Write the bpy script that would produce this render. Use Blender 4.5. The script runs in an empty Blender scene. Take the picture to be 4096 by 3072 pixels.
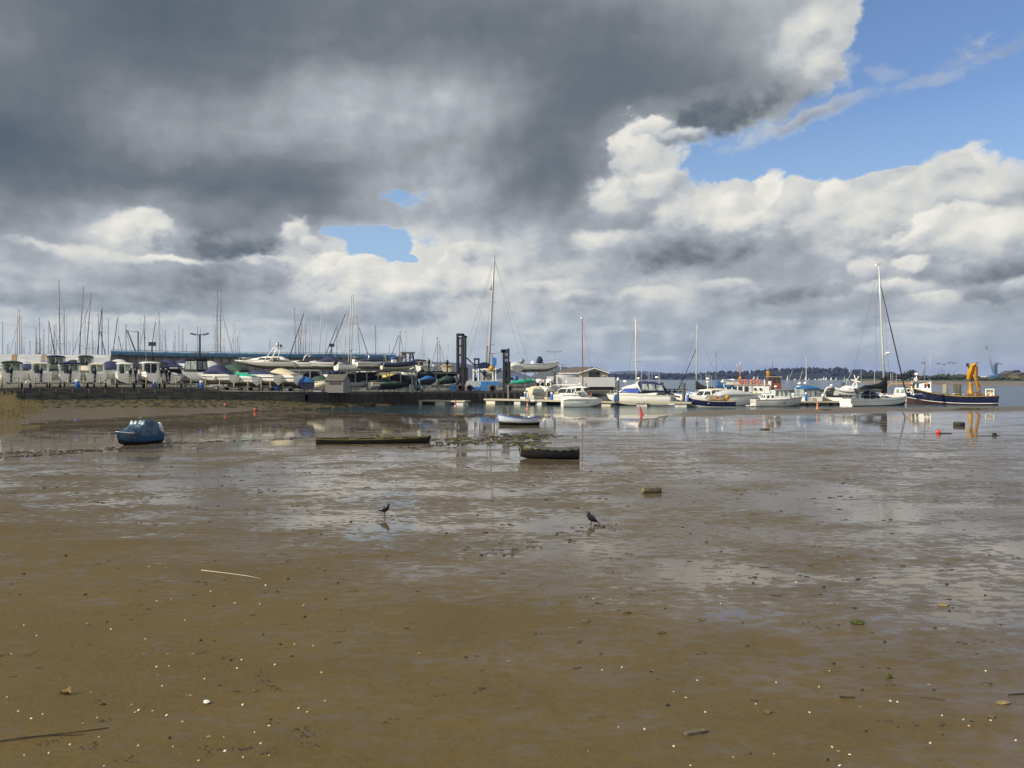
import bpy, bmesh, math, random
import numpy as np
from mathutils import Vector, Matrix, Euler
random.seed(7); RNG = np.random.default_rng(7)
SC = bpy.context.scene
COL = SC.collection
F, CX, HY, CAMH = 3313.0, 2048.0, 1511.0, 4.2      # focal length and horizon of the photograph, eye height in metres
R = math.radians
SUN_AZ, SUN_EL = R(-110), R(36)                      # sun to the left, a little beyond the boats

def at(px, D, py=None, z=None):
    """world point seen in direction px at depth D; height from py or z"""
    return Vector(((px - CX) / F * D, D, (CAMH + (HY - py) / F * D) if z is None else z))
def zat(py, D): return CAMH + (HY - py) / F * D
def m(px, D): return px / F * D                     # photo pixels -> metres at depth D

# ------------------------------------------------------------------ materials
MATS = {}
def lin(c):
    f = lambda v: v / 12.92 if v <= 0.04045 else ((v + 0.055) / 1.055) ** 2.4
    return tuple(f(v / 255.0) for v in c)
def mat(name, col, rough=0.5, metal=0.0, var=0.0, vscale=6.0, bump=0.0, bscale=30.0, ior=1.45, trans=0.0, emit=None, alpha=1.0, col2=None, coat=0.0, stretch=(1, 1, 1)):
    """plain procedural material: base colour broken up by noise, optional bump"""
    if name in MATS: return MATS[name]
    M = bpy.data.materials.new(name); M.use_nodes = True
    nt = M.node_tree; b = nt.nodes['Principled BSDF']
    b.inputs['Roughness'].default_value = rough; b.inputs['Metallic'].default_value = metal
    b.inputs['IOR'].default_value = ior; b.inputs['Coat Weight'].default_value = coat
    b.inputs['Transmission Weight'].default_value = trans; b.inputs['Alpha'].default_value = alpha
    b.inputs['Base Color'].default_value = (*col, 1)
    if var > 0 or bump > 0:
        tc = nt.nodes.new('ShaderNodeTexCoord'); mp = nt.nodes.new('ShaderNodeMapping')
        mp.inputs['Scale'].default_value = stretch
        nt.links.new(tc.outputs['Object'], mp.inputs['Vector'])
        n = nt.nodes.new('ShaderNodeTexNoise'); n.inputs['Scale'].default_value = vscale; n.inputs['Detail'].default_value = 5
        nt.links.new(mp.outputs['Vector'], n.inputs['Vector'])
        if var > 0:
            r = nt.nodes.new('ShaderNodeValToRGB')
            c2 = col2 or tuple(max(0, v * (1 - var)) for v in col)
            r.color_ramp.elements[0].position = 0.34; r.color_ramp.elements[0].color = (*c2, 1)
            r.color_ramp.elements[1].position = 0.62; r.color_ramp.elements[1].color = (*col, 1)
            nt.links.new(n.outputs['Fac'], r.inputs['Fac']); nt.links.new(r.outputs['Color'], b.inputs['Base Color'])
        if bump > 0:
            n2 = nt.nodes.new('ShaderNodeTexNoise'); n2.inputs['Scale'].default_value = bscale; n2.inputs['Detail'].default_value = 4
            nt.links.new(mp.outputs['Vector'], n2.inputs['Vector'])
            bp = nt.nodes.new('ShaderNodeBump'); bp.inputs['Strength'].default_value = bump; bp.inputs['Distance'].default_value = 0.05
            nt.links.new(n2.outputs['Fac'], bp.inputs['Height']); nt.links.new(bp.outputs['Normal'], b.inputs['Normal'])
    MATS[name] = M
    return M

# ------------------------------------------------------------------ mesh collecting
class MB:
    """collects shapes into one mesh; each face remembers a material slot"""
    def __init__(self): self.v = []; self.f = []; self.mi = []; self.sm = []
    def add(self, verts, faces, mi=0, smooth=False):
        o = len(self.v); self.v += [tuple(p) for p in verts]
        for f in faces:
            self.f.append([i + o for i in f]); self.mi.append(mi); self.sm.append(smooth)
        return self
    def box(self, c, s, rot=None, mi=0, taper=1.0):
        hx, hy, hz = s[0] / 2, s[1] / 2, s[2] / 2
        p = [Vector((x * hx * (taper if z > 0 else 1), y * hy * (taper if z > 0 else 1), z * hz)) for z in (-1, 1) for y in (-1, 1) for x in (-1, 1)]
        if rot is not None:
            E = Euler(rot).to_matrix(); p = [E @ q for q in p]
        p = [q + Vector(c) for q in p]
        return self.add(p, [(0, 2, 3, 1), (4, 5, 7, 6), (0, 1, 5, 4), (2, 6, 7, 3), (0, 4, 6, 2), (1, 3, 7, 5)], mi)
    def tube(self, pts, r, n=6, mi=0, caps=True, smooth=True):
        pts = [Vector(p) for p in pts]; rs = r if isinstance(r, (list, tuple)) else [r] * len(pts)
        rings = []
        for i, p in enumerate(pts):
            t = (pts[min(i + 1, len(pts) - 1)] - pts[max(i - 1, 0)])
            t = t.normalized() if t.length > 1e-9 else Vector((0, 0, 1))
            a = t.cross(Vector((0, 0, 1)) if abs(t.z) < 0.9 else Vector((1, 0, 0))).normalized(); b = t.cross(a)
            rings.append([p + (a * math.cos(2 * math.pi * k / n) + b * math.sin(2 * math.pi * k / n)) * rs[i] for k in range(n)])
        return self.loft(rings, closed=True, caps=caps, mi=mi, smooth=smooth)
    def loft(self, rings, closed=True, caps=True, mi=0, smooth=False, mif=None):
        n = len(rings[0]); vs = [p for r in rings for p in r]; fs = []; ms = []
        for i in range(len(rings) - 1):
            for k in range(n if closed else n - 1):
                a, b = i * n + k, i * n + (k + 1) % n
                fs.append((a, b, b + n, a + n)); ms.append(mif(i, k) if mif else mi)
        o = len(self.v); self.v += [tuple(p) for p in vs]
        for f, q in zip(fs, ms): self.f.append([i + o for i in f]); self.mi.append(q); self.sm.append(smooth)
        if caps and closed:
            self.f.append([o + k for k in range(n)][::-1]); self.mi.append(mi); self.sm.append(False)
            self.f.append([o + (len(rings) - 1) * n + k for k in range(n)]); self.mi.append(mi); self.sm.append(False)
        return self
    def lathe(self, prof, n=12, c=(0, 0, 0), mi=0, smooth=True):
        rings = [[(c[0] + r * math.cos(2 * math.pi * k / n), c[1] + r * math.sin(2 * math.pi * k / n), c[2] + z) for k in range(n)] for r, z in prof]
        return self.loft(rings, True, True, mi, smooth)
    def ball(self, c, r, n=10, mi=0, sq=(1, 1, 1)):
        k = max(4, n // 2 + 1)
        rings = []
        for i in range(k + 1):
            a = -math.pi / 2 + math.pi * i / k; q = max(0.02, math.cos(a))
            rings.append([(c[0] + r * q * math.cos(2 * math.pi * j / n) * sq[0], c[1] + r * q * math.sin(2 * math.pi * j / n) * sq[1], c[2] + r * math.sin(a) * sq[2]) for j in range(n)])
        return self.loft(rings, True, True, mi, True)
    def quad(self, a, b, c, d, mi=0): return self.add([a, b, c, d], [(0, 1, 2, 3)], mi)
    def slab(self, a, b, c, d, t, mi=0):
        """panel with thickness t laid outwards on a quad"""
        a, b, c, d = map(Vector, (a, b, c, d)); n = (b - a).cross(d - a).normalized() * t
        return self.add([a, b, c, d, a + n, b + n, c + n, d + n], [(0, 3, 2, 1), (4, 5, 6, 7), (0, 1, 5, 4), (1, 2, 6, 5), (2, 3, 7, 6), (3, 0, 4, 7)], mi)
    def build(self, name, mats, parent=None, loc=None, rot=None):
        me = bpy.data.meshes.new(name)
        me.from_pydata(self.v, [], self.f)
        if not isinstance(mats, (list, tuple)): mats = [mats]
        for q in mats: me.materials.append(q)
        me.polygons.foreach_set('material_index', self.mi); me.polygons.foreach_set('use_smooth', self.sm)
        bm = bmesh.new(); bm.from_mesh(me); bmesh.ops.recalc_face_normals(bm, faces=bm.faces); bm.to_mesh(me); bm.free()
        o = bpy.data.objects.new(name, me); COL.objects.link(o)
        if parent is not None: o.parent = parent
        if loc is not None: o.location = loc
        if rot is not None: o.rotation_euler = rot
        return o
def tag(o, label=None, cat=None, group=None, kind=None):
    if label: o['label'] = label
    if cat: o['category'] = cat
    if group: o['group'] = group
    if kind or cat: o['kind'] = kind or 'thing'
    return o
def empty(name, loc, rz=0.0, label=None, cat=None, group=None, tilt=(0, 0)):
    o = bpy.data.objects.new(name, None); COL.objects.link(o)
    o.location = loc; o.rotation_euler = (tilt[0], tilt[1], rz)
    return tag(o, label, cat, group)
def copy_tree(o, parent=None):
    c = o.copy(); COL.objects.link(c)
    if parent is not None: c.parent = parent
    for ch in [q for q in bpy.data.objects if q.parent == o]: copy_tree(ch, c)
    return c
def interp(x, pts):
    if x <= pts[0][0]: return pts[0][1]
    for (a, b), (c, d) in zip(pts, pts[1:]):
        if x <= c: return b + (d - b) * (x - a) / (c - a)
    return pts[-1][1]
# value noise on arrays
_T = RNG.random((256, 256))
def vnoise(x, y):
    xi = np.floor(x).astype(int); yi = np.floor(y).astype(int); fx = x - xi; fy = y - yi
    fx = fx * fx * (3 - 2 * fx); fy = fy * fy * (3 - 2 * fy)
    g = lambda a, b: _T[a & 255, b & 255]
    return (g(xi, yi) * (1 - fx) + g(xi + 1, yi) * fx) * (1 - fy) + (g(xi, yi + 1) * (1 - fx) + g(xi + 1, yi + 1) * fx) * fy
def fbm(x, y, oct=4):
    s = 0; a = 0.5
    for i in range(oct):
        s = s + a * vnoise(x * 2 ** i + 17 * i, y * 2 ** i + 31 * i); a *= 0.5
    return s

# ------------------------------------------------------------------ camera and sun
cam = bpy.data.objects.new('camera', bpy.data.cameras.new('camera')); COL.objects.link(cam)
cam.location = (0, 0, CAMH); cam.rotation_euler = (R(90) - math.atan(25.0 / F), 0, 0)
cam.data.sensor_width = 36; cam.data.lens = 36 * F / 4096; cam.data.clip_end = 20000; cam.data.clip_start = 0.5
SC.camera = cam
sl = bpy.data.lights.new('sun', 'SUN'); sl.energy = 5.0; sl.angle = R(0.5); sl.color = (1.0, 0.93, 0.80)
sun = bpy.data.objects.new('sun', sl); COL.objects.link(sun)
sd = Vector((math.sin(SUN_AZ) * math.cos(SUN_EL), math.cos(SUN_AZ) * math.cos(SUN_EL), math.sin(SUN_EL)))
sun.rotation_euler = sd.to_track_quat('Z', 'Y').to_euler(); sun.location = sd * 300
SC.view_settings.view_transform = 'Standard'; SC.view_settings.look = 'None'; SC.view_settings.exposure = 0.286; SC.view_settings.gamma = 1
SC.cycles.max_bounces = 4; SC.cycles.volume_bounces = 0; SC.cycles.sample_clamp_indirect = 4
HEADTXT = '''
2900 455 260 80 112 100 .5 -6
3190 480 230 34 196 150 .7 -17 .85
3250 130 150 90 206 176 .6 -25
3300 250 90 70 212 190 .6
3760 300 130 22 178 168 .9 -6 .45
3960 205 120 20 172 165 .9 -8 .4
3540 280 50 20 175 165 .9 15 .3
2520 590 90 130 238 196 .25 20
2600 500 110 40 236 190 .35 -10
2740 540 100 42 226 156 .45 8
2640 730 100 70 240 205 .3
2470 800 130 90 222 170 .45
2760 860 200 70 222 176 .4 -12
2930 850 130 80 232 180 .4 -20
3075 765 55 90 244 208 .25 15
3040 900 140 70 236 172 .4
2700 990 330 84 176 124 .5
2440 965 170 52 222 165 .45
3320 790 85 60 246 212 .25
3300 900 120 80 232 190 .4
3430 950 120 120 214 184 .5
3830 690 110 60 240 205 .3 -15
3690 760 160 80 232 190 .35 -20
3560 850 170 80 218 186 .4
3890 790 120 60 214 180 .4
3760 900 140 60 248 204 .25 -10
3660 970 90 60 246 196 .28
3900 950 180 80 232 176 .4
4080 960 130 110 228 160 .4
3880 1075 280 62 186 134 .5
3640 1060 60 24 246 205 .35
1330 1040 60 40 250 212 .25
1440 1070 95 45 250 205 .25
1300 1110 120 60 240 180 .35
1500 1130 140 60 238 180 .35
1800 1060 66 60 250 214 .22
1760 1120 100 60 242 190 .3
1900 1130 110 60 240 186 .35
1880 1000 150 40 228 196 .5
1640 1165 150 46 242 186 .35
1190 930 70 56 228 190 .35
1250 985 60 46 226 180 .4
590 880 80 50 240 200 .5
520 930 90 60 246 200 .45
650 940 60 80 230 180 .5
760 960 130 56 176 140 .5
930 975 150 62 142 108 .45
330 1003 200 22 226 200 .6 3
700 1042 240 20 230 210 .6 4
1080 1052 150 24 224 200 .6
950 1110 340 66 166 146 .55
330 1180 360 46 176 156 .6
3080 1170 130 50 178 134 .45
3330 1165 80 34 168 140 .4
3440 1080 60 40 226 180 .4
3960 1180 90 40 172 138 .4
4060 1150 60 40 200 160 .4
2200 1150 120 34 228 186 .4
2330 1185 110 30 214 176 .45
2620 1180 140 34 218 182 .45
2900 1150 110 34 220 180 .45
3600 1150 130 40 220 182 .4
3760 1190 80 24 222 190 .45
1500 1270 260 34 176 162 .6
1330 1225 90 34 220 180 .45
1120 1300 160 24 206 190 .6
560 1270 200 24 206 188 .6
200 1290 180 20 208 192 .6
2500 1330 300 20 184 168 .6
2100 1330 120 18 200 182 .6
3300 1290 300 22 182 166 .6
3700 1310 160 18 196 176 .6
2620 1440 90 14 206 188 .7
'''
HOLETXT = '''
1560 770 80 40 .42
1640 800 70 44 .36
1450 935 150 26 .62
1510 995 120 46 .72
1600 1045 80 22 .6
3580 480 400 150 .6
3000 650 220 60 .8
2350 560 30 30 .0
3400 640 260 70 .6
3580 180 160 200 .5
'''
# ------------------------------------------------------------------ sky: Nishita air with a deck of broken cloud, all in world directions
SX = [i * 256 for i in range(17)]
SY = [0, 100, 200, 300, 400, 500, 600, 700, 780, 850, 930, 1010, 1090, 1160, 1240, 1320, 1400, 1490]
SB = [  # brightness of the cloud base / face
 [115,105,95,97,102,112,118,120,122,130,140,160,178,185,190,180,180],
 [140,112,100,102,105,112,118,120,115,118,122,132,165,190,180,180,180],
 [112,112,105,108,105,115,118,108,112,110,112,122,175,200,180,165,165],
 [108,110,112,112,118,166,150,184,140,108,108,112,150,200,190,165,170],
 [108,114,132,138,146,188,180,188,138,105,108,112,112,180,190,190,190],
 [85,98,146,156,178,172,184,178,134,106,190,175,170,200,200,200,200],
 [80,94,125,132,138,150,150,148,118,105,228,215,200,200,200,222,205],
 [112,112,105,104,106,113,142,168,112,116,196,211,211,206,191,201,186],
 [125,125,112,105,110,116,168,200,118,124,178,198,211,208,191,186,181],
 [145,160,205,165,135,128,155,165,128,148,160,158,191,196,186,208,171],
 [140,168,232,135,125,195,200,200,182,165,148,138,161,184,171,206,186],
 [170,208,208,122,145,205,210,208,212,172,132,128,161,171,168,176,168],
 [200,165,152,148,190,228,222,222,202,185,178,161,165,171,160,150,150],
 [178,166,148,145,150,215,222,222,188,198,188,195,155,175,185,180,150],
 [200,190,158,148,148,172,168,200,192,180,168,185,148,170,185,185,162],
 [188,202,202,202,195,178,178,198,196,180,178,174,178,188,190,185,172],
 [190,195,200,195,195,195,195,195,190,184,174,178,174,178,184,184,178],
 [195,198,200,198,198,196,196,194,190,184,178,178,176,178,182,182,178]]
SK = [  # cover, 0 clear .. 9 closed
 "99999999999987100", "99999999999998100", "99999999999999022", "99999999999986131", "99999999999985000", "99999999998551000",
 "99999999999100052", "99999978999553895", "99999966999999984", "99999787999999989", "99999615999999899", "99999814999999799", "99999968999998799",
 "99999999999999999", "99999999999999999", "99999999999999999", "99999999999999999", "88888888888888888"]
def grid_at(G, px, py):
    fx = min(max(px / 256.0, 0), 15.999); i = int(fx); fx -= i
    py = min(max(py, SY[0]), SY[-1] - 0.01)
    j = max(k for k in range(len(SY) - 1) if SY[k] <= py); fy = (py - SY[j]) / (SY[j + 1] - SY[j])
    return (G[j][i] * (1 - fx) + G[j][i + 1] * fx) * (1 - fy) + (G[j + 1][i] * (1 - fx) + G[j + 1][i + 1] * fx) * fy
SKN = [[int(c) / 9.0 for c in r] for r in SK]
W = bpy.data.worlds.new('World'); SC.world = W; W.use_nodes = True
nt = W.node_tree; N = nt.nodes; L = nt.links
bg = N['Background']
def nmath(op, a, b=None, c=None, clamp=False):
    n = N.new('ShaderNodeMath'); n.operation = op; n.use_clamp = clamp
    for i, v in enumerate((a, b, c)):
        if v is None: continue
        if isinstance(v, (int, float)): n.inputs[i].default_value = v
        else: L.new(v, n.inputs[i])
    return n.outputs[0]
def nmap(v, a, b, c, d, smooth=False):
    n = N.new('ShaderNodeMapRange'); n.clamp = True
    if smooth: n.interpolation_type = 'SMOOTHSTEP'
    L.new(v, n.inputs['Value'])
    for k, q in zip(('From Min', 'From Max', 'To Min', 'To Max'), (a, b, c, d)):
        if isinstance(q, (int, float)): n.inputs[k].default_value = q
        else: L.new(q, n.inputs[k])
    return n.outputs['Result']
def nmix(f, a, b, t='MIX'):
    n = N.new('ShaderNodeMix'); n.data_type = 'RGBA'; n.blend_type = t
    if isinstance(f, (int, float)): n.inputs[0].default_value = f
    else: L.new(f, n.inputs[0])
    for v, k in ((a, 6), (b, 7)):
        if isinstance(v, tuple): n.inputs[k].default_value = (*v, 1)
        else: L.new(v, n.inputs[k])
    return n.outputs[2]
def nnoise(v, scale, detail=5, rough=0.5, dist=0.0):
    n = N.new('ShaderNodeTexNoise'); n.inputs['Scale'].default_value = scale; n.inputs['Detail'].default_value = detail
    n.inputs['Roughness'].default_value = rough; n.inputs['Distortion'].default_value = dist
    L.new(v, n.inputs['Vector']); return n
def comb(x, y, z=0.0):
    n = N.new('ShaderNodeCombineXYZ')
    for i, v in enumerate((x, y, z)):
        if isinstance(v, (int, float)): n.inputs[i].default_value = v
        else: L.new(v, n.inputs[i])
    return n.outputs[0]
tc = N.new('ShaderNodeTexCoord'); sp = N.new('ShaderNodeSeparateXYZ'); L.new(tc.outputs['Generated'], sp.inputs[0])
az = nmath('ARCTAN2', sp.outputs[0], sp.outputs[1]); el = nmath('ARCSINE', sp.outputs[2])
# clouds shrink towards the horizon: cells measured in a stretched elevation
ev = nmath('MULTIPLY', nmath('POWER', nmath('MAXIMUM', el, 0.0), 0.88), 1.2)
pv = comb(az, ev)
wn = nnoise(pv, 7.0, 6, 0.55); ws = N.new('ShaderNodeSeparateColor'); L.new(wn.outputs['Color'], ws.inputs[0])
wn2 = nnoise(pv, 24.0, 5, 0.6); ws2 = N.new('ShaderNodeSeparateColor'); L.new(wn2.outputs['Color'], ws2.inputs[0])
wamp = nmap(el, 0.0, 0.25, 0.6, 1.0)
def warp(base, o1, o2, k1, k2):
    d = nmath('ADD', nmath('MULTIPLY', nmath('SUBTRACT', o1, 0.5), k1), nmath('MULTIPLY', nmath('SUBTRACT', o2, 0.5), k2))
    return nmath('ADD', base, nmath('MULTIPLY', d, wamp))
aw = warp(az, ws.outputs[0], ws2.outputs[0], 0.060, 0.030)
ew = warp(el, ws.outputs[1], ws2.outputs[1], 0.040, 0.022)
AZ0, AZ1 = -0.58, 0.58
t = nmap(aw, AZ0, AZ1, 0.0, 1.0)
NR = 18; EL = [0.0 + 0.455 * (i / (NR - 1)) ** 1.15 for i in range(NR)]
ctrl = None
for i, e in enumerate(EL):
    r = N.new('ShaderNodeValToRGB'); L.new(t, r.inputs['Fac']); cr = r.color_ramp; cr.interpolation = 'LINEAR'
    for k in range(32):
        a = AZ0 + (AZ1 - AZ0) * k / 31.0
        px = CX + F * math.tan(a); py = HY - F * math.tan(e) / math.cos(a)
        c = (grid_at(SB, px, py) / 255.0, grid_at(SKN, px, py), 0)
        q = cr.elements[0] if k == 0 else (cr.elements[-1] if k == 31 else cr.elements.new(k / 31.0))
        q.position = k / 31.0; q.color = (*c, 1)
    ctrl = r.outputs['Color'] if ctrl is None else nmix(nmap(ew, EL[i - 1], e, 0.0, 1.0), ctrl, r.outputs['Color'])
cs = N.new('ShaderNodeSeparateColor'); L.new(ctrl, cs.inputs[0])
B, K = cs.outputs[0], cs.outputs[1]
# billows: one fractal field, its slope towards the sun gives the modelling of the clouds
def billow(v):
    n1 = nnoise(v, 11.0, 7, 0.50, 0.0).outputs['Fac']
    return n1
n0 = billow(pv)
n1 = billow(comb(nmath('ADD', az, -0.012), nmath('ADD', ev, 0.013)))
nl = nnoise(pv, 4.5, 4, 0.5).outputs['Fac']
relief = nmath('SUBTRACT', n0, n1)
crisp = nmath('MULTIPLY', nmap(el, 0.20, 0.36, 1.0, 0.60), nmap(B, 0.40, 0.72, 0.42, 1.0))
Bm = nmath('ADD', B, nmath('MULTIPLY', nmath('MULTIPLY', relief, crisp), 0.45))
Bm = nmath('ADD', Bm, nmath('MULTIPLY', nmath('MULTIPLY', nmath('SUBTRACT', n0, 0.5), crisp), 0.16))
Bm = nmath('ADD', Bm, nmath('MULTIPLY', nmath('SUBTRACT', nl, 0.5), 0.12))
Bm0 = Bm
fineN = nnoise(pv, 46.0, 5, 0.6).outputs['Fac']; fN = nmath('SUBTRACT', fineN, 0.5)
def nvec(op, a, b=None):
    n = N.new('ShaderNodeVectorMath'); n.operation = op; L.new(a, n.inputs[0])
    if b is not None: n.inputs[1].default_value = b
    return n
def ellq(src, hx, hy, rx, ry, rot=0):
    a = math.atan((hx - CX) / F); e = math.atan((HY - hy) / F * math.cos(a)); kx, ky = F / rx * math.cos(a), F / ry; c, s_ = math.cos(R(rot)), math.sin(R(rot))
    d = nvec('SUBTRACT', src, (a, e, 0)).outputs[0]
    if rot == 0: return nvec('MULTIPLY', d, (kx, ky, 0)).outputs[0]
    return comb(nvec('DOT_PRODUCT', d, (c * kx, -s_ * kx, 0)).outputs['Value'], nvec('DOT_PRODUCT', d, (s_ * ky, c * ky, 0)).outputs['Value'])
pw = comb(warp(az, ws.outputs[0], ws2.outputs[0], 0.020, 0.046), warp(el, ws.outputs[1], ws2.outputs[1], 0.016, 0.036))
for l in HOLETXT.split('\n'):
    if l.strip():
        hx, hy, rx, ry, k = [float(q) for q in l.split()]
        K = nmath('SUBTRACT', K, nmap(nvec('LENGTH', ellq(pw, hx, hy, rx, ry)).outputs['Value'], 0.5, 1.3, k, 0.0, True))
Kn = nmath('ADD', nmath('MULTIPLY', K, 1.32), nmath('ADD', nmath('MULTIPLY', nmath('SUBTRACT', n0, 0.5), 1.7), nmath('MULTIPLY', fN, 0.8)))
cover = nmap(Kn, 0.40, 0.78, 0.0, 1.0, True)
rim = nmath('MULTIPLY', nmap(Kn, 0.45, 0.85, 1.0, 0.0), nmap(B, 0.5, 0.75, 0.0, 0.10))
Bm = nmath('ADD', Bm, rim)
# single cumulus heads, each lit from its upper left, dark under its base: centre px, py, radii, top and base brightness
Bm = nmath('ADD', Bm, nmath('MULTIPLY', nmath('MULTIPLY', fN, crisp), 0.10))
nd = nmath('ADD', nmath('MULTIPLY', nmath('SUBTRACT', n0, 0.5), 1.5), nmath('MULTIPLY', fN, 0.9))
nb = nmath('ADD', nmath('ADD', nmath('MULTIPLY', relief, 0.75), nmath('MULTIPLY', nmath('SUBTRACT', n0, 0.5), 0.16)), nmath('MULTIPLY', fN, 0.13))
for l in HEADTXT.split('\n'):
    if not l.strip(): continue
    v = [float(q) for q in l.split()]; hx, hy, rx, ry, bt, bb, soft = v[:7]; rot = v[7] if len(v) > 7 else 0; op = v[8] if len(v) > 8 else 1.0
    q = ellq(pw, hx, hy, rx, ry, rot)
    d = nmath('ADD', nvec('LENGTH', q).outputs['Value'], nd)
    al = nmap(d, 1.0 + soft * 0.5, 1.0 - soft, 0.0, op, True)
    g = nvec('DOT_PRODUCT', q, (-0.28, 0.96, 0)).outputs['Value']
    sh = nmath('ADD', nmap(g, -0.8, 0.75, bb / 255.0, bt / 255.0, True), nb)
    mb = N.new('ShaderNodeMix'); mb.data_type = 'FLOAT'; L.new(al, mb.inputs[0]); L.new(Bm, mb.inputs[2]); L.new(sh, mb.inputs[3]); Bm = mb.outputs[0]
    cover = nmath('MAXIMUM', cover, al)
cr = N.new('ShaderNodeValToRGB'); L.new(Bm, cr.inputs['Fac'])
CC = [(60,(58,70,88)),(80,(80,92,106)),(100,(98,108,118)),(118,(113,120,127)),(150,(149,155,160)),(175,(172,178,184)),(200,(204,207,206)),(222,(222,221,214)),(248,(240,237,228))]
for k, (g, c) in enumerate(CC):
    q = cr.color_ramp.elements[0] if k == 0 else (cr.color_ramp.elements[-1] if k == len(CC) - 1 else cr.color_ramp.elements.new(g / 255.0))
    q.position = g / 255.0; q.color = (*lin(c), 1)
cloud = cr.outputs['Color']
# thin air in front of the lowest clouds
airf = nmap(el, 0.0, 0.10, 0.46, 0.0, True)
airc = nmix(nmap(az, -0.2, 0.35, 0.0, 1.0), lin((186, 206, 212)), lin((164, 180, 196)))
cloud = nmix(airf, cloud, airc)
sky = N.new('ShaderNodeTexSky'); sky.sky_type = 'NISHITA'; sky.sun_disc = False
sky.sun_elevation = SUN_EL; sky.sun_rotation = SUN_AZ; sky.air_density = 1.0; sky.dust_density = 1.2; sky.ozone_density = 1.5
SKYGAIN = 1.45
skyc = nmix(1.0, sky.outputs['Color'], (0.76 * SKYGAIN, 0.84 * SKYGAIN, 1.0 * SKYGAIN), 'MULTIPLY')
# unseen bright cloud added behind the viewer to fill camera-facing sides
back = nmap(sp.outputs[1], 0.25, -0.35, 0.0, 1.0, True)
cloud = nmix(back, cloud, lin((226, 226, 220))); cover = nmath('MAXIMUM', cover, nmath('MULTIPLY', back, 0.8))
veil = nmap(el, 0.05, 0.30, 0.80, 0.0)
skyc = nmix(veil, skyc, tuple(10 * v for v in lin((172, 204, 230))))
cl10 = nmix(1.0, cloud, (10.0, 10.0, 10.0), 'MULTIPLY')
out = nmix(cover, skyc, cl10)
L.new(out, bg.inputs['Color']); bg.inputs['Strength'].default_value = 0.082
# ------------------------------------------------------------------ tidal flat, water, quay line
WALL_D = [(-700, 86), (0, 95), (600, 104), (850, 108.5), (1220, 117), (1300, 120), (1600, 129), (1900, 136), (2112, 138)]
WALL_T = [(-700, 3.1), (0, 3.03), (600, 2.9), (815, 2.8), (880, 2.42), (1220, 2.17), (1400, 2.0), (1900, 1.92), (2112, 1.85)]
BANK_D = [(-900, 56), (0, 68), (600, 80), (1000, 95), (1300, 112), (1500, 122), (1700, 132), (2200, 140)]
BANK_Z = [(-900, 1.75), (0, 1.67), (600, 1.5), (1000, 1.25), (1220, 0.95), (1400, 0.62), (1700, 0.05), (1900, -0.5), (2200, -1.0)]
EDGE_D = [(900, 130), (1100, 112), (1300, 102), (1700, 96), (2000, 100), (2600, 96.6), (3000, 103.8), (3500, 111), (4096, 115), (5200, 119)]
def tab(a, pts): return np.interp(a, [p[0] for p in pts], [p[1] for p in pts])
def sst(v): v = np.clip(v, 0, 1); return v * v * (3 - 2 * v)
def ground(x, y):
    """height of the flat at world x, y (arrays)"""
    x = np.asarray(x, float); y = np.asarray(y, float)
    px = CX + F * x / np.maximum(y, 0.5)
    De = tab(px, EDGE_D) + (fbm(x * 0.12, y * 0.12, 3) - 0.47) * 7
    z = 0.10 + np.clip(26 - y, 0, 40) * 0.018
    z = z - 0.10 * sst((y - De + 14) / 14) - np.clip(y - De, 0, 12) * 0.05
    Dw = tab(px, WALL_D); Db = tab(px, BANK_D); zb = tab(px, BANK_Z)
    t = np.clip((y - Db) / np.maximum(Dw - Db, 1), 0, 1.2)
    zbk = 0.06 + (zb - 0.06) * t ** 1.3
    z = np.where((px < 1750) & (y > Db), np.maximum(z, zbk), z)
    z = z + np.where(px > 2500, 0.42 * sst((px - 2550) / 350) * np.exp(-((y - De + 6.0) / np.where(y < De - 6, 9.5, 4.5)) ** 2), 0)
    z = z + (fbm(x * 0.35, y * 0.35, 4) - 0.47) * np.interp(y, [5, 11, 19, 85, 110, 140], [0.07, 0.022, 0.005, 0.006, 0.05, 0.08]) * np.where(y > De - 2, 0.4, 1)
    return z
def gz(x, y): return float(ground(np.array([x]), np.array([y]))[0])
def on_mud(px, py):
    """where the view ray through px, py meets the flat"""
    lo, hi = 3.0, 200.0; D = (CAMH - 0.1) * F / max(py - HY, 1)
    for _ in range(30):
        x = (px - CX) / F * D; z = gz(x, D); D = (CAMH - z) * F / (py - HY)
    x = (px - CX) / F * D
    return Vector((x, D, gz(x, D)))

# mud sheet, rows set so that they are evenly fine at every distance
inv = np.linspace(1 / 7.0, 1 / 150.0, 520)
Ds = np.concatenate([[1.5, 3, 4.5, 6], 1 / inv]); pxs = np.linspace(-1300, 5400, 760)
DD, PP = np.meshgrid(Ds, pxs, indexing='ij'); XX = (PP - CX) / F * DD
# keep the nearest rows wide enough to be walked round
XX[:5] *= 1.6
ZZ = ground(XX, DD)
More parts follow.
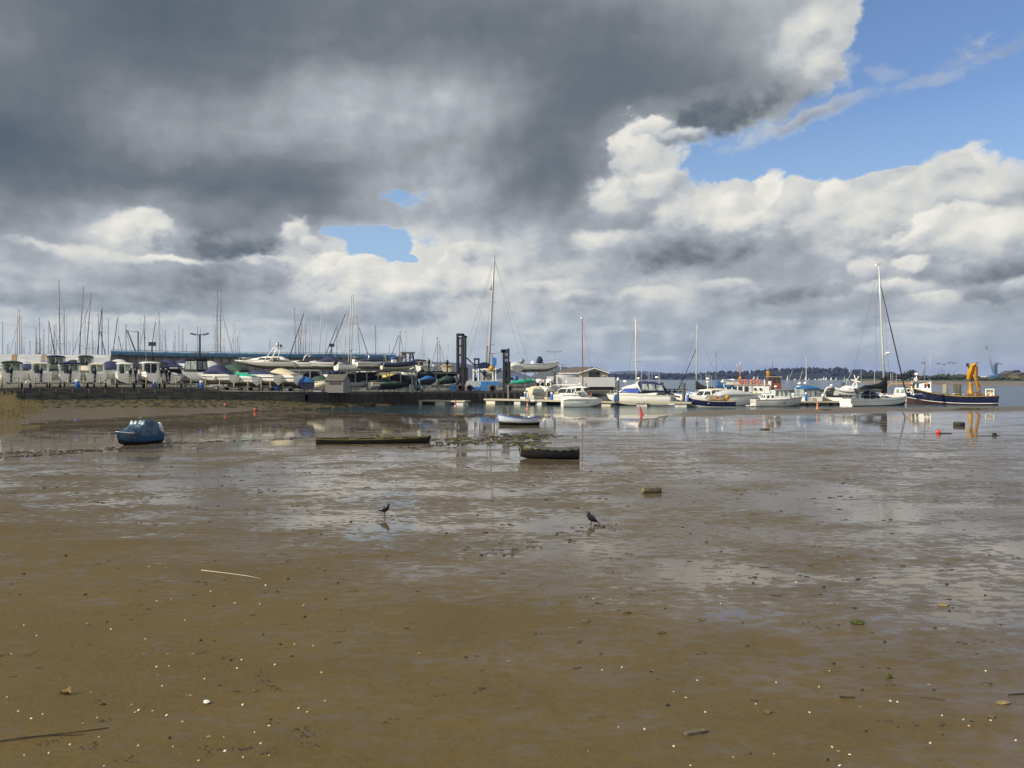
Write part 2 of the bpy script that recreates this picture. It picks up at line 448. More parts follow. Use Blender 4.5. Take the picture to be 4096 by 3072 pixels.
# footprints: two trails across the flat and trampled ground at the left
FOOT = []
def trail(p0, p1, n, w):
    a = on_mud(*p0); b = on_mud(*p1)
    for i in range(n):
        q = a.lerp(b, i / (n - 1)); FOOT.append((q.x + random.uniform(-w, w), q.y + random.uniform(-w, w), random.uniform(0.10, 0.17), random.uniform(0.006, 0.016)))
trail((2330, 2120), (1950, 2235), 15, 0.4); trail((2360, 2105), (2480, 2115), 6, 0.3)
trail((0, 1835), (700, 1775), 46, 0.9); trail((700, 1775), (1480, 1745), 30, 0.8); trail((20, 1815), (420, 1800), 26, 0.8)
trail((1900, 1775), (2200, 1735), 30, 1.4); trail((1700, 1790), (2000, 1760), 30, 1.6)
for fx, fy, fr, fh in FOOT:
    k = (np.abs(DD - fy) < 1.2) & (np.abs(XX - fx) < 1.2)
    d2 = ((XX[k] - fx) / fr) ** 2 + ((DD[k] - fy) / (fr * 1.4)) ** 2
    ZZ[k] += -fh * np.exp(-d2) + fh * 0.35 * np.exp(-(np.sqrt(d2) - 1.7) ** 2 * 4)
nr, nc = DD.shape
V = np.stack([XX, DD, ZZ], -1).reshape(-1, 3)
ii = (np.arange(nr - 1)[:, None] * nc + np.arange(nc - 1)[None, :]).reshape(-1)
Fc = np.stack([ii, ii + 1, ii + nc + 1, ii + nc], 1)
me = bpy.data.meshes.new('mudflat'); me.vertices.add(len(V)); me.vertices.foreach_set('co', V.astype(np.float32).ravel())
me.loops.add(Fc.size); me.loops.foreach_set('vertex_index', Fc.astype(np.int32).ravel())
me.polygons.add(len(Fc)); me.polygons.foreach_set('loop_start', np.arange(0, Fc.size, 4, dtype=np.int32)); me.polygons.foreach_set('loop_total', np.full(len(Fc), 4, np.int32))
me.update(); me.validate(); me.polygons.foreach_set('use_smooth', np.ones(len(Fc), bool))
mud = bpy.data.objects.new('mudflat', me); COL.objects.link(mud); tag(mud, kind='structure')

POOLS = [(2040, 1815, 3.4, 2.6, .16), (2400, 1836, 1.6, 2.2, .12), (2200, 1850, 2.4, 1.6, .12), (1790, 1775, 2.6, 2.2, .2), (1180, 1772, 4.0, 3.0, .14), (560, 1790, 3.0, 2.0, .12), (2610, 1985, 1.2, 1.2, .10), (2300, 2105, 2.0, 2.6, .06), (1000, 1930, 5, 8, .05), (3300, 2010, 4, 6, .05), (3600, 2080, 4, 4, .05), (2900, 2300, 2.2, 2.0, .05), (3700, 2360, 2.6, 2.0, .06)]
M = bpy.data.materials.new('wet_mud'); M.use_nodes = True; me.materials.append(M)
nt = M.node_tree; N = nt.nodes; L = nt.links; P = N['Principled BSDF']
geo = N.new('ShaderNodeNewGeometry'); sp = N.new('ShaderNodeSeparateXYZ'); L.new(geo.outputs['Position'], sp.inputs[0])
wx, wy, wz = sp.outputs
pv = comb(nmath('MULTIPLY', wx, 0.62), wy, 0)
big = nnoise(pv, 0.16, 5, 0.6).outputs['Fac']; med = nnoise(pv, 1.1, 8, 0.66, 0.3).outputs['Fac']; mid = nnoise(pv, 0.42, 6, 0.6, 0.4).outputs['Fac']; fine = nnoise(geo.outputs['Position'], 9.0, 6, 0.6).outputs['Fac']
# how far the ebb has left the sand: dry near the camera and to the left, drained bank by the quay
line = nmath('SUBTRACT', nmath('ADD', wy, nmath('MULTIPLY', wx, 0.70)), 13.2)
wetb = nmap(line, -4.0, 6.0, -0.15, 0.0, True)
wetb = nmath('SUBTRACT', wetb, nmath('MULTIPLY', nmap(wz, 0.14, 0.40, 0.0, 0.34, True), nmap(wy, 36.0, 56.0, 0.0, 1.0)))
wetb = nmath('ADD', wetb, nmap(wy, 48.0, 72.0, 0.0, 0.085, True))
wetb = nmath('ADD', wetb, nmath('MULTIPLY', nmap(wx, -6.0, 8.0, 0.0, -0.012, True), nmap(wy, 13.0, 22.0, 0.0, 1.0)))
# pools that lie against the stranded boats and in the runnels
for (qx, qy, rx, ry, k) in POOLS:
    p_ = on_mud(qx, qy); v_ = N.new('ShaderNodeVectorMath'); v_.operation = 'MULTIPLY'
    s_ = N.new('ShaderNodeVectorMath'); s_.operation = 'SUBTRACT'; L.new(comb(wx, wy, 0), s_.inputs[0]); s_.inputs[1].default_value = (p_.x, p_.y, 0)
    L.new(s_.outputs[0], v_.inputs[0]); v_.inputs[1].default_value = (1 / rx, 1 / ry, 0); l_ = N.new('ShaderNodeVectorMath'); l_.operation = 'LENGTH'; L.new(v_.outputs[0], l_.inputs[0])
    wetb = nmath('ADD', wetb, nmap(l_.outputs['Value'], 0.3, 1.0, k, 0.0, True))
sml = nnoise(pv, 4.6, 5, 0.62, 0.4).outputs['Fac']
wetb = nmath('ADD', wetb, nmath('MULTIPLY', nmath('SUBTRACT', sml, 0.5), 0.52))
lv = nmath('ADD', nmath('ADD', nmath('ADD', nmath('MULTIPLY', med, 0.34), nmath('MULTIPLY', mid, 0.42)), nmath('MULTIPLY', big, 0.28)), wetb)
film = nmap(lv, 0.518, 0.556, 0.0, 1.0, True)          # standing film of water
damp = nmap(lv, 0.34, 0.53, 0.0, 1.0, True)
damp = nmath('MAXIMUM', damp, nmap(wy, 34.0, 55.0, 0.0, nmap(wx, 10.0, 30.0, 0.85, 0.35)))
grain = nnoise(geo.outputs['Position'], 75.0, 4, 0.7).outputs['Fac']; fine = nmath('ADD', nmath('MULTIPLY', fine, 0.55), nmath('MULTIPLY', grain, 0.45))
dry = nmix(nmap(fine, 0.36, 0.62, 0.0, 1.0), (0.098, 0.069, 0.020), (0.076, 0.053, 0.016))
wet = nmix(med, (0.096, 0.074, 0.046), (0.071, 0.055, 0.034))
base = nmix(damp, dry, wet)
base = nmix(nmap(mid, 0.3, 0.7, 0.0, 1.0), base, nmix(1.0, base, (1.28, 1.24, 1.16), 'MULTIPLY'))
# black organic specks and pale shell grit in the sand
vor = N.new('ShaderNodeTexVoronoi'); vor.inputs['Scale'].default_value = 3.2; L.new(geo.outputs['Position'], vor.inputs['Vector'])
vsep = N.new('ShaderNodeSeparateColor'); L.new(vor.outputs['Color'], vsep.inputs[0])
dot = nmath('MULTIPLY', nmap(vor.outputs['Distance'], 0.05, 0.085, 1.0, 0.0), nmap(vsep.outputs[0], 0.50, 0.52, 0.0, 1.0))
base = nmix(nmath('MULTIPLY', dot, 0.8), base, nmix(nmap(vsep.outputs[1], 0.60, 0.62, 0.0, 1.0), (0.04, 0.033, 0.024), (0.35, 0.29, 0.16)))
# green weed on the foot of the bank
weed = nmath('MULTIPLY', nmap(wz, 0.75, 1.25, 0.0, 1.0, True), nmap(nnoise(geo.outputs['Position'], 0.9, 6, 0.7).outputs['Fac'], 0.47, 0.56, 0.0, 1.0))
base = nmix(weed, base, nmix(fine, (0.075, 0.072, 0.014), (0.12, 0.10, 0.03)))
L.new(base, P.inputs['Base Color'])
rg = nmath('SUBTRACT', nmap(damp, 0.0, 1.0, 0.55, 0.30), 0.0)
rg = nmath('ADD', nmath('MULTIPLY', rg, nmath('SUBTRACT', 1.0, film)), nmath('MULTIPLY', film, 0.045))
L.new(rg, P.inputs['Roughness']); P.inputs['IOR'].default_value = 1.36
bp = N.new('ShaderNodeBump'); bp.inputs['Distance'].default_value = 0.035
hh = nmath('ADD', nmath('MULTIPLY', med, 1.5), nmath('MULTIPLY', fine, 0.55))
L.new(hh, bp.inputs['Height']); L.new(nmath('MULTIPLY', nmap(film, 0.0, 1.0, 1.0, 0.045), nmath('MULTIPLY', nmap(wy, 10, 60, 0.95, 0.40), nmap(damp, 0.0, 1.0, 1.0, 0.55))), bp.inputs['Strength']); L.new(bp.outputs['Normal'], P.inputs['Normal'])

# the harbour: one sheet of water out to the horizon
wm = bpy.data.materials.new('harbour_water'); wm.use_nodes = True; nt = wm.node_tree; N = nt.nodes; L = nt.links; P = N['Principled BSDF']
P.inputs['Base Color'].default_value = (0.024, 0.050, 0.060, 1); P.inputs['Roughness'].default_value = 0.11; P.inputs['IOR'].default_value = 1.33
geo = N.new('ShaderNodeNewGeometry')
w1 = nnoise(geo.outputs['Position'], 1.1, 4, 0.55).outputs['Fac']; w2 = nnoise(geo.outputs['Position'], 0.13, 3, 0.5).outputs['Fac']
bp = N.new('ShaderNodeBump'); bp.inputs['Strength'].default_value = 1.0; bp.inputs['Distance'].default_value = 0.42
L.new(nmath('ADD', w1, nmath('MULTIPLY', w2, 1.2)), bp.inputs['Height']); sq = N.new('ShaderNodeSeparateXYZ'); L.new(geo.outputs['Position'], sq.inputs[0]); L.new(nmap(nmath('ADD', sq.outputs[1], nmath('MULTIPLY', sq.outputs[0], 0.7)), 115.0, 185.0, 0.10, 1.0), bp.inputs['Strength'])
L.new(bp.outputs['Normal'], P.inputs['Normal'])
b = MB(); b.quad((-5600, 85, 0), (5600, 85, 0), (5600, 6300, 0), (-5600, 6300, 0)); water = b.build('water', wm); tag(water, kind='structure')
# sea bed below it
b = MB(); b.quad((-5600, 60, -3.0), (5600, 60, -3.0), (5600, 6300, -3.0), (-5600, 6300, -3.0)); sb = b.build('ground', mat('sea_bed', (0.10, 0.085, 0.06), 0.9)); tag(sb, kind='structure')
# ------------------------------------------------------------------ palette
WHITE = mat('white_gelcoat', (0.87, 0.84, 0.76), 0.28, var=0.10, vscale=1.4, coat=0.3)
CREAM = mat('cream_gelcoat', (0.66, 0.60, 0.44), 0.35, var=0.12, vscale=1.5)
OFFW = mat('chalky_white', (0.58, 0.57, 0.52), 0.5, var=0.22, vscale=1.2)
GREYH = mat('grey_hull', (0.33, 0.34, 0.35), 0.4, var=0.12, vscale=1.2)
NAVY = mat('navy_canvas', (0.018, 0.024, 0.075), 0.8, var=0.3, vscale=5)
BLUEC = mat('blue_canvas', (0.02, 0.07, 0.33), 0.75, var=0.25, vscale=4)
TEALC = mat('teal_blue_canvas', (0.015, 0.10, 0.27), 0.75, var=0.25, vscale=4)
GREENC = mat('green_canvas', (0.015, 0.36, 0.22), 0.75, var=0.2, vscale=4)
DGREEN = mat('dark_green_canvas', (0.02, 0.05, 0.035), 0.8, var=0.3, vscale=4)
BLACKC = mat('black_canvas', (0.012, 0.012, 0.016), 0.8, var=0.3, vscale=5)
BEIGE = mat('beige_canvas', (0.50, 0.43, 0.29), 0.8, var=0.15, vscale=4)
TAN = mat('tan_canvas', (0.28, 0.19, 0.10), 0.8, var=0.2, vscale=4)
GREYC = mat('grey_canvas', (0.42, 0.43, 0.43), 0.8, var=0.15, vscale=4)
YELC = mat('yellow_canvas', (0.62, 0.52, 0.13), 0.8, var=0.2, vscale=4)
NAVYH = mat('navy_paint', (0.010, 0.014, 0.05), 0.22, var=0.2, vscale=2, coat=0.3)
BLACKH = mat('black_paint', (0.012, 0.013, 0.016), 0.3, var=0.2, vscale=2)
ANTIF = mat('blue_black_antifoul', (0.035, 0.038, 0.055), 0.75, var=0.4, vscale=2.5)
ANTIR = mat('rust_red_antifoul', (0.062, 0.024, 0.020), 0.75, var=0.35, vscale=2.5)
ANTIO = mat('fouled_white_bottom', (0.34, 0.31, 0.22), 0.7, var=0.4, vscale=2.0, col2=(0.16, 0.15, 0.09))
GLASS = mat('tinted_glass', (0.025, 0.034, 0.036), 0.06, ior=1.5)
VINYL = mat('clear_vinyl', (0.30, 0.34, 0.33), 0.12, var=0.45, vscale=1.3, col2=(0.08, 0.10, 0.10))
GVINYL = mat('green_glass', (0.30, 0.40, 0.33), 0.08, var=0.7, vscale=1.6, col2=(0.05, 0.08, 0.06))
STEEL = mat('stainless_tube', (0.62, 0.62, 0.60), 0.28, metal=0.9)
ALLOY = mat('grey_alloy', (0.42, 0.40, 0.40), 0.5, metal=0.2, var=0.15, vscale=0.7)
DALLOY = mat('dull_dark_alloy', (0.20, 0.19, 0.20), 0.5, metal=0.1, var=0.2, vscale=0.6)
WIRE = mat('rigging_wire', (0.10, 0.10, 0.11), 0.45, metal=0.5)
GALV = mat('galvanised_steel', (0.30, 0.31, 0.31), 0.5, metal=0.3, var=0.25, vscale=2)
DSTEEL = mat('dark_steel', (0.035, 0.036, 0.042), 0.55, metal=0.2, var=0.3, vscale=2)
RUBBER = mat('black_rubber', (0.015, 0.015, 0.016), 0.8, var=0.3, vscale=6)
WOOD = mat('varnished_wood', (0.30, 0.11, 0.035), 0.4, var=0.35, vscale=3, stretch=(1, 6, 6))
PLANK = mat('weathered_plank', (0.27, 0.25, 0.19), 0.85, var=0.4, vscale=4, stretch=(0.6, 6, 6), bump=0.3, bscale=18)
DECKW = mat('bleached_decking', (0.46, 0.42, 0.30), 0.8, var=0.35, vscale=3, stretch=(6, 0.5, 1))
REDP = mat('red_plastic', (0.50, 0.030, 0.022), 0.45, var=0.25, vscale=6)
ORANGE = mat('orange_plastic', (0.62, 0.16, 0.08), 0.5, var=0.2, vscale=6)
YELLOW = mat('yellow_paint', (0.46, 0.235, 0.012), 0.45, var=0.25, vscale=2.5)
BLUEP = mat('blue_plastic', (0.03, 0.13, 0.45), 0.45, var=0.2, vscale=5)
BLUEM = mat('machine_blue', (0.04, 0.20, 0.52), 0.45, var=0.25, vscale=2)
ROPE = mat('pale_rope', (0.36, 0.32, 0.20), 0.9, var=0.3, vscale=12)
DROPE = mat('dark_rope', (0.05, 0.05, 0.05), 0.9)
OUTB = mat('outboard_black', (0.014, 0.014, 0.017), 0.3, var=0.2, vscale=4)
OUTG = mat('outboard_grey', (0.22, 0.24, 0.25), 0.4, var=0.2, vscale=4)

def relyaw(px, deg): return R(deg) - math.atan((px - CX) / F)
# ------------------------------------------------------------------ boats
def wfun(t, stern, p=2.3):
    if t < 0.45: return stern + (1 - stern) * math.sin(t / 0.45 * math.pi / 2)
    return max(0.0, 1 - ((t - 0.45) / 0.55) ** p)
class Boat:
    """a hull with its superstructure; local x runs from stern to bow, z from the keel"""
    def __init__(s, name, label, cat, px, D, z, L, B, H, yaw, group=None, tilt=(0, 0)):
        s.L, s.B, s.H, s.D, s.px = L, B, H, D, px
        s.root = empty(name, at(px, D, z=z), relyaw(px, yaw), label, cat, group, tilt)
    def sheer(s, x):
        t = (x + s.L / 2) / s.L
        return s.H * (1 + s.rise * max(0, (t - 0.3) / 0.7) ** 2 + s.aft * max(0, (0.3 - t) / 0.3) ** 2)
    def beam(s, x):
        return s.B / 2 * wfun(min(max((x + s.L / 2) / s.L, 0), 1), s.stern, s.pw)
    def hull(s, side, stripe=None, bottom=None, stern=0.85, rise=0.16, aft=0.0, pw=2.3, rake=0.10, fore=0.75, bands=(0.30, 0.62, 0.80), deep=0.16, wlz=0.34, name='hull', n=16, tran=0.0, keel=0.0):
        s.stern, s.rise, s.aft, s.pw = stern, rise, aft, pw
        mats = [bottom or ANTIF, side, stripe or side]
        b = MB(); rings = []
        for i in range(n + 1):
            t = (i / n) ** 0.9; x = (t - 0.5) * s.L
            w = max(s.B / 2 * wfun(t, stern, pw), 0.015); zs = s.sheer(x)
            zk = s.H * fore * max(0, (t - 0.55) / 0.45) ** 2.4 - keel * s.H * max(0, min(1, (t - 0.1) / 0.3)) * (1 if t < 0.6 else max(0, 1 - (t - 0.6) / 0.3))
            v = 1 - 0.45 * max(0, (t - 0.45) / 0.55)
            half = [(0, zk)]
            for fy, fz in ((0.74 * v, deep), (0.92 * (0.4 + 0.6 * v), wlz), (0.97, bands[1]), (0.985, bands[2]), (1.0, 1.0)):
                half.append((w * fy, zk + (zs - zk) * fz))
            ring = [(y, z) for y, z in half[::-1]] + [(-y, z) for y, z in half[1:]]
            rings.append([(x + rake * s.L * (z / zs - 0.6) * t ** 3 - tran * s.L * (z / zs) * (1 - t) ** 6, y, z) for y, z in ring])
        kk = [1, 2, 1, 0, 0, 0, 0, 1, 2, 1]
        b.loft(rings, closed=False, caps=False, mif=lambda i, k: kk[k], smooth=True)
        o = len(b.v); b.v += rings[0]; b.f.append(list(range(o, o + 11))); b.mi.append(1); b.sm.append(False)
        s.hullo = b.build(name, mats, s.root); s.rings = rings
        return s
    def deck(s, m_, drop=0.04, x0=None, x1=None, name='deck'):
        b = MB(); rr = []
        for r in s.rings:
            if (x0 is not None and r[0][0] < x0) or (x1 is not None and r[0][0] > x1): continue
            p, q = Vector(r[0]), Vector(r[-1]); c = (p + q) / 2; d = Vector((0, 0, drop))
            rr.append([p * 0.97 + c * 0.03 - d, c - d * 0.2, q * 0.97 + c * 0.03 - d])
        b.loft(rr, closed=False, caps=False, smooth=True); s.root_deck = b.build(name, m_, s.root); return s
    def rubrail(s, m_, r=0.035, dz=0.0, name='rubbing_strake'):
        b = MB()
        for k in (0, -1): b.tube([(p[k][0], p[k][1], p[k][2] + dz) for p in s.rings], r, 5)
        b.build(name, m_, s.root); return s
    def part(s, name, b, m_, parent=None):
        return b.build(name, m_, parent or s.root)
    def house(s, name, m_, x0, x1, w0, w1, z0, z1, rf, rr, tw=0.82, win=None, winm=None, roof=None, front=True):
        """wheelhouse or coachroof; win=(v0,v1,[(u0,u1)..]) cuts dark panes on both sides and the front and back"""
        b = MB()
        lo = [Vector((x0, -w0 / 2, z0)), Vector((x1, -w1 / 2, z0)), Vector((x1, w1 / 2, z0)), Vector((x0, w0 / 2, z0))]
        hi = [Vector((x0 + rr, -w0 / 2 * tw, z1)), Vector((x1 - rf, -w1 / 2 * tw, z1)), Vector((x1 - rf, w1 / 2 * tw, z1)), Vector((x0 + rr, w0 / 2 * tw, z1))]
        mid = [a.lerp(c, 0.94) for a, c in zip(lo, hi)]; cen = sum(hi, Vector()) / 4
        top = [cen + (c - cen) * 0.92 + Vector((0, 0, 0.02)) for c in hi]
        b.loft([lo, mid, top], True, True)
        o = b.build(name, m_, s.root)
        if win:
            v0, v1, us = win
            def face(i, j, us):
                g = MB()
                for u0, u1 in us:
                    P = lambda u, v: (lo[i].lerp(lo[j], u)).lerp(hi[i].lerp(hi[j], u), v)
                    g.slab(P(u0, v0), P(u1, v0), P(u1, v1), P(u0, v1), 0.012)
                g.build('window', winm or GLASS, o)
            face(0, 1, us); face(2, 3, [(1 - c, 1 - a) for a, c in us])
            if front: face(1, 2, [(0.08, 0.47), (0.53, 0.92)]); face(3, 0, [(0.1, 0.45), (0.55, 0.9)])
        if roof:
            g = MB(); e = 0.12
            g.box(((x0 + rr + x1 - rf) / 2, 0, z1 + 0.05), ((x1 - rf - x0 - rr) + 2 * e, max(w0, w1) * tw + 2 * e, 0.07)); g.build('roof', roof, o)
        return o
    def cover(s, name, m_, secs, parent=None, n=8, sag=0.0):
        """fabric or moulded shell over cross sections (x, half width, edge height, ridge height)"""
        b = MB(); rr = []
        for i, (x, w, ze, zr) in enumerate(secs):
            ring = []
            for k in range(n + 1):
                a = math.pi * k / n
                y = -w * math.cos(a); z = ze + (zr - ze) * math.sin(a) ** 0.75
                ring.append((x, y, z))
            rr.append(ring)
        b.loft(rr, closed=True, caps=True, smooth=True)
        return b.build(name, m_, parent or s.root)
    def boatcover(s, name, m_, ridge, x0=None, x1=None, over=0.03, skirt=0.12, n=9):
        """tailored cover from sheer to sheer; ridge = list of (x fraction, height above sheer)"""
        secs = []; x0 = -s.L / 2 if x0 is None else x0; x1 = s.L / 2 * 0.97 if x1 is None else x1
        for i in range(n + 1):
            x = x0 + (x1 - x0) * i / n; t = i / n
            secs.append((x, s.beam(x) + over, s.sheer(x) - skirt, s.sheer(x) + interp(t, ridge)))
        return s.cover(name, m_, secs)
    def screen(s, x, w, z0, h, rake, m_=None, frame=None, wrap=0.9):
        """raked wrap-round windscreen"""
        g = MB(); f = MB(); fw = w * 0.42
        lo = [(x - wrap, -w / 2, z0), (x, -fw, z0), (x, fw, z0), (x - wrap, w / 2, z0)]
        hi = [(x - wrap - rake * 0.7, -w / 2 * 0.93, z0 + h * 0.8), (x - rake, -fw * 0.93, z0 + h), (x - rake, fw * 0.93, z0 + h), (x - wrap - rake * 0.7, w / 2 * 0.93, z0 + h * 0.8)]
        for i in range(3): g.slab(lo[i], lo[i + 1], hi[i + 1], hi[i], 0.012)
        o = g.build('windscreen', m_ or GLASS, s.root)
        f.tube(hi, 0.028, 5)
        for a, c in zip(lo, hi): f.tube([a, c], 0.025, 5)
        f.build('screen_frame', frame or STEEL, o); return o
    def rail(s, x0, x1, h=0.55, m_=None, name='guard_rail', n=6, inset=0.93, close=True):
        b = MB(); xs = [x0 + (x1 - x0) * i / n for i in range(n + 1)]
        for sg in (-1, 1):
            top = [(x, sg * s.beam(x) * inset, s.sheer(x) + h) for x in xs]
            b.tube(top, 0.02, 4)
            for x, p in zip(xs, top): b.tube([(p[0], p[1], s.sheer(x)), p], 0.016, 4)
        if close:
            x = x1; b.tube([(x, -s.beam(x) * inset, s.sheer(x) + h), (x + 0.12, 0, s.sheer(x) + h), (x, s.beam(x) * inset, s.sheer(x) + h)], 0.02, 4)
        b.build(name, m_ or STEEL, s.root); return s
    def outboard(s, y=0, tilt=0.0, m_=None, k=1.0, z=None, parent=None):
        z = s.sheer(-s.L / 2) if z is None else z
        o = MB(); o.tube([(0, 0, 0.1 * k), (-0.05 * k, 0, -0.35 * k), (-0.06 * k, 0, -0.8 * k)], [0.11 * k, 0.085 * k, 0.06 * k], 6)
        o.box((-0.12 * k, 0, -0.62 * k), (0.4 * k, 0.10 * k, 0.04 * k)); o.tube([(-0.28 * k, 0, -0.78 * k), (0.1 * k, 0, -0.78 * k)], [0.06 * k, 0.04 * k], 6)
        for a in range(3):
            q = a * 2.094; o.box((-0.3 * k, 0.09 * k * math.cos(q), -0.78 * k + 0.09 * k * math.sin(q)), (0.03 * k, 0.12 * k, 0.12 * k), rot=(q, 0, 0))
        o.box((0.12 * k, 0, 0.02 * k), (0.16 * k, 0.2 * k, 0.22 * k))
        ob = o.build('outboard_engine', m_ or OUTB, s.root, loc=(-s.L / 2 - 0.17 * k, y, z + 0.02), rot=(0, tilt, 0))
        c = MB(); c.loft([[(0.28 * k * q * math.cos(a) - 0.06 * k, 0.19 * k * q * math.sin(a), zz * k) for a in [j * 0.6283 for j in range(10)]] for q, zz in ((0.72, 0.08), (1, 0.2), (1.0, 0.42), (0.86, 0.58), (0.5, 0.66))], True, True, smooth=True)
        c.build('cowling', m_ or OUTB, ob); return ob
    def arch(s, x, w, z0, h, rake, r=0.05, m_=None, name='radar_arch', bars=True):
        b = MB(); b.tube([(x, -w / 2, z0), (x - rake * 0.7, -w / 2 * 0.95, z0 + h * 0.8), (x - rake, -w / 2 * 0.75, z0 + h), (x - rake, w / 2 * 0.75, z0 + h), (x - rake * 0.7, w / 2 * 0.95, z0 + h * 0.8), (x, w / 2, z0)], r, 6)
        return b.build(name, m_ or WHITE, s.root)
    def aerial(s, x, y, z, h, lean=0.1):
        b = MB(); b.tube([(x, y, z), (x - lean * h, y, z + h)], [0.016, 0.008], 4); b.build('aerial', WHITE, s.root); return s
    def dome(s, x, y, z, r=0.22, post=0.3):
        b = MB(); b.lathe([(0.04, -post), (0.05, -0.06), (r * 0.95, -0.05), (r, 0.05), (r * 0.92, 0.15), (r * 0.4, 0.22)], 10, (x, y, z)); b.build('radar_dome', WHITE, s.root); return s
    def fender(s, x, side, m_=None):
        b = MB(); y = side * (s.beam(x) + 0.12); z = s.sheer(x) - 0.45
        b.lathe([(0.03, -0.32), (0.11, -0.24), (0.11, 0.24), (0.03, 0.32)], 8, (x, y, z)); b.tube([(x, y, z + 0.3), (x, side * s.beam(x), s.sheer(x) + 0.05)], 0.012, 4)
        b.build('fender', m_ or WHITE, s.root); return s
    def seats(s, m_, xs, w, z, name='seat'):
        for x in xs:
            b = MB(); b.box((x, 0, z), (0.28, w, 0.06)); b.build(name, m_, s.root)
        return s
def mast_mesh(b, h, r0, r1, spread=(), lean=0.0, lean_y=0.0, headgear=True, mi=0):
    P = lambda t: Vector((lean * t * h, lean_y * t * h, t * h))
    b.tube([P(0), P(0.35), P(0.7), P(1)], [r0, r0, (r0 + r1) / 2, r1], 6, mi=mi)
    for t, w in spread:
        p = P(t); b.tube([p + Vector((-w, 0.0, -0.05)), p, p + Vector((w, 0.0, -0.05))], 0.032, 4, mi=mi)
    if headgear:
        p = P(1); b.tube([p, p + Vector((0, 0, h * 0.02 + 0.2))], 0.02, 4, mi=mi); b.tube([p + Vector((-0.3, 0, 0.25)), p + Vector((0.3, 0, 0.22))], 0.02, 4, mi=mi); b.box(p, (0.32, 0.14, 0.10), mi=mi)
    return P
# ------------------------------------------------------------------ quay walls, yard
def wallp(px, dz=0, dD=0):
    D = float(tab(px, WALL_D)) + dD
    return at(px, D, z=float(tab(px, WALL_T)) + dz)
TIMB = mat('tarred_timber', (0.13, 0.125, 0.100), 0.85, var=0.75, vscale=1.6, stretch=(0.3, 0.3, 5), bump=0.4, bscale=6, col2=(0.022, 0.022, 0.019))
TIMP = mat('algae_timber_post', (0.075, 0.072, 0.045), 0.85, var=0.4, vscale=3)
PILE = mat('rusted_sheet_pile', (0.050, 0.038, 0.028), 0.85, var=0.55, vscale=0.9, stretch=(3, 3, 0.7), col2=(0.018, 0.016, 0.015))
YARDM = mat('yard_gravel', (0.105, 0.097, 0.075), 0.95, var=0.3, vscale=0.8)
KERB = mat('pale_concrete_kerb', (0.55, 0.53, 0.46), 0.85, var=0.25, vscale=1.5)
# yard surface
pxw = list(range(-700, 2113, 74)) + [2112]
b = MB(); rows = []
for q in pxw:
    D0 = float(tab(q, WALL_D)) + 0.1; z = float(tab(q, WALL_T)) - 0.02
    rows.append([at(q, D0, z=z), at(q, 150, z=z), at(q, 230, z=z), at(q, 420, z=z + 0.3)])
b.loft(rows, closed=False, caps=False); 
rows2 = [[at(q, 150, z=-2), at(q, 150, z=1.82), at(q, 230, z=1.82), at(q, 420, z=2.1)] for q in (2100, 2250, 2400, 2462)]; rows2.append([at(2466, 230, z=-2), at(2466, 230, z=1.8), at(2466, 240, z=1.82), at(2466, 420, z=2.1)])
b.loft(rows2, closed=False, caps=False)
tag(b.build('yard_ground', YARDM), kind='structure')
# timber retaining wall: boards between posts
wall = empty('timber_wall', wallp(300), 0, 'long dark retaining wall of tarred horizontal boards at the head of the mud', 'retaining wall')
o0 = Vector(wall.location)
b = MB()
seg = [q for q in range(-700, 1231, 66)]
for i in range(len(seg) - 1):
    p, q = wallp(seg[i]) - o0, wallp(seg[i + 1]) - o0
    for k in range(8):
        z = -0.04 - k * 0.27
        nrm = (q - p).cross(Vector((0, 0, 1))).normalized() * (0.05 + 0.012 * (k % 2))
        b.slab(p + Vector((0, 0, z - 0.225)) - nrm * -1, q + Vector((0, 0, z - 0.225)) + nrm, q + Vector((0, 0, z)) + nrm, p + Vector((0, 0, z)) + nrm, 0.05)
    b.slab(p + Vector((0, 0, -2.4)), q + Vector((0, 0, -2.4)), q + Vector((0, 0, 0)), p, 0.02)
b.build('boarding', TIMB, wall)
for i, q in enumerate(seg):
    p = wallp(q) - o0; dr = (wallp(q + 10) - wallp(q)).cross(Vector((0, 0, 1))).normalized()
    g = MB(); g.box(p + dr * 0.2 + Vector((0, 0, -0.85)), (0.2, 0.2, 1.5)); g.build('wall_post', TIMP, wall)
g = MB()
for a, c in zip(range(885, 1225, 34), range(919, 1259, 34)):
    c = min(c, 1222); p, q = wallp(a) - o0, wallp(c) - o0
    n_ = (q - p).cross(Vector((0, 0, 1))).normalized()
    g.slab(p + n_ * 0.14 + Vector((0, 0, 0.0)), q + n_ * 0.14, q + n_ * 0.14 + Vector((0, 0, 0.13)), p + n_ * 0.14 + Vector((0, 0, 0.13)), 0.1)
g.build('white_kerb', KERB, wall)
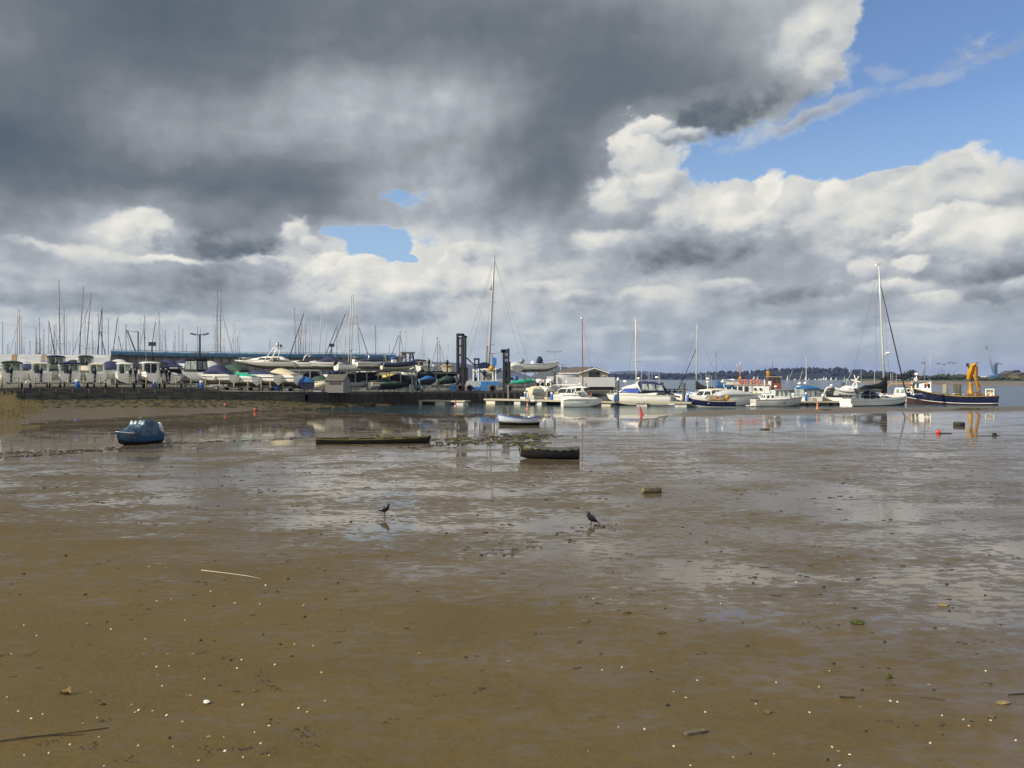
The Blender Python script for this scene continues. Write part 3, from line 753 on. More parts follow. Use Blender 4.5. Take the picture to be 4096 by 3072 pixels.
# steel sheet piling further along
sp_ = empty('sheet_pile_wall', wallp(1700), 0, 'rusty brown sheet pile quay below the two forklifts', 'quay wall'); o0 = Vector(sp_.location)
b = MB(); pts = []
n = 150
for i in range(n + 1):
    q = 1231 + (2112 - 1231) * i / n; p = wallp(q) - o0
    dr = (wallp(q + 5) - wallp(q - 5)).cross(Vector((0, 0, 1))).normalized()
    pts.append(p + dr * (0.16 if i % 4 in (1, 2) else 0.0) + dr * 0.05)
e = wallp(2112) - o0; pts += [e + Vector((0.3, 6, 0)), e + Vector((3, 60, 0))]
b.loft([[p + Vector((0, 0, -4.5)), p + Vector((0, 0, -0.25))] for p in pts], closed=False, caps=False)
b.build('piling', PILE, sp_)
b = MB(); b.loft([[p + Vector((0, -0.12, -0.28)), p + Vector((0, -0.12, 0.06)), p + Vector((0, 0.35, 0.06)), p + Vector((0, 0.35, -0.28))] for p in [wallp(q) - o0 for q in range(1231, 2113, 40)] + [e, e + Vector((3, 60, 0))]], True, True)
b.build('capping_beam', mat('dark_capping', (0.085, 0.078, 0.065), 0.8, var=0.4, vscale=1.2), sp_)
# post and rope fence on the edge
FPX = [7, 73, 141, 206, 273, 335, 400, 462, 524, 585, 646, 705, 764, 822, 879, 936, 992, 1045, 1081, 1131, 1176, 1218]
PALEP = mat('pale_fence_post', (0.34, 0.30, 0.17), 0.85, var=0.3, vscale=5)
fr = empty('rope_fence', wallp(500), 0, 'pale posts with two slack ropes along the edge of the boat yard', 'fence'); o0 = Vector(fr.location)
b = MB(); last = None
for q in FPX:
    p = wallp(q, dD=0.35) - o0; h = m(44, p.y + o0.y)
    g = MB(); g.tube([p + Vector((0, 0, -0.1)), p + Vector((0, 0, h))], [0.085, 0.075], 7); g.build('fence_post', PALEP, fr)
    if last is not None:
        for k in (0.9, 0.45):
            a = last[0] + Vector((0, -0.08, last[1] * k)); c = p + Vector((0, -0.08, h * k))
            b.tube([a.lerp(c, t) + Vector((0, 0, -0.14 * math.sin(math.pi * t))) for t in (0, .25, .5, .75, 1)], 0.022, 4)
    last = (p, h)
b.build('rope', ROPE, fr)

# ------------------------------------------------------------------ buildings behind the yard
def corr(name, col, f):
    M = mat(name, col, 0.55); nt = M.node_tree; P = nt.nodes['Principled BSDF']
    tcn = nt.nodes.new('ShaderNodeTexCoord'); w = nt.nodes.new('ShaderNodeTexWave'); w.inputs['Scale'].default_value = f; w.bands_direction = 'X'
    nt.links.new(tcn.outputs['Object'], w.inputs['Vector']); n = nt.nodes.new('ShaderNodeTexNoise'); n.inputs['Scale'].default_value = 0.35; n.inputs['Detail'].default_value = 6
    nt.links.new(tcn.outputs['Object'], n.inputs['Vector'])
    bpn = nt.nodes.new('ShaderNodeBump'); bpn.inputs['Distance'].default_value = 0.12; nt.links.new(w.outputs['Fac'], bpn.inputs['Height']); nt.links.new(bpn.outputs['Normal'], P.inputs['Normal'])
    r = nt.nodes.new('ShaderNodeValToRGB'); r.color_ramp.elements[0].position = 0.35; r.color_ramp.elements[0].color = (*[v * 0.72 for v in col], 1); r.color_ramp.elements[1].position = 0.6; r.color_ramp.elements[1].color = (*col, 1)
    nt.links.new(n.outputs['Fac'], r.inputs['Fac']); nt.links.new(r.outputs['Color'], P.inputs['Base Color']); return M
RUSTR = mat('rusty_sheet', (0.24, 0.17, 0.09), 0.8, var=0.4, vscale=1.2)
WALLG = mat('grey_panel_wall', (0.34, 0.33, 0.29), 0.85, var=0.5, vscale=0.35, stretch=(1, 1, 0.25), col2=(0.17, 0.165, 0.145))
D1 = 150
s1 = empty('corrugated_shed', at(200, D1, z=3), 0, 'low shed with a long pale corrugated roof behind the cabin boats', 'shed'); o0 = Vector(s1.location)
a0, a1 = at(-500, D1, 1456) - o0, at(441, D1, 1459) - o0; c0, c1 = at(-500, D1 + 8, 1416) - o0, at(441, D1 + 8, 1421) - o0
b = MB(); b.slab(a0, a1, c1, c0, 0.08); b.build('roof', corr('pale_corrugated', (0.64, 0.65, 0.66), 2.2), s1)
b = MB(); b.slab(a0 + Vector((0, .3, -6)), a1 + Vector((0, .3, -6)), a1 + Vector((0, .3, -.05)), a0 + Vector((0, .3, -.05)), 0.1)
b.slab(a1 + Vector((-.05, .4, -6)), c1 + Vector((-.05, 0, -6)), c1 + Vector((-.05, 0, -.1)), a1 + Vector((-.05, .4, -.1)), 0.1); b.build('wall', WALLG, s1)
for u in (0.578, 0.703):
    b = MB(); p = a0.lerp(a1, u); p2 = a0.lerp(a1, u + 0.022); q = c0.lerp(c1, u + 0.006); q2 = c0.lerp(c1, u + 0.028)
    up = Vector((0, -0.03, 0.10)); b.slab(p + up, p2 + up, q2 + up, q + up, 0.02); b.build('rusty_sheet', RUSTR, s1)
D2, D3 = 156, 205
bl = empty('storage_building', at(1000, 175, z=3), 0, 'long grey panelled building with a blue netting parapet behind the yard', 'building'); o0 = Vector(bl.location)
def bp_(px, py, k=0.0):
    D = D2 + (D3 - D2) * (px - 444) / (1600 - 444); return at(px, D + k, py) - o0
topy = [(444, 1402), (700, 1408), (1000, 1412), (1400, 1415), (1594, 1417)]; boty = [(444, 1418), (700, 1424), (1000, 1428), (1400, 1430), (1594, 1431)]
b = MB(); xs = list(range(444, 1601, 34)); b.loft([[bp_(x, 1560), bp_(x, interp(x, boty) - 3)] for x in xs], False, False)
b.quad(bp_(444, 1560), bp_(444, 1560, 30), bp_(444, 1416, 30), bp_(444, 1416)); b.build('wall', WALLG, bl)
g = MB()
for x in xs[1:]: g.box(bp_(x, 1490) + Vector((0, -0.1, 0)), (0.22, 0.14, 8.0))
g.build('wall_ribs', mat('stained_rib', (0.16, 0.155, 0.13), 0.85, var=0.4, vscale=0.6), bl)
g = MB(); rng = random.Random(3)
g.loft([[bp_(x, interp(x, boty) + 2 + rng.uniform(-2.0, 1.5), -1.2), bp_(x, (interp(x, boty) + interp(x, topy)) / 2, -1.5), bp_(x, interp(x, topy) + rng.uniform(0, 2), -0.9), bp_(x, interp(x, topy) + 1, 4)] for x in range(444, 1596, 12)], False, False, smooth=True)
g.build('blue_netting', mat('faded_blue_netting', (0.11, 0.24, 0.36), 0.8, var=0.35, vscale=0.8, stretch=(1, 1, 3), bump=0.6, bscale=1.5), bl)
g = MB(); g.tube([bp_(x, interp(x, topy) - 3, -0.9) for x in range(444, 1600, 60)], 0.05, 4)
for x in range(444, 1600, 32): g.tube([bp_(x, interp(x, topy) + 8, -0.9), bp_(x, interp(x, topy) - 3, -0.9)], 0.04, 4)
g.build('parapet_rail', GALV, bl)
g = MB(); g.box(bp_(1602, 1490), (0.8, 1.5, 9)); g.box(bp_(1600, 1428), (1.6, 1.8, 0.4)); g.build('end_pier', WALLG, bl)

# low white building with two gables and its garden wall
D4 = 172
wb = empty('quayside_building', at(2330, D4, z=1.5), 0, 'cream single storey building with shallow brown gabled roof by the pontoons', 'building'); o0 = Vector(wb.location)
P4 = lambda px, py, k=0: at(px, D4 + k, py) - o0
CREAMW = mat('cream_render', (0.60, 0.55, 0.40), 0.85, var=0.12, vscale=0.8); BROOF = mat('brown_roof_tiles', (0.13, 0.105, 0.085), 0.85, var=0.3, vscale=1.5, stretch=(1, 1, 5)); WTRIM = mat('white_board', (0.74, 0.74, 0.72), 0.6, var=0.1, vscale=1)
b = MB(); b.loft([[P4(2317, 1560), P4(2317, 1491), P4(2378, 1471), P4(2432, 1491), P4(2432, 1560)], [P4(2317, 1560, 14), P4(2317, 1491, 14), P4(2378, 1471, 14), P4(2432, 1491, 14), P4(2432, 1560, 14)]], True, True)
b.loft([[P4(2236, 1560, 1.5), P4(2236, 1492, 1.5), P4(2236, 1492, 12), P4(2236, 1560, 12)], [P4(2318, 1560, 1.5), P4(2318, 1492, 1.5), P4(2318, 1492, 12), P4(2318, 1560, 12)]], True, True); b.build('wall', CREAMW, wb)
b = MB(); b.slab(P4(2230, 1491.5, 0.6), P4(2322, 1491.5, 0.6), P4(2372, 1470, 6), P4(2290, 1470, 6), 0.15)
b.slab(P4(2311, 1492, -0.7), P4(2378, 1470, -0.7), P4(2378, 1470, 15), P4(2311, 1492, 15), 0.15); b.slab(P4(2378, 1470, -0.7), P4(2438, 1491, -0.7), P4(2438, 1491, 15), P4(2378, 1470, 15), 0.15); b.build('roof', BROOF, wb)
b = MB(); b.slab(P4(2231, 1496, 0.5), P4(2318, 1496, 0.5), P4(2318, 1490.5, 0.5), P4(2231, 1490.5, 0.5), 0.1)
b.slab(P4(2310, 1496, -0.8), P4(2378, 1474.5, -0.8), P4(2378, 1469.5, -0.8), P4(2310, 1491, -0.8), 0.1); b.slab(P4(2378, 1474.5, -0.8), P4(2439, 1495, -0.8), P4(2439, 1490, -0.8), P4(2378, 1469.5, -0.8), 0.1); b.build('bargeboard', WTRIM, wb)
for x in (2357, 2391): g = MB(); g.box(P4(x, 1486, -0.06), (0.25, 0.1, 1.5)); g.build('gable_batten', WTRIM, wb)
g = MB(); g.box(P4(2378, 1507, -0.06), (2.3, 0.1, 2.2)); g.build('window', GLASS, wb)
D5 = 160
gw = empty('white_wall', at(2335, D5, z=1), 0, 'long flat white wall in front of the cream gabled building', 'wall'); o0 = Vector(gw.location)
b = MB(); b.box(at(2335, D5, 1528) - o0, (m(248, D5), 0.4, m(38, D5))); b.box(at(2234, D5, 1527) + Vector((-1.2, -0.35, 0)) - o0, (m(44, D5), 0.3, m(42, D5))); b.build('panel', mat('white_hoarding', (0.60, 0.60, 0.60), 0.7, var=0.1, vscale=0.6), gw)
b = MB(); b.box(at(2335, D5, 1556) + Vector((0, 0.3, 0)) - o0, (m(240, D5), 0.3, m(19, D5))); b.build('plinth', mat('dark_plinth', (0.05, 0.05, 0.045), 0.8, var=0.3), gw)
t_ = empty('arched_store', at(2270, 166, z=2), 0, 'grey half round store roof showing over the white wall', 'store')
b = MB(); b.loft([[(x, -2.4 * math.cos(a), 1.4 + 1.4 * math.sin(a)) for a in [k * math.pi / 8 for k in range(9)]] + [(x, 2.4, 0), (x, -2.4, 0)] for x in (-2.4, 2.2)], True, True, smooth=True); b.build('shell', mat('grey_sheet', (0.34, 0.35, 0.35), 0.6, var=0.25, vscale=1.0), t_)

# ------------------------------------------------------------------ lamp posts
def lamp_post(px, D, ytop, ybase, label, kind):
    z0 = zat(ybase, D); h = zat(ytop, D) - z0
    t = empty('lamp_post', at(px, D, z=z0), 0, label, 'lamp post', 'lamp posts in the boat yard')
    b = MB(); b.tube([(0, 0, 0), (0, 0, h)], [0.20 if kind == 'double' else 0.12, 0.14 if kind == 'double' else 0.09], 8); b.build('pole', DSTEEL if kind != 'grey' else GALV, t)
    if kind in ('double', 'grey'):
        for sg in (-1, 1):
            g = MB(); g.tube([(0, 0, h - 0.1), (sg * 0.7, 0, h)], 0.06, 5); g.box((sg * 1.0, 0, h + 0.02), (0.9, 0.4, 0.22), rot=(0, -sg * 0.25, 0), taper=0.7); g.build('lamp_head', DSTEEL if kind != 'grey' else GALV, t)
    if kind == 'double':
        for sg in (-1, 1):
            g = MB(); g.tube([(0, 0, h - 2.9), (sg * 0.6, 0, h - 2.85)], 0.06, 5); g.box((sg * 0.95, 0, h - 2.8), (0.7, 0.4, 0.25), rot=(0, sg * 0.2, 0)); g.build('lamp_head', GALV, t)
    if kind == 'single':
        g = MB(); g.box((0, 0, h), (0.95, 0.5, 0.6)); g.build('lamp_head', DSTEEL, t)
lamp_post(799, 128, 1337, 1490, 'dark lamp post with four lamp heads in front of the blue netting', 'double')
lamp_post(609, 130, 1376, 1470, 'short dark lamp post with one square head above the cabin boats', 'single')
lamp_post(1327, 160, 1381, 1440, 'slim lamp post with one flat head above the boat rack', 'single')
lamp_post(1969, 158, 1412, 1520, 'grey twin headed lamp post between the two forklift masts', 'grey')
lamp_post(2218, 150, 1406, 1540, 'grey twin headed lamp post in front of the cream building', 'grey')
lamp_post(2243, 190, 1458, 1510, 'far short lamp post rising over the brown roof', 'grey')

# ------------------------------------------------------------------ masts of laid-up yachts beyond the buildings
MT = []
for x, y in ((35,595),(97,865),(109,835),(192,830),(213,415),(244,440),(265,530),(277,790),(304,775),(369,825),(444,665),(452,790),(465,840),(488,540),(500,800),(541,680),(585,880),(601,570),(630,810),(667,630),(691,618),(793,428),(814,505),(854,835),(898,540),(990,750),(1048,500),(1096,850),(1135,705),(1150,820),(1172,835),(1213,490),(1256,410),(1333,548),(1452,515),(1505,850)): MT.append((x / 3.073, 1100 + y / 3.073, 0))
MT += [(236.6, 1129, 4.2), (334.5, 1152, -18), (365, 1178, -20)]
for x, y, l in ((14,620,0),(186,540,2),(230,610,6),(245,515,0),(281,795,0),(380,540,0),(419,478,1),(441,750,0),(461,700,0),(497,690,0),(600,845,0),(616,712,0),(664,648,0),(702,665,0),(713,685,0),(757,855,0),(893,650,0),(930,670,0),(967,820,1),(1054,855,0),(1108,628,0),(1133,135,0),(1151,560,-2),(1181,200,-3),(1214,805,0),(1330,622,0),(1353,625,0),(1386,760,1),(1410,710,0)): MT.append((500 + x / 3.073, 1100 + y / 3.073, l))
for x, y, l in ((245,805,0),(547,425,5),(600,675,-1),(637,610,-9),(673,440,-6),(688,620,-2),(728,680,-1),(770,530,-8),(885,430,-11),(950,545,-10),(1073,615,-3),(1190,485,-9),(1248,270,-11),(1272,255,-9),(1315,515,12),(1540,640,2)): MT.append((1000 + x / 3.073, 1100 + y / 3.073, l))
for x, y, l in ((8,250,2),(245,565,-1),(430,340,-4),(525,335,-2),(800,185,0),(823,320,2),(1062,440,0),(1097,500,2),(1243,565,-3)): MT.append((1500 + x / 4.254, 1250 + y / 4.254, l))
MT.sort()
rng = random.Random(11)
ordn = lambda k: '%d%s' % (k, 'th' if 10 <= k % 100 <= 20 else {1: 'st', 2: 'nd', 3: 'rd'}.get(k % 10, 'th'))
cnt = {}
for px, py, leanpx in MT:
    tall = py < 1235; D = rng.uniform(168, 185) if tall else rng.uniform(185, 260)
    if px > 1600: D = rng.uniform(165, 200)
    z0 = 2.0; h = zat(py, D) - z0; lean = -leanpx * D / F / max(1, (1425 - py) / F * D) if leanpx else 0
    # leanpx is the shift of the foot relative to the head
    foot = px + leanpx * h / max(1, (1425 - py) / F * D)
    t = at(foot, D, z=z0); ln = (at(px, D, z=0).x - t.x) / h
    b = MB(); r = 0.115 if tall else 0.095
    sp = []
    if rng.random() < 0.75 or tall: sp.append((0.52 if h < 16 else 0.42, rng.uniform(0.7, 1.3)))
    if tall: sp.append((0.70, 0.8))
    Pm = mast_mesh(b, h, r, r * 0.75, sp, lean=ln)
    top = Pm(0.98)
    for s_ in (-1, 1):
        q = [top] + [Pm(u) + Vector((s_ * w, 0, 0)) for u, w in sp[::-1]] + [Pm(0) + Vector((s_ * 1.5, 0, 0))]
        b.tube(q, 0.016, 3)
    if rng.random() < 0.35: b.tube([Pm(0.93), Pm(0) + Vector((rng.choice((-1, 1)) * h * 0.24, 0, 0))], 0.06, 4)
    if rng.random() < 0.3: b.ball(Pm(rng.uniform(0.25, 0.5)) + Vector((-0.3, 0, 0)), 0.28, 6, sq=(1, 1, 0.6))
    o = b.build('yacht_mast', DALLOY if rng.random() < 0.6 else ALLOY, loc=t)
    zone = 'above the pale corrugated roof' if px < 442 else 'between corrugated roof and four headed lamp post' if px < 795 else 'between lamp post and rack' if px < 1165 else 'over the rack' if px < 1595 else 'left of the forklift masts'
    cnt[zone] = cnt.get(zone, 0) + 1
    desc = 'tall' if tall else 'medium' if py < 1300 else 'short'
    if abs(leanpx) > 5: desc += ' leaning'
    tag(o, f'{desc} bare mast, {ordn(cnt[zone])} from left {zone}', 'mast', 'masts of laid up yachts')
# furled stays and a crane boom between them
for px0, y0, px1, y1, w in ((197,1289,220,1421,.14),(402,1325,422,1422,.14),(407,1240,389,1422,.13),(471,1272,453,1403,.13),(475,1344,486,1400,.12),(622,1289,610,1370,.12),(1216,1253,1164,1410,.14),(1347,1308,1306,1410,.13),(1382,1256,1320,1410,.12),(1436,1311,1469,1408,.1),(1596,1340,1570,1412,.1)):
    D = 182; p = at(px0, D, y0); q = at(px1, D, y1); b = MB(); q2 = p + (q - p) * ((p.z - 2.0) / (p.z - q.z)); b.tube([Vector((0, 0, 0)), p - q2], [w, w * 0.6], 5)
    o = b.build('furled_sail', DSTEEL, loc=q2); tag(o, f'dark furled headsail stay slanting down from a mast head, {"leftmost" if px0 < 200 else "at %d percent across the yard" % round(px0 / 16.5)}', 'furled sail', 'furled headsails in the yard')
t = empty('derrick', at(545, 175, z=2.5), 0, 'dark derrick of an upright post and slanting boom joined by a wire', 'derrick'); o0 = t.location
b = MB(); b.tube([at(553, 175, 1326) - o0, Vector((at(553, 175, 0).x - o0.x, 0, 0))], 0.14, 6); b.build('post', DSTEEL, t)
b = MB(); b.tube([at(510, 175, 1322) - o0, at(541, 175, 1402) - o0, at(568, 175, 1470) - o0], 0.14, 6); b.build('boom', DSTEEL, t)
b = MB(); b.tube([at(510, 175, 1322) - o0, at(532, 175, 1327) - o0, at(553, 175, 1326) - o0], 0.05, 4); b.build('wire', WIRE, t)
# large yacht mast behind the forklifts
D = 158; foot = at(1951, D, z=3.0); top = at(1977, D, 1029); h = top.z - foot.z
t = empty('tall_yacht_mast', foot, 0, 'very tall grey mast leaning right behind the forklifts, tallest in view', 'mast')
b = MB(); Pm = mast_mesh(b, h, 0.30, 0.20, (), lean=(top.x - foot.x) / h); b.build('pole', ALLOY, t)
for u, w in ((0.645, 0.75), (0.31, 0.9)):
    g = MB(); p = Pm(u); g.tube([p + Vector((-w, 0, 0)), p, p + Vector((w, 0, 0.05))], 0.04, 4); g.build('spreader', ALLOY, t)
g = MB(); g.lathe([(0.1, -.5), (0.24, -.35), (0.24, .35), (0.1, .5)], 8, Pm(0.76) + Vector((-0.35, 0, 0))); g.build('radar_reflector', ALLOY, t)
g = MB(); g.tube([Pm(0.30) + Vector((-0.42, 0, 0)), Pm(0) + Vector((-0.42, 0, 0))], 0.1, 5); g.build('stowed_pole', DSTEEL, t)
g = MB()
for px, py in ((1862, 1400), (1875, 1440), (2112, 1445), (2078, 1420), (1940, 1440), (1976, 1440)):
    g.tube([Pm(0.985), at(px, D, py) - foot], 0.017, 3)
g.build('stay', WIRE, t)
# ------------------------------------------------------------------ boats ashore
def yz(px): return float(tab(px, WALL_T)) - 0.02
def trailer(px, D, yaw, L, label, h=0.75):
    t = empty('boat_trailer', at(px, D, z=yz(px)), relyaw(px, yaw), label, 'trailer', 'trailers under the boats ashore')
    b = MB()
    for s_ in (-1, 1): b.tube([(-L * 0.5, s_ * 0.75, h * 0.72), (L * 0.25, s_ * 0.75, h * 0.72), (L * 0.6, 0, h * 0.62)], 0.06, 5)
    for x in (-L * 0.42, -L * 0.1, L * 0.2): b.tube([(x, -0.75, h * 0.72), (x, 0.75, h * 0.72)], 0.05, 5)
    for s_ in (-1, 1): b.box((-L * 0.15, s_ * 0.5, h * 0.9), (L * 0.6, 0.12, h * 0.3))
    b.build('frame', GALV, t)
    for s_ in (-1, 1):
        g = MB(); g.tube([(-L * 0.18, s_ * 0.92, 0.33), (-L * 0.18, s_ * 1.14, 0.33)], 0.33, 10); w = g.build('wheel', RUBBER, t)
        g = MB(); g.tube([(-L * 0.18, s_ * 1.12, 0.33), (-L * 0.18, s_ * 1.155, 0.33)], 0.17, 8); g.build('rim', GALV, w)
    return t
YG = 'cabin boats parked ashore along the fence'
ROWS = 0.62
def cabin_boat(px, label, roof, roofw, win=GVINYL, yaw=92, k=1.0, nob=1, oby=0.0, bimini=None, D=None, side=WHITE, bottom=ANTIF, z=None, tr='left'):
    """small fishing cruiser seen from the stern: wheelhouse open to the cockpit, outboard on the transom"""
    D = D or float(tab(px, WALL_D)) + 4.5
    zt = yz(px) if z is None else z
    s = Boat('cabin_boat', label, 'boat', px, D, zt + 0.55, 5.9 * k, 2.5 * k, 1.12 * k, yaw, YG)
    s.hull(side, stripe=side, bottom=bottom, stern=0.90, rise=0.3, deep=0.26, wlz=0.36)
    s.deck(OFFW, 0.08); s.rubrail(GREYC, 0.04, -0.02)
    H, L, Bm = s.H, s.L, s.B
    s.house('wheelhouse', WHITE, -0.5 * k, 1.5 * k, roofw * 1.06, roofw * 0.95, H, H + 1.32 * k, 0.55, 0.12, 0.90, win=(0.30, 0.90, [(0.06, 0.48), (0.53, 0.95)]), winm=win, roof=None)
    s.house('coachroof', WHITE, 1.3 * k, 2.5 * k, roofw * 0.9, roofw * 0.45, H, H + 0.5, 0.5, 0.0, 0.85)
    # rear bulkhead with dark doorway
    b = MB(); b.box((-0.52 * k, 0.28, H + 0.5 * k), (0.05, 0.62, 1.05 * k)); s.part('doorway', b, GLASS)
    b = MB()
    for y in (-0.5, 0.5): b.box((-0.55 * k, y * roofw, H + 0.62 * k), (0.09, 0.09, 1.30 * k))
    b.box((-0.55 * k, 0.02, H + 0.62 * k), (0.07, 0.07, 1.25 * k)); s.part('door_post', b, WHITE)
    if bimini:
        s.cover('bimini', bimini, [(x, roofw * 0.56, H + 1.25 * k, H + 1.25 * k + hh) for x, hh in ((-1.9 * k, 0.18), (-1.6 * k, 0.28), (-0.4 * k, 0.34), (0.9 * k, 0.28), (1.15 * k, 0.12))])
        b = MB()
        for y in (-1, 1):
            b.tube([(-1.8 * k, y * roofw * 0.54, H + 1.25 * k), (-1.3 * k, y * roofw * 0.56, H)], 0.025, 4); b.tube([(-0.8 * k, y * roofw * 0.54, H + 1.25 * k), (-1.3 * k, y * roofw * 0.56, H)], 0.025, 4)
        s.part('bimini_frame', b, STEEL)
    else:
        s.cover('roof', roof, [(x, roofw * 0.54, H + 1.27 * k, H + 1.27 * k + hh) for x, hh in ((-1.15 * k, 0.05), (-1.0 * k, 0.15), (0.2 * k, 0.22), (0.95 * k, 0.16), (1.12 * k, 0.05))])
    # cockpit coaming and transom well
    b = MB()
    for y in (-1, 1): b.box((-L * 0.30, y * (s.beam(-L * 0.3) - 0.12), H + 0.12), (L * 0.36, 0.18, 0.28))
    b.box((-L * 0.48, 0, H + 0.02), (0.16, Bm * 0.8, 0.18)); s.part('coaming', b, WHITE)
    s.rail(L * 0.12, L * 0.46, 0.5)
    for i in range(nob): s.outboard(oby + (i - (nob - 1) / 2) * 0.62, 0.0, k=1.15)
    trailer(px, D, yaw, 5.2 * k, 'galvanised two wheel trailer under the ' + tr)
    return s
cabin_boat(46, 'cabin boat with dark green bimini and black outboard, leftmost on the fence', None, 2.05, bimini=DGREEN, oby=0.15, tr='cabin boat with dark green bimini')
cabin_boat(160, 'cream roofed cabin boat between the green and the navy bimini boats', CREAM, 1.75, win=GVINYL, tr='cream roofed cabin boat between two biminis')
cabin_boat(277, 'cabin boat under a broad navy bimini, black outboard on its transom', None, 2.2, bimini=NAVY, tr='cabin boat under the broad navy bimini')
cabin_boat(388, 'cream topped cabin boat right of the broad navy bimini', CREAM, 1.62, oby=0.12, yaw=88, tr='cream topped boat right of the navy bimini')
cabin_boat(497, 'plain white wheelhouse boat with two outboards, cream topped boat on its left', WHITE, 1.7, win=GVINYL, nob=2, oby=-0.55, k=1.05, yaw=98, tr='plain white wheelhouse boat')
s = cabin_boat(598, 'white wheelhouse boat with open dark doorway and rounded roof', WHITE, 1.95, win=GLASS, k=1.12, yaw=106, nob=2, oby=-0.75, tr='boat with open dark doorway')
s.aerial(0.2, 0.4, s.H + 1.5, 1.4); b = MB(); b.box((-0.60, -0.15, s.H + 0.6), (0.05, 0.95, 1.2)); s.part('dark_doorway', b, BLACKC)
# boat with open navy canopy frame
def sports(px, label, D, L, B, H, yaw, top, z, name='sports_cruiser', group=YG, side=WHITE, stripe=NAVYH, bottom=ANTIO, **kw):
    s = Boat(name, label, 'boat', px, D, z, L, B, H, yaw, group)
    s.hull(side, stripe=stripe, bottom=bottom, stern=0.88, rise=kw.get('rise', 0.10), deep=0.30, wlz=0.42, bands=(0.3, 0.70, 0.80), rake=0.12)
    s.deck(side, -0.10); s.rubrail(side, 0.05)
    if kw.get('fore', True): s.cover('foredeck', side, [(x * L, s.beam(x * L) * 0.92, s.sheer(x * L) - 0.02, s.sheer(x * L) + hh) for x, hh in ((-0.02, .30), (0.1, .34), (0.25, .24), (0.38, .10), (0.45, .03))])
    return s
px = 694; D = float(tab(px, WALL_D)) + 4.5
s = sports(px, 'white motor boat under an open navy canopy frame, two outboards at its left', D, 5.6, 2.45, 1.05, 86, NAVY, yz(px) + 0.6)
s.cover('canopy', NAVY, [(x, 1.16, s.H + 1.15, s.H + 1.15 + h) for x, h in ((-2.2, .1), (-1.8, .24), (-0.6, .3), (0.5, .24), (0.8, .08))])
b = MB()
for y in (-1, 1): b.slab((-2.2, y * 1.17, s.H + 1.2), (-1.9, y * 1.17, s.H + 1.2), (-2.3, y * 1.22, s.H - .1), (-2.75, y * 1.22, s.H - .1), .03)
s.part('canopy_side', b, NAVY)
s.screen(0.9, 2.1, s.H + 0.25, 0.6, 0.5); b = MB(); b.box((-0.6, 0, s.H + 0.5), (0.1, 1.3, 0.8)); s.part('console', b, DGREEN); s.cover('engine_hump', WHITE, [(-2.6, .7, s.H, s.H + .3), (-2.0, .8, s.H, s.H + .4), (-1.6, .7, s.H, s.H + .3)])
s.outboard(0.9, k=1.1); s.outboard(0.25, k=1.1, tilt=0.5); trailer(px, D, 86, 5.0, 'galvanised trailer under the boat with open navy canopy frame')
# grey hull behind, with dark framed wheelhouse
px = 775; D = 118; s = Boat('work_boat', 'bare grey hull with a black framed wheelhouse behind the lamp post', 'boat', px, D, yz(px) + 0.45, 7.2, 2.7, 1.75, 138, YG)
s.hull(GREYH, bottom=GREYH, rise=.25); s.deck(GREYH); s.house('wheelhouse', BLACKC, -1.6, 0.9, 2.2, 2.0, s.H, s.H + 1.75, .25, .1, .92, win=(.22, .88, [(.06, .46), (.54, .94)]), winm=VINYL, roof=BLACKC)
b = MB(); b.box((0, 0, .2), (3.5, .3, .5)); b.box((-2.2, 0, .1), (.3, 1.6, .4)); s.part('cradle', b, GALV)
# four covered sports boats in echelon
def eche(px, label, cov, L, H, yaw, D, z, ridge, stripe=NAVYH, fend=True, **kw):
    s = sports(px, label, D, L, 2.35, H, yaw, None, z, stripe=stripe, fore=False, **kw)
    s.boatcover('cover', cov, ridge, skirt=0.02, x0=-L * .46, x1=L * kw.get('x1', .34))
    s.cover('foredeck', WHITE, [(x * L, s.beam(x * L) * .94, s.sheer(x * L) - .02, s.sheer(x * L) + hh) for x, hh in ((.28, .28), (.36, .18), (.45, .05))])
    if fend: s.fender(-L * .12, 1)
    trailer(px, D, yaw, L * .85, kw['tr'])
    return s
D = 112
s = eche(866, 'white sports cruiser with tall navy canopy and dark stripe, bow to the left', NAVY, 5.9, 1.3, 140, D + 2, yz(866) + .85, [(0, .10), (.15, .35), (.38, 1.30), (.60, 1.38), (.68, 1.20), (.86, .55), (1, .06)], tr='trailer under the sports cruiser with the tall navy canopy')
b = MB()
for y in (-1, 1):
    b.slab((-.3, y * 1.02, s.H + .42), (.5, y * 1.02, s.H + .42), (.35, y * .74, s.H + 1.0), (-.3, y * .74, s.H + 1.02), y * .02); b.slab((.65, y * 1.0, s.H + .38), (1.15, y * .95, s.H + .36), (.8, y * .72, s.H + .85), (.5, y * .74, s.H + .95), y * .02)
s.part('vinyl_window', b, VINYL)
eche(962, 'white sports boat under a bright green cover', GREENC, 5.6, 1.25, 140, D + 3, yz(962) + .75, [(0, .08), (.25, .30), (.6, .62), (.8, .55), (1, .1)], tr='trailer under the green covered boat')
eche(1042, 'white sports boat under a low navy cover between green and cream covered boats', NAVY, 6.2, 1.45, 140, D + 4, yz(1042) + .85, [(0, .08), (.3, .42), (.6, .72), (.8, .6), (1, .12)], tr='trailer under the low navy covered boat')
s = eche(1122, 'white sports cruiser with cream canopy beside the boat rack', BEIGE, 6.2, 1.5, 140, D + 5, yz(1122) + .8, [(0, .10), (.2, .5), (.45, .95), (.62, 1.05), (.8, .7), (1, .15)], fend=False, tr='trailer under the cream canopied cruiser')
b = MB(); b.slab((-.9, 1.03, s.H + .38), (.2, 1.0, s.H + .42), (-.0, .78, s.H + .74), (-.9, .78, s.H + .66), -.02); s.part('vinyl_window', b, VINYL)
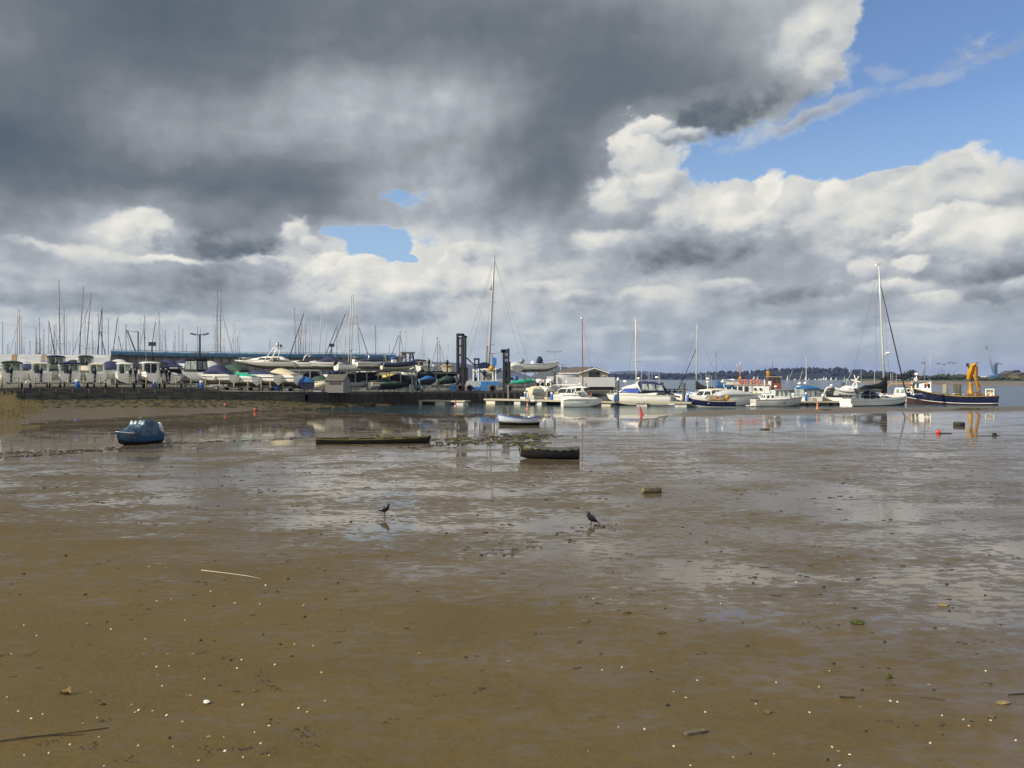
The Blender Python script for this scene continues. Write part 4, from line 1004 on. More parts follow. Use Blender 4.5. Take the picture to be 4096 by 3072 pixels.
# second row glimpsed between them
BK = 'boats half hidden behind the front row'
def behind(px, D, zk, label, cov, L=6, B=2.4, H=1.2, yaw=92, side=WHITE, ridge=((0, .1), (.3, .8), (.7, .7), (1, .1)), **kw):
    s = Boat('covered_boat', label, 'boat', px, D, zk, L, B, H, yaw, BK); s.hull(side, stripe=kw.get('stripe', side), bottom=kw.get('bottom', ANTIF)); s.boatcover('cover', cov, ridge); return s
behind(108, 106, 3.9, 'navy covered boat filling the gap between green bimini and cream roof boats', NAVY, H=1.3)
s = behind(221, 106, 3.9, 'dark green tarpaulined hull in the gap left of the navy bimini', DGREEN, H=1.2)
s = cabin_boat(222, 'navy topped boat half hidden left of the broad navy bimini', None, 2.1, bimini=NAVY, D=112, z=4.0, tr='half hidden navy topped boat'); 
s = cabin_boat(341, 'dark teal topped boat half hidden behind the cream topped cabin boat', None, 1.7, bimini=DGREEN, D=112, z=4.0, tr='half hidden teal topped boat')
behind(336, 108, 3.8, 'white boat with red waterline behind the navy bimini boat', CREAM, side=WHITE, stripe=ANTIR, bottom=ANTIR, H=1.2)
behind(443, 110, 4.0, 'navy covered boat behind the plain white wheelhouse boat', NAVY, H=1.25, ridge=((0, .1), (.3, 1.2), (.7, 1.1), (1, .1)))
behind(548, 112, 4.1, 'black covered boat with pale rails between two wheelhouse boats', BLACKC, H=1.3, ridge=((0, .1), (.3, 1.0), (.7, .9), (1, .1)))
behind(640, 116, 4.1, 'dark hooded boat behind the boat with the open doorway', BLACKC, H=1.3, ridge=((0, .1), (.3, 1.2), (.7, 1.0), (1, .1)))
behind(745, 124, 4.4, 'low white boat with a silver cover left of the lamp post', GREYC, H=1.2, L=7, yaw=150)
behind(735, 132, 4.6, 'navy hooded boat behind the silver cover', NAVY, H=1.4, ridge=((0, .1), (.3, 1.2), (.7, 1.0), (1, .1)))
behind(930, 124, 3.6, 'dark green hooded boat behind the tall navy canopy', DGREEN, H=1.5, L=7, yaw=120, ridge=((0, .2), (.3, 1.2), (.6, 1.1), (1, .1)))
for a_ in ((84, 116, 4.3, 'white boat with grey cover seen over the gap right of the dark green bimini', GREYC), (190, 118, 4.4, 'blue covered boat showing above the cream roofed cabin boat', BLUEC), (300, 120, 4.5, 'black hooded boat behind the broad navy bimini', BLACKC), (470, 121, 4.6, 'white covered boat behind the plain wheelhouse boat', OFFW), (575, 122, 4.6, 'green covered boat at the foot of the blue netting building', DGREEN), (668, 124, 4.7, 'navy covered boat in front of the netting building, left of the lamp post', NAVY), (830, 128, 4.5, 'grey covered boat right of the four headed lamp post', GREYC), (905, 130, 4.4, 'white boat with black hood above the tall navy canopy cruiser', BLACKC)):
    behind(*a_, H=1.3, L=6.5, yaw=80 + (a_[0] % 50), ridge=((0, .1), (.3, 1.0), (.6, .9), (1, .1)))
behind(1215, 118, 2.5, 'small boat under a dark blue sheet at the foot of the rack', TEALC, H=1.0, L=5.5, yaw=100, side=NAVYH, ridge=((0, .1), (.3, .9), (.6, .6), (1, .1)))

# ------------------------------------------------------------------ storage racks
def rack(px0, px1, D, ys, ytop, n, label, z0, dep=5.5):
    t = empty('boat_rack', at((px0 + px1) / 2, D, z=z0), 0, label, 'rack', 'steel boat racks'); o0 = t.location
    xs = [at(px0 + (px1 - px0) * i / n, D, z=0).x - o0.x for i in range(n + 1)]
    hs = [zat(y, D) - z0 for y in ys]; H = zat(ytop, D) - z0
    for x in xs:
        b = MB()
        for y in (0, dep): b.box((x, y, H / 2), (0.14, 0.14, H))
        for h in hs: b.box((x, dep / 2, h - .1), (0.10, dep, 0.16))
        b.tube([(x, 0, .2), (x, dep, hs[0] - .2)], .04, 4)
        b.build('upright', GALV, t)
    for h in hs:
        for y in (0, dep * .33, dep * .66, dep):
            b = MB(); b.box(((xs[0] + xs[-1]) / 2, y - .02, h), (xs[-1] - xs[0] + .3, 0.16, 0.2)); b.build('beam', GALV, t)
rack(1150, 1648, 127, [1481, 1557], 1478, 11, 'long two level boat rack carrying six boats on top behind the shed', 1.9)
rack(1655, 1832, 142, [1492, 1548], 1486, 4, 'two level boat rack left of the first forklift mast', 1.85)
rack(2060, 2222, 148, [1487], 1485, 4, 'steel rack under the white open boat right of the second forklift', 1.5)
RT = 'boats on the racks'
D = 129; zr = zat(1479, D)
s = sports(1065, 'large white cruiser with pointed bow on the rack, behind the striped cruiser', 136, 9.2, 3.0, 1.05, 168, None, zat(1470, 136), group=RT, stripe=WHITE)
s.cover('cabin_top', WHITE, [(x, w, s.H, s.H + h) for x, w, h in ((-3.6, 1.1, .3), (-2.5, 1.2, .75), (0, 1.15, .8), (1.5, .95, .55), (3.2, .5, .15))]); b = MB(); b.slab((-2.4, -1.22, s.H + .2), (1.2, -1.06, s.H + .2), (.8, -.98, s.H + .5), (-2.4, -1.12, s.H + .55), .03); b.slab((-2.4, 1.22, s.H + .2), (1.2, 1.06, s.H + .2), (.8, .98, s.H + .5), (-2.4, 1.12, s.H + .55), -.03); s.part('window', b, GLASS); s.rail(1.0, 4.3, .45)
s = sports(1088, 'long white cruiser with navy stripe and white radar arch on top of the rack', 128, 7.6, 2.7, 1.05, 160, None, zat(1477, 128), group=RT, rise=.2)
s.cover('cockpit_cover', BLACKC, [(x, w, s.H - .02, s.H + h) for x, w, h in ((-3.2, 1.1, .12), (-1.8, 1.2, .35), (0, 1.1, .4), (.9, .8, .1))])
b = MB()
for y in (-1.15, 1.15):
    b.tube([(.9, y, s.H + .1), (-.6, y * .85, s.H + 2.2), (-1.5, y * .8, s.H + 2.3)], .07, 6); b.tube([(-.4, y, s.H + .1), (-1.0, y * .85, s.H + 2.25)], .06, 6)
for x in (-.6, -1.0, -1.5): b.tube([(x, -.97, s.H + 2.25), (x, .97, s.H + 2.25)], .06, 5)
s.part('radar_arch', b, WHITE); s.dome(-.9, 0, s.H + 2.75, .25, .4)
b = MB(); b.tube([(-1.2, .6, s.H + 2.3), (-1.2, .6, s.H + 3.1)], .08, 6); b.ball((-1.2, -.6, s.H + 2.6), .22, 8); s.part('searchlight', b, DSTEEL)
s = sports(1214, 'white sports boat with white arch and black cover on the rack', 128, 6.0, 2.4, 1.05, 158, None, zat(1478, 128), group=RT); s.boatcover('cover', BLACKC, [(0, .1), (.3, .85), (.5, .9), (.7, .35), (1, .06)], x1=1.6, skirt=.0); s.arch(-.3, 2.2, s.H, 1.15, .5, .09)
s = sports(1302, 'white sports boat with flat topped navy cover and dark stripe on the rack', 127, 6.0, 2.4, 1.1, 160, None, zat(1479, 127), group=RT, rise=.25); s.boatcover('cover', NAVY, [(0, .1), (.2, .45), (.35, .95), (.6, 1.0), (.66, .5), (1, .06)], x1=2.0, skirt=.0)
s = Boat('open_fishing_boat', 'open white fishing boat with centre console on the rack, bow right', 'boat', 1417, 126, zat(1484, 126), 5.9, 2.2, 0.95, 24, RT); s.hull(WHITE, bottom=WHITE, rise=.55, fore=.6); s.deck(OFFW, .25); s.rubrail(GREYC, .04)
s.house('console', WHITE, -.2, .7, .9, .9, .7, 1.75, .3, .05, .9); s.screen(.6, .9, 1.7, .45, .3, wrap=.5); s.rail(.3, 2.6, .35); s.outboard(0, .6, k=1.1); b = MB(); b.tube([(-.3, -.45, 1.7), (-.3, -.45, 2.3), (-.3, .45, 2.3), (-.3, .45, 1.7)], .035, 5); s.part('grab_frame', b, STEEL); s.cover('bow_cushion', NAVY, [(-2.2, .9, .95, 1.1), (-1.2, .95, .95, 1.25), (-.6, .8, .95, 1.1)])
s = sports(1500, 'white sports boat with wide navy cover on the rack left of the inflatable', 127, 6.2, 2.4, 1.05, 20, None, zat(1477, 127), group=RT); s.boatcover('cover', NAVY, [(0, .15), (.3, .65), (.6, .7), (1, .1)], x1=2.2, skirt=.0); s.arch(-1.6, 2.2, s.H, 1.1, -.4, .06, STEEL)
def rib(name, label, px, D, z, L, B, yaw, tubem, hullm, group, k=1.0):
    s = Boat(name, label, 'inflatable boat', px, D, z, L, B * .7, .62 * k, yaw, group); s.hull(hullm, bottom=hullm, rise=.55, fore=.7); s.deck(GREYC, .02)
    b = MB(); r = B * .13; pts = []
    for i in range(15):
        t = i / 14; x = (t - .5) * L; pts.append((x, s.B / 2 * wfun(t, .9) + .05, s.sheer(x) + r * .3))
    pts = pts + [(L * .515, 0, s.sheer(L / 2) + r * .3)] + [(x, -y, z_) for x, y, z_ in pts[::-1]]
    b.tube(pts, [r * .7] + [r] * (len(pts) - 2) + [r * .7], 8); s.part('buoyancy_tube', b, tubem); s.stern = .9; return s
s = rib('rigid_inflatable', 'rigid inflatable with upswept black tube on the rack end, bow right', 1592, 126, zat(1479, 126), 5.2, 2.6, 18, NAVYH, CREAM, RT); s.house('console', WHITE, -1.0, -.2, .8, .8, .6, 1.75, .2, .05, .9); s.cover('seat_cover', BLUEC, [(-1.1, .42, 1.6, 1.85), (-.7, .45, 1.6, 1.95), (-.2, .42, 1.6, 1.85)]); b = MB(); b.tube([(-2.0, -.6, .7), (-2.1, -.5, 2.0), (-2.1, .5, 2.0), (-2.0, .6, .7)], .05, 5); s.part('a_frame', b, STEEL)
# lower level
LOW = 'boats on the lower level of the rack'
s = sports(1283, 'cream hulled boat under dark hood on the lower rack left of the shed', 124, 5.2, 2.3, 1.25, -62, None, 2.3, group=LOW, side=CREAM, bottom=OFFW, stripe=WHITE, rise=.2); s.boatcover('cover', DGREEN, [(0, .2), (.3, .9), (.55, .95), (.8, .25), (1, .05)])
b = MB(); b.box((0, 0, -.1), (2.5, 1.2, .2)); s.part('cradle', b, GALV)
def low(px, D, py, label, L, B, H, yaw, side, cov, ridge, stripe=None):
    s = Boat('covered_boat', label, 'boat', px, D, zat(py, D), L, B, H, yaw, LOW); s.hull(side, stripe=stripe or side, bottom=OFFW if side is WHITE else side, rise=.15); s.deck(OFFW)
    if cov: s.boatcover('cover', cov, ridge, skirt=.05)
    return s
low(1440, 128, 1550, 'grey dinghy hull on the lower rack right of the shed', 5.2, 2.0, .8, 15, GREYH, None, [])
low(1412, 129, 1534, 'black hooded boat just right of the shed roof', 4.5, 2.0, .8, 30, BLACKH, BLACKC, [(0, .2), (.4, .8), (.7, .6), (1, .1)])
low(1532, 127, 1552, 'white boat with orange stripe under dark cover on the lower rack', 4.2, 2.0, .95, 22, WHITE, DGREEN, [(0, .15), (.4, .5), (.7, .42), (1, .08)], stripe=mat('orange_stripe', (.52, .21, .03), .5))
low(1478, 131, 1525, 'long white gunwaled dark boat lying behind the orange striped boat', 5.2, 2.0, .9, 12, BLACKH, None, [])
low(1480, 131, 1506, 'dark boat with white top stacked above the orange striped boat', 4.4, 1.9, .7, 8, BLACKH, OFFW, [(0, .1), (.5, .2), (1, .05)])
low(1570, 131, 1527, 'boat under a pale yellow sheet on the lower rack', 3.0, 2.0, .7, 20, BLACKH, YELC, [(0, .3), (.3, .55), (.7, .45), (1, .2)])
low(1600, 129, 1538, 'boat under a peaked black sheet right of the yellow sheet', 4.6, 2.0, .8, 160, BLACKH, BLACKC, [(0, .1), (.4, .75), (.7, .8), (1, .1)])
low(1578, 127, 1556, 'boat under olive green sheet at the right foot of the rack', 4.6, 2.1, .8, 14, BLACKH, DGREEN, [(0, .1), (.4, .35), (.7, .3), (1, .05)])
low(1545, 132, 1508, 'white boat with black hood under the navy covered boat', 4.2, 2, .8, 10, WHITE, BLACKC, [(0, .1), (.4, .4), (.7, .3), (1, .1)])
low(1625, 133, 1508, 'small white boat at the right end below the inflatable', 3.2, 2, .8, 165, WHITE, BLACKC, [(0, .05), (.4, .3), (.7, .2), (1, .05)])
low(1250, 131, 1530, 'blue hooded boat deep in the rack left of the cream hull', 4.2, 2, .9, 60, NAVYH, BLACKC, [(0, .2), (.4, 1.0), (.7, .8), (1, .1)])
low(1345, 133, 1520, 'white boat with blue hood behind the shed roof', 4.2, 2, .9, 40, WHITE, NAVY, [(0, .2), (.4, .8), (.7, .6), (1, .1)])
# second rack
D = 144
s = rib('rigid_inflatable', 'grey rigid inflatable seen stern on with black outboard, left of the first forklift', 1716, D, zat(1487, D), 5.0, 2.9, 90, GREYC, OFFW, RT); s.house('console', GREYC, -1.3, -.4, 1.3, 1.0, .5, 1.9, .2, .1, .75); s.outboard(0, 0, k=1.35, z=1.2)
s = Boat('covered_boat', 'cream boat with black outboard on the rack beside the first forklift mast', 'boat', 1789, D, zat(1490, D), 5.0, 2.3, 1.0, 90, RT); s.hull(CREAM, stripe=BLACKH, bottom=CREAM); s.deck(OFFW); s.boatcover('cover', TAN, [(0, .05), (.3, .5), (.7, .45), (1, .1)]); s.outboard(0, 0, k=1.35, z=1.2)
s = sports(1683, 'white motor cruiser with black bimini at the left of the second rack', 148, 6.0, 2.7, 1.2, 70, None, zat(1492, 148), group=RT); s.cover('bimini', BLACKC, [(x, 1.2, s.H + .9, s.H + .9 + h) for x, h in ((-2.2, .1), (-1.4, .35), (.2, .3), (.5, .1))]); s.house('cabin', WHITE, -1.0, 1.0, 2.2, 1.9, s.H, s.H + .9, .5, .1, .9, win=(.2, .8, [(.1, .9)]))
for a in ((1738, 143, 1516, 'long boat under a dark green sheet on the middle shelf of the second rack', 7.5, 2.2, .8, 4, BLACKH, DGREEN, [(0, .3), (.3, .6), (.8, .55), (1, .3)]), (1712, 140, 1541, 'black boat with cream gunwale at the foot of the second rack', 2.6, 1.7, .9, 8, BLACKH, TEALC, [(0, .2), (.4, .75), (.7, .6), (1, .2)]), (1790, 142, 1540, 'boat under a domed dark sheet left of the first forklift', 3.0, 2, .6, 10, BLACKH, DGREEN, [(0, .3), (.3, 1.0), (.8, .9), (1, .3)]), (1668, 146, 1510, 'white boat low in the second rack behind the dark ladder', 4, 2, .9, 20, WHITE, DGREEN, [(0, .1), (.3, .3), (.8, .2), (1, .1)])): low(*a)
# big covered yacht behind the forklifts, and the white open boat on the right rack
D = 152; s = Boat('motor_yacht', 'white yacht with navy boom cover seen stern on between the forklifts', 'boat', 1937, D, zat(1530, D), 9, 3.1, 2.3, 90, BK); s.hull(OFFW, bottom=GREYH, deep=.2); s.deck(WHITE); s.cover('boom_cover', NAVY, [(x, 1.25, s.H + .25, s.H + 1.35) for x in (-4.2, -3, -1)]); s.outboard(0, 0, k=1.6, z=1.2)
D = 146; s = Boat('open_fishing_boat', 'large open white boat with navy hooded console high on the right rack', 'boat', 2160, D, zat(1487, D), 6.6, 2.4, 1.35, 12, RT); s.hull(WHITE, stripe=BLACKH, bottom=ANTIO, rise=.32, fore=.7, bands=(.3, .9, .96)); s.deck(OFFW, .15)
s.cover('console_hood', NAVY, [(-.55, .55, 1.5, 2.2), (-.3, .6, 1.5, 2.75), (.2, .55, 1.5, 2.7), (.6, .45, 1.5, 1.9)]); s.rail(.3, 3.1, .45); s.house('leaning_post', WHITE, -1.6, -1.1, 1.0, 1.0, 1.3, 1.9, .1, .1, .9)
for y in (-.4, .4): s.outboard(y, .7, OUTG, k=1.5)
s = Boat('small_motor_boat', 'grey covered outboard boat just right of the second forklift mast', 'boat', 2062, D, zat(1490, D), 4.0, 2.2, 1.0, 100, RT); s.hull(GREYH, bottom=GREYH); s.boatcover('cover', GREYC, [(0, .3), (.3, .9), (.7, .8), (1, .2)])
D = 150; s = Boat('covered_boat', 'boat under a green sheet at the foot of the right rack', 'boat', 2090, D, zat(1552, D), 5.5, 2.2, .9, 20, LOW); s.hull(OFFW, bottom=OFFW); s.boatcover('cover', GREENC, [(0, .2), (.3, .5), (.7, .8), (1, .2)])
for px_, nm in ((2158, 'white cruiser with blue windows below the right rack'), (2200, 'white flybridge cruiser beside the grey lamp post')):
    s = sports(px_, nm, 156, 7, 2.7, 1.5, 60, None, .9, group=BK, name='motor_cruiser', stripe=WHITE); s.house('cabin', WHITE, -1.5, 1.5, 2.3, 1.9, s.H, s.H + 1.0, .8, .1, .85, win=(.2, .85, [(.05, .95)])); s.cover('flybridge', WHITE, [(-1.4, .9, s.H + 1, s.H + 1.5), (0, .9, s.H + 1, s.H + 1.6), (.6, .7, s.H + 1, s.H + 1.2)])
# barrel
t = empty('barrel', at(2062, 150, z=zat(1532, 150)), 0, 'blue plastic barrel beside the green sheet', 'barrel'); b = MB(); b.lathe([(.45, 0), (.5, .1), (.5, .6), (.52, .62), (.5, .7), (.5, 1.1), (.42, 1.2)], 12); b.build('drum', BLUEP, t); b = MB(); b.lathe([(.43, 0), (.43, .04)], 12, (0, 0, 1.2)); b.build('lid', BLUEP, t)

# ------------------------------------------------------------------ forklifts
def wheel(t, x, y, r, w, nm='wheel'):
    b = MB(); b.lathe([(r * .5, -w / 2), (r * .95, -w / 2), (r, -w * .3), (r, w * .3), (r * .95, w / 2), (r * .5, w / 2)], 16)
    o = b.build(nm, mat('worn_tyre', (.05, .048, .044), .85, var=.3, vscale=5), t, loc=(x, y, r), rot=(R(90), 0, 0))
    g = MB(); g.lathe([(.03, -w * .55), (r * .2, -w * .56), (r * .45, -w * .46), (r * .55, -w * .5), (r * .55, w * .5), (.03, w * .5)], 14); g.build('rim', GALV, o)
def forklift(px, D, label, mh, parts):
    z0 = float(tab(px, WALL_T)); t = empty('marina_forklift', at(px, D, z=z0), 0, label, 'forklift', 'boat forklifts on the quay'); parts(t, z0, mh); return t
D = 141
def X(px, ref, D=D): return (px - ref) / F * D
def f1(t, z0, mh):
    ref = 1845; zz = lambda py: zat(py, D) - z0
    b = MB(); H = zz(1335)
    for y in (0, 1.5): b.box((X(1829, ref), y, H / 2), (.30, .36, H)); b.box((X(1852, ref), y, H / 2), (.42, .40, H))
    for py in (1337, 1352, 1384, 1420, 1470, 1520): b.box((X(1840, ref), 0, zz(py)), (1.1, .30, .28)); 
    b.box((X(1841, ref), .75, H - .15), (1.25, 1.9, .34))
    t2 = b.build('outer_mast', DSTEEL, t)
    b = MB(); H2 = zz(1344)
    for y in (.1, 1.3): b.box((X(1862, ref), y, H2 / 2 + .6), (.20, .26, H2 - 1.2))
    for x in (1836, 1844): b.tube([(X(x, ref), .2, .6), (X(x, ref), .2, H - .6)], .09, 6)
    b.box((X(1860, ref), .7, H2 - .1), (.6, 1.6, .3)); b.build('inner_mast', DSTEEL, t)
    b = MB(); b.box((X(1850, ref), .2, zz(1500)), (1.9, .5, 2.6)); b.box((X(1836, ref), .2, zz(1492)), (2.6, .3, .3)); b.box((X(1826, ref), -.15, zz(1492)), (.32, .1, .28)); b.build('carriage', DSTEEL, t)
    for y in (-.2, 1.6):
        b = MB(); b.tube([(X(1836, ref), y, zz(1497)), (X(1834, ref), y, zz(1522)), (X(1823, ref), y, zz(1537)), (X(1785, ref), y, zz(1540)), (X(1725, ref), y, zz(1543))], [.13, .15, .16, .13, .08], 6); b.build('fork', GALV, t)
    b = MB(); b.box((X(1900, ref), .8, zz(1540)), (3.2, 1.9, 1.35), taper=.94); b.box((X(1882, ref), .8, zz(1529)), (1.3, 1.7, .5)); b.build('body', mat('machine_white', (.42, .44, .46), .5, var=.25, vscale=2), t)
    b = MB(); b.box((X(1905, ref), .78, zz(1553)), (1.9, 2.0, .5)); b.box((X(1811, ref), .5, zz(1552)), (.95, .8, .9)); b.build('chassis', BLUEM, t)
    c = MB()
    for x in (1893, 1913):
        for y in (0, 1.6): c.box((X(x, ref), y, zz(1506)), (.22, .16, 2.6))
    c.box((X(1903, ref), .8, zz(1483)), (1.15, 1.9, .16)); co = c.build('cab_frame', WHITE, t)
    b = MB(); b.box((X(1904, ref), .8, zz(1520)), (.7, 1.0, .9)); b.build('driver_seat', RUBBER, co)
    for x in (1878, 1933): 
        for y in (-.25, 1.85): wheel(t, X(x, ref), y, .56, .45)
    wheel(t, X(1841, ref), -.2, .6, .4)
    b = MB(); b.tube([(X(1866, ref), .3, zz(1431)), (X(1944, ref), .3, zz(1505))], .13, 6); b.build('hydraulic_ram', DSTEEL, t)
    b = MB(); b.box((X(1914, ref), .2, zz(1520)), (.55, .5, 4.0)); b.build('blue_post', BLUEM, t)
forklift(1845, D, 'tall black masted boat forklift with long grey forks to the left', 9.6, f1)
D = 139
def f2(t, z0, mh):
    ref = 1985; zz = lambda py: zat(py, D) - z0
    b = MB(); H = zz(1399)
    for y in (0, 1.6): b.box((X(2015, ref), y, H / 2), (.42, .40, H)); b.box((X(2033, ref), y, H / 2 + .1), (.36, .36, H + .2))
    for py in (1402, 1430, 1474, 1520): b.box((X(2024, ref), 0, zz(py)), (1.1, .3, .4))
    b.box((X(2020, ref), .8, zz(1404)), (1.5, 2.0, .5)); b.build('outer_mast', DSTEEL, t)
    b = MB(); b.box((X(2027, ref), .3, zz(1490)), (1.2, .4, 3.6)); b.box((X(2036, ref), .3, zz(1515)), (1.5, .5, .4)); b.tube([(X(2024, ref), .3, .8), (X(2024, ref), .3, H - .5)], .1, 6); b.build('carriage', DSTEEL, t)
    b = MB(); b.box((X(1960, ref), .9, zz(1533)), (3.0, 2.0, .75)); b.box((X(1936, ref), .9, zz(1545)), (.95, 2.1, 1.5)); b.build('body', BLUEM, t)
    b = MB(); b.box((X(1960, ref), .9, zz(1524)), (3.2, 2.1, .2)); b.box((X(2010, ref), .9, zz(1543)), (1.4, 1.6, .9), taper=.9); b.build('bonnet', mat('machine_white', (.42, .44, .46), .5), t)
    c = MB()
    for x in (1971, 1982):
        for y in (.1, 1.6): c.box((X(x, ref), y, zz(1500)), (.2, .16, 2.2))
    c.box((X(1976, ref), .85, zz(1477)), (.8, 1.9, .14)); c.build('cab_frame', WHITE, t)
    for x in (1969, 2034):
        for y in (-.35, 2.0): wheel(t, X(x, ref), y, .58, .5)
    b = MB(); b.tube([(X(1944, ref), .3, zz(1507)), (X(2006, ref), .3, zz(1473))], .13, 6); b.tube([(X(1958, ref), .5, zz(1510)), (X(2006, ref), .5, zz(1480))], .1, 6); b.build('hydraulic_ram', DSTEEL, t)
    b = MB(); b.lathe([(.1, -.5), (.5, -.35), (.5, .25), (.25, .45)], 10, (X(1967, ref), .3, zz(1474))); b.build('beacon', YELLOW, t)
    b = MB(); b.box((X(1977, ref), 1.9, zz(1445)), (.7, .6, 1.3)); b.box((X(1975, ref), 1.9, zz(1500)), (.4, .4, 3.6)); b.build('blue_post', BLUEM, t)
forklift(1985, D, 'blue boat forklift with shorter black mast, right of the tall masted one', 7, f2)
t = empty('steel_stand', at(1911, 150, z=1.9), 0, 'black steel frame post with square eye left of the tall yacht mast', 'stand'); h = zat(1436, 150) - 1.9
b = MB(); b.box((-.55, 0, h / 2), (.22, .3, h)); b.box((.18, 0, h / 2), (.3, .3, h)); b.box((-.2, 0, h), (1.1, .3, .3)); b.box((-.2, 0, h * .82), (1.0, .3, .3)); b.build('frame', DSTEEL, t)
# trestle tower, blue stand, boarding ladder, shed
D = 140; z0 = 1.9; t = empty('trestle_tower', at(1629, D, z=z0), 0, 'dark steel tower of two splayed trestles joined by a top beam behind the rack', 'tower'); H = zat(1413, D) - z0
b = MB()
for sx in (-1, 1):
    cx = sx * .62
    for y in (0, 1.4):
        for w in (-1, 1): b.tube([(cx + w * .18, y, H), (cx + w * .55 + sx * .1, y, H * .55), (cx + w * .75 + sx * .2, y, 0)], .08, 5)
        for u in (.62, .74, .86): b.tube([(cx - .4 * (1 - u) - .3, y, H * u), (cx + .4 * (1 - u) + .3, y, H * (u + .06))], .05, 4)
b.build('trestle_leg', DSTEEL, t); b = MB(); b.box((0, .7, H + .1), (2.2, 1.9, .24)); b.build('top_beam', mat('old_timber_beam', (.12, .11, .08), .9, var=.3), t)
D = 133; t = empty('boarding_ladder', at(1655, D, z=1.9), 0, 'dark sloping boarding ladder at the right end of the rack', 'ladder'); P5 = lambda px, py: at(px, D, py) - t.location
b = MB()
for y in (0, .8): b.loft([[P5(1640, 1478) + Vector((0, y, 0)), P5(1652, 1472) + Vector((0, y, 0)), P5(1684, 1562) + Vector((0, y, 0)), P5(1660, 1562) + Vector((0, y, 0))], [P5(1640, 1478) + Vector((0, y + .1, 0)), P5(1652, 1472) + Vector((0, y + .1, 0)), P5(1684, 1562) + Vector((0, y + .1, 0)), P5(1660, 1562) + Vector((0, y + .1, 0))]], True, True)
b.build('side_frame', BLACKC, t); b = MB()
for k in range(9): b.box(P5(1648 + k * 3, 1482 + k * 9) + Vector((0, .45, 0)), (.8, .9, .06))
b.build('tread', GALV, t)
D = 131; t = empty('work_stand', at(1668, D, z=1.9), 0, 'blue steel work stand at the quay edge right of the rack', 'stand'); b = MB(); w = m(42, D); h = m(27, D)
for x in (-w / 2, w / 2):
    for y in (0, 1.2): b.tube([(x, y, 0), (x, y, h)], .07, 5)
b.tube([(-w / 2, 0, 0), (0, 0, h)], .05, 4); b.tube([(w / 2, 0, 0), (0, 0, h)], .05, 4); b.box((0, .6, h), (w + .2, 1.3, .12)); b.build('frame', mat('teal_steel', (.02, .10, .15), .5, var=.3), t)
D = 121; t = empty('timber_shed', at(1351, D, z=float(tab(1351, WALL_T)) - .02), R(-14), 'small grey weatherboard shed with a pitched roof at the quay edge', 'shed')
CLAP = mat('grey_weatherboard', (.27, .26, .245), .85, var=.25, vscale=3, stretch=(.5, .5, 9), bump=.6, bscale=9)
w, d, he, hr = 2.85, 2.3, 1.85, 2.62
b = MB(); b.loft([[(-w / 2, -d / 2, 0), (-w / 2, -d / 2, he), (-w / 2, 0, hr), (-w / 2, d / 2, he), (-w / 2, d / 2, 0)], [(w / 2, -d / 2, 0), (w / 2, -d / 2, he), (w / 2, 0, hr), (w / 2, d / 2, he), (w / 2, d / 2, 0)]], True, True)
for k in range(14): b.box((0, -d / 2 - .01, .07 + k * .13), (w + .02, .03, .10), rot=(.12, 0, 0)); b.box((-w / 2 - .01, 0, .07 + k * .13), (.03, d + .02, .10), rot=(0, .12, 0))
b.build('wall', CLAP, t)
b = MB()
for sg in (-1, 1): b.slab((-w / 2 - .12, sg * (d / 2 + .15), he - .1), (w / 2 + .12, sg * (d / 2 + .15), he - .1), (w / 2 + .12, 0, hr + .06), (-w / 2 - .12, 0, hr + .06), sg * .06)
b.build('roof', mat('felted_roof', (.10, .09, .075), .9, var=.3, vscale=2), t)
b = MB(); b.box((.15, -d / 2 - .05, 1.45), (1.9, .05, .5)); b.build('window', mat('dark_shutter', (.05, .048, .045), .6, var=.2), t)
b = MB(); b.box((-w / 2 - .05, .1, .95), (.05, .8, 1.75)); b.build('door', mat('pale_grey_door', (.36, .345, .33), .8, var=.15, vscale=2), t)
# bins, hoops, pallets on the quay edge
def bin_(px, label, D=None, h=.95, r=.28, col=BLUEP):
    D = D or float(tab(px, WALL_D)) + 1.2; t = empty('water_butt', at(px, D, z=yz(px)), 0, label, 'barrel', 'blue barrels on the quay edge'); b = MB(); b.lathe([(r * .85, 0), (r, .08), (r, h * .75), (r * .9, h * .8)], 10); b.build('drum', col, t); b = MB(); b.lathe([(r * .92, 0), (r * .92, .2), (r * .5, .26)], 10, (0, 0, h * .8)); b.build('lid', WHITE, t)
bin_(309, 'blue barrel with white lid behind the rope fence below the navy bimini boat'); bin_(806, 'blue barrel with white lid behind the rope fence under the lamp post'); bin_(619, 'blue barrel behind the fence below the boat with the dark doorway', r=.35); bin_(1103, 'blue and white barrel behind the fence under the cream canopied cruiser', h=1.2, r=.42)
for px_, lb in ((109, 'tall steel hoop handrail of a quay ladder near the leftmost cabin boat'), (620, 'steel hoop handrail of a quay ladder below the boat with the dark doorway')):
    D = float(tab(px_, WALL_D)) + .2; w = m(13, D); h = m(32, D); b = MB(); b.tube([(-w / 2, 0, -.1), (-w / 2, 0, h * .75), (-w / 4, 0, h), (w / 4, 0, h), (w / 2, 0, h * .75), (w / 2, 0, -.1)], .045, 6); tag(b.build('ladder_hoop', STEEL, loc=at(px_, D, z=yz(px_))), lb, 'handrail', 'ladder handrails')
px_ = 783; D = float(tab(px_, WALL_D)) + 2.4; t = empty('flatbed_trailer', at(px_, D, z=yz(px_)), 0, 'low flat trailer of pale boards below the grey hull', 'trailer'); b = MB(); b.box((0, 0, .62), (2.6, 1.2, .12)); b.build('bed', mat('pale_boards', (.42, .36, .27), .8, var=.3), t); b = MB(); b.box((-1.4, 0, .3), (.1, 1.2, .5)); b.build('tailboard', OFFW, t); wheel(t, .9, -.55, .38, .25)
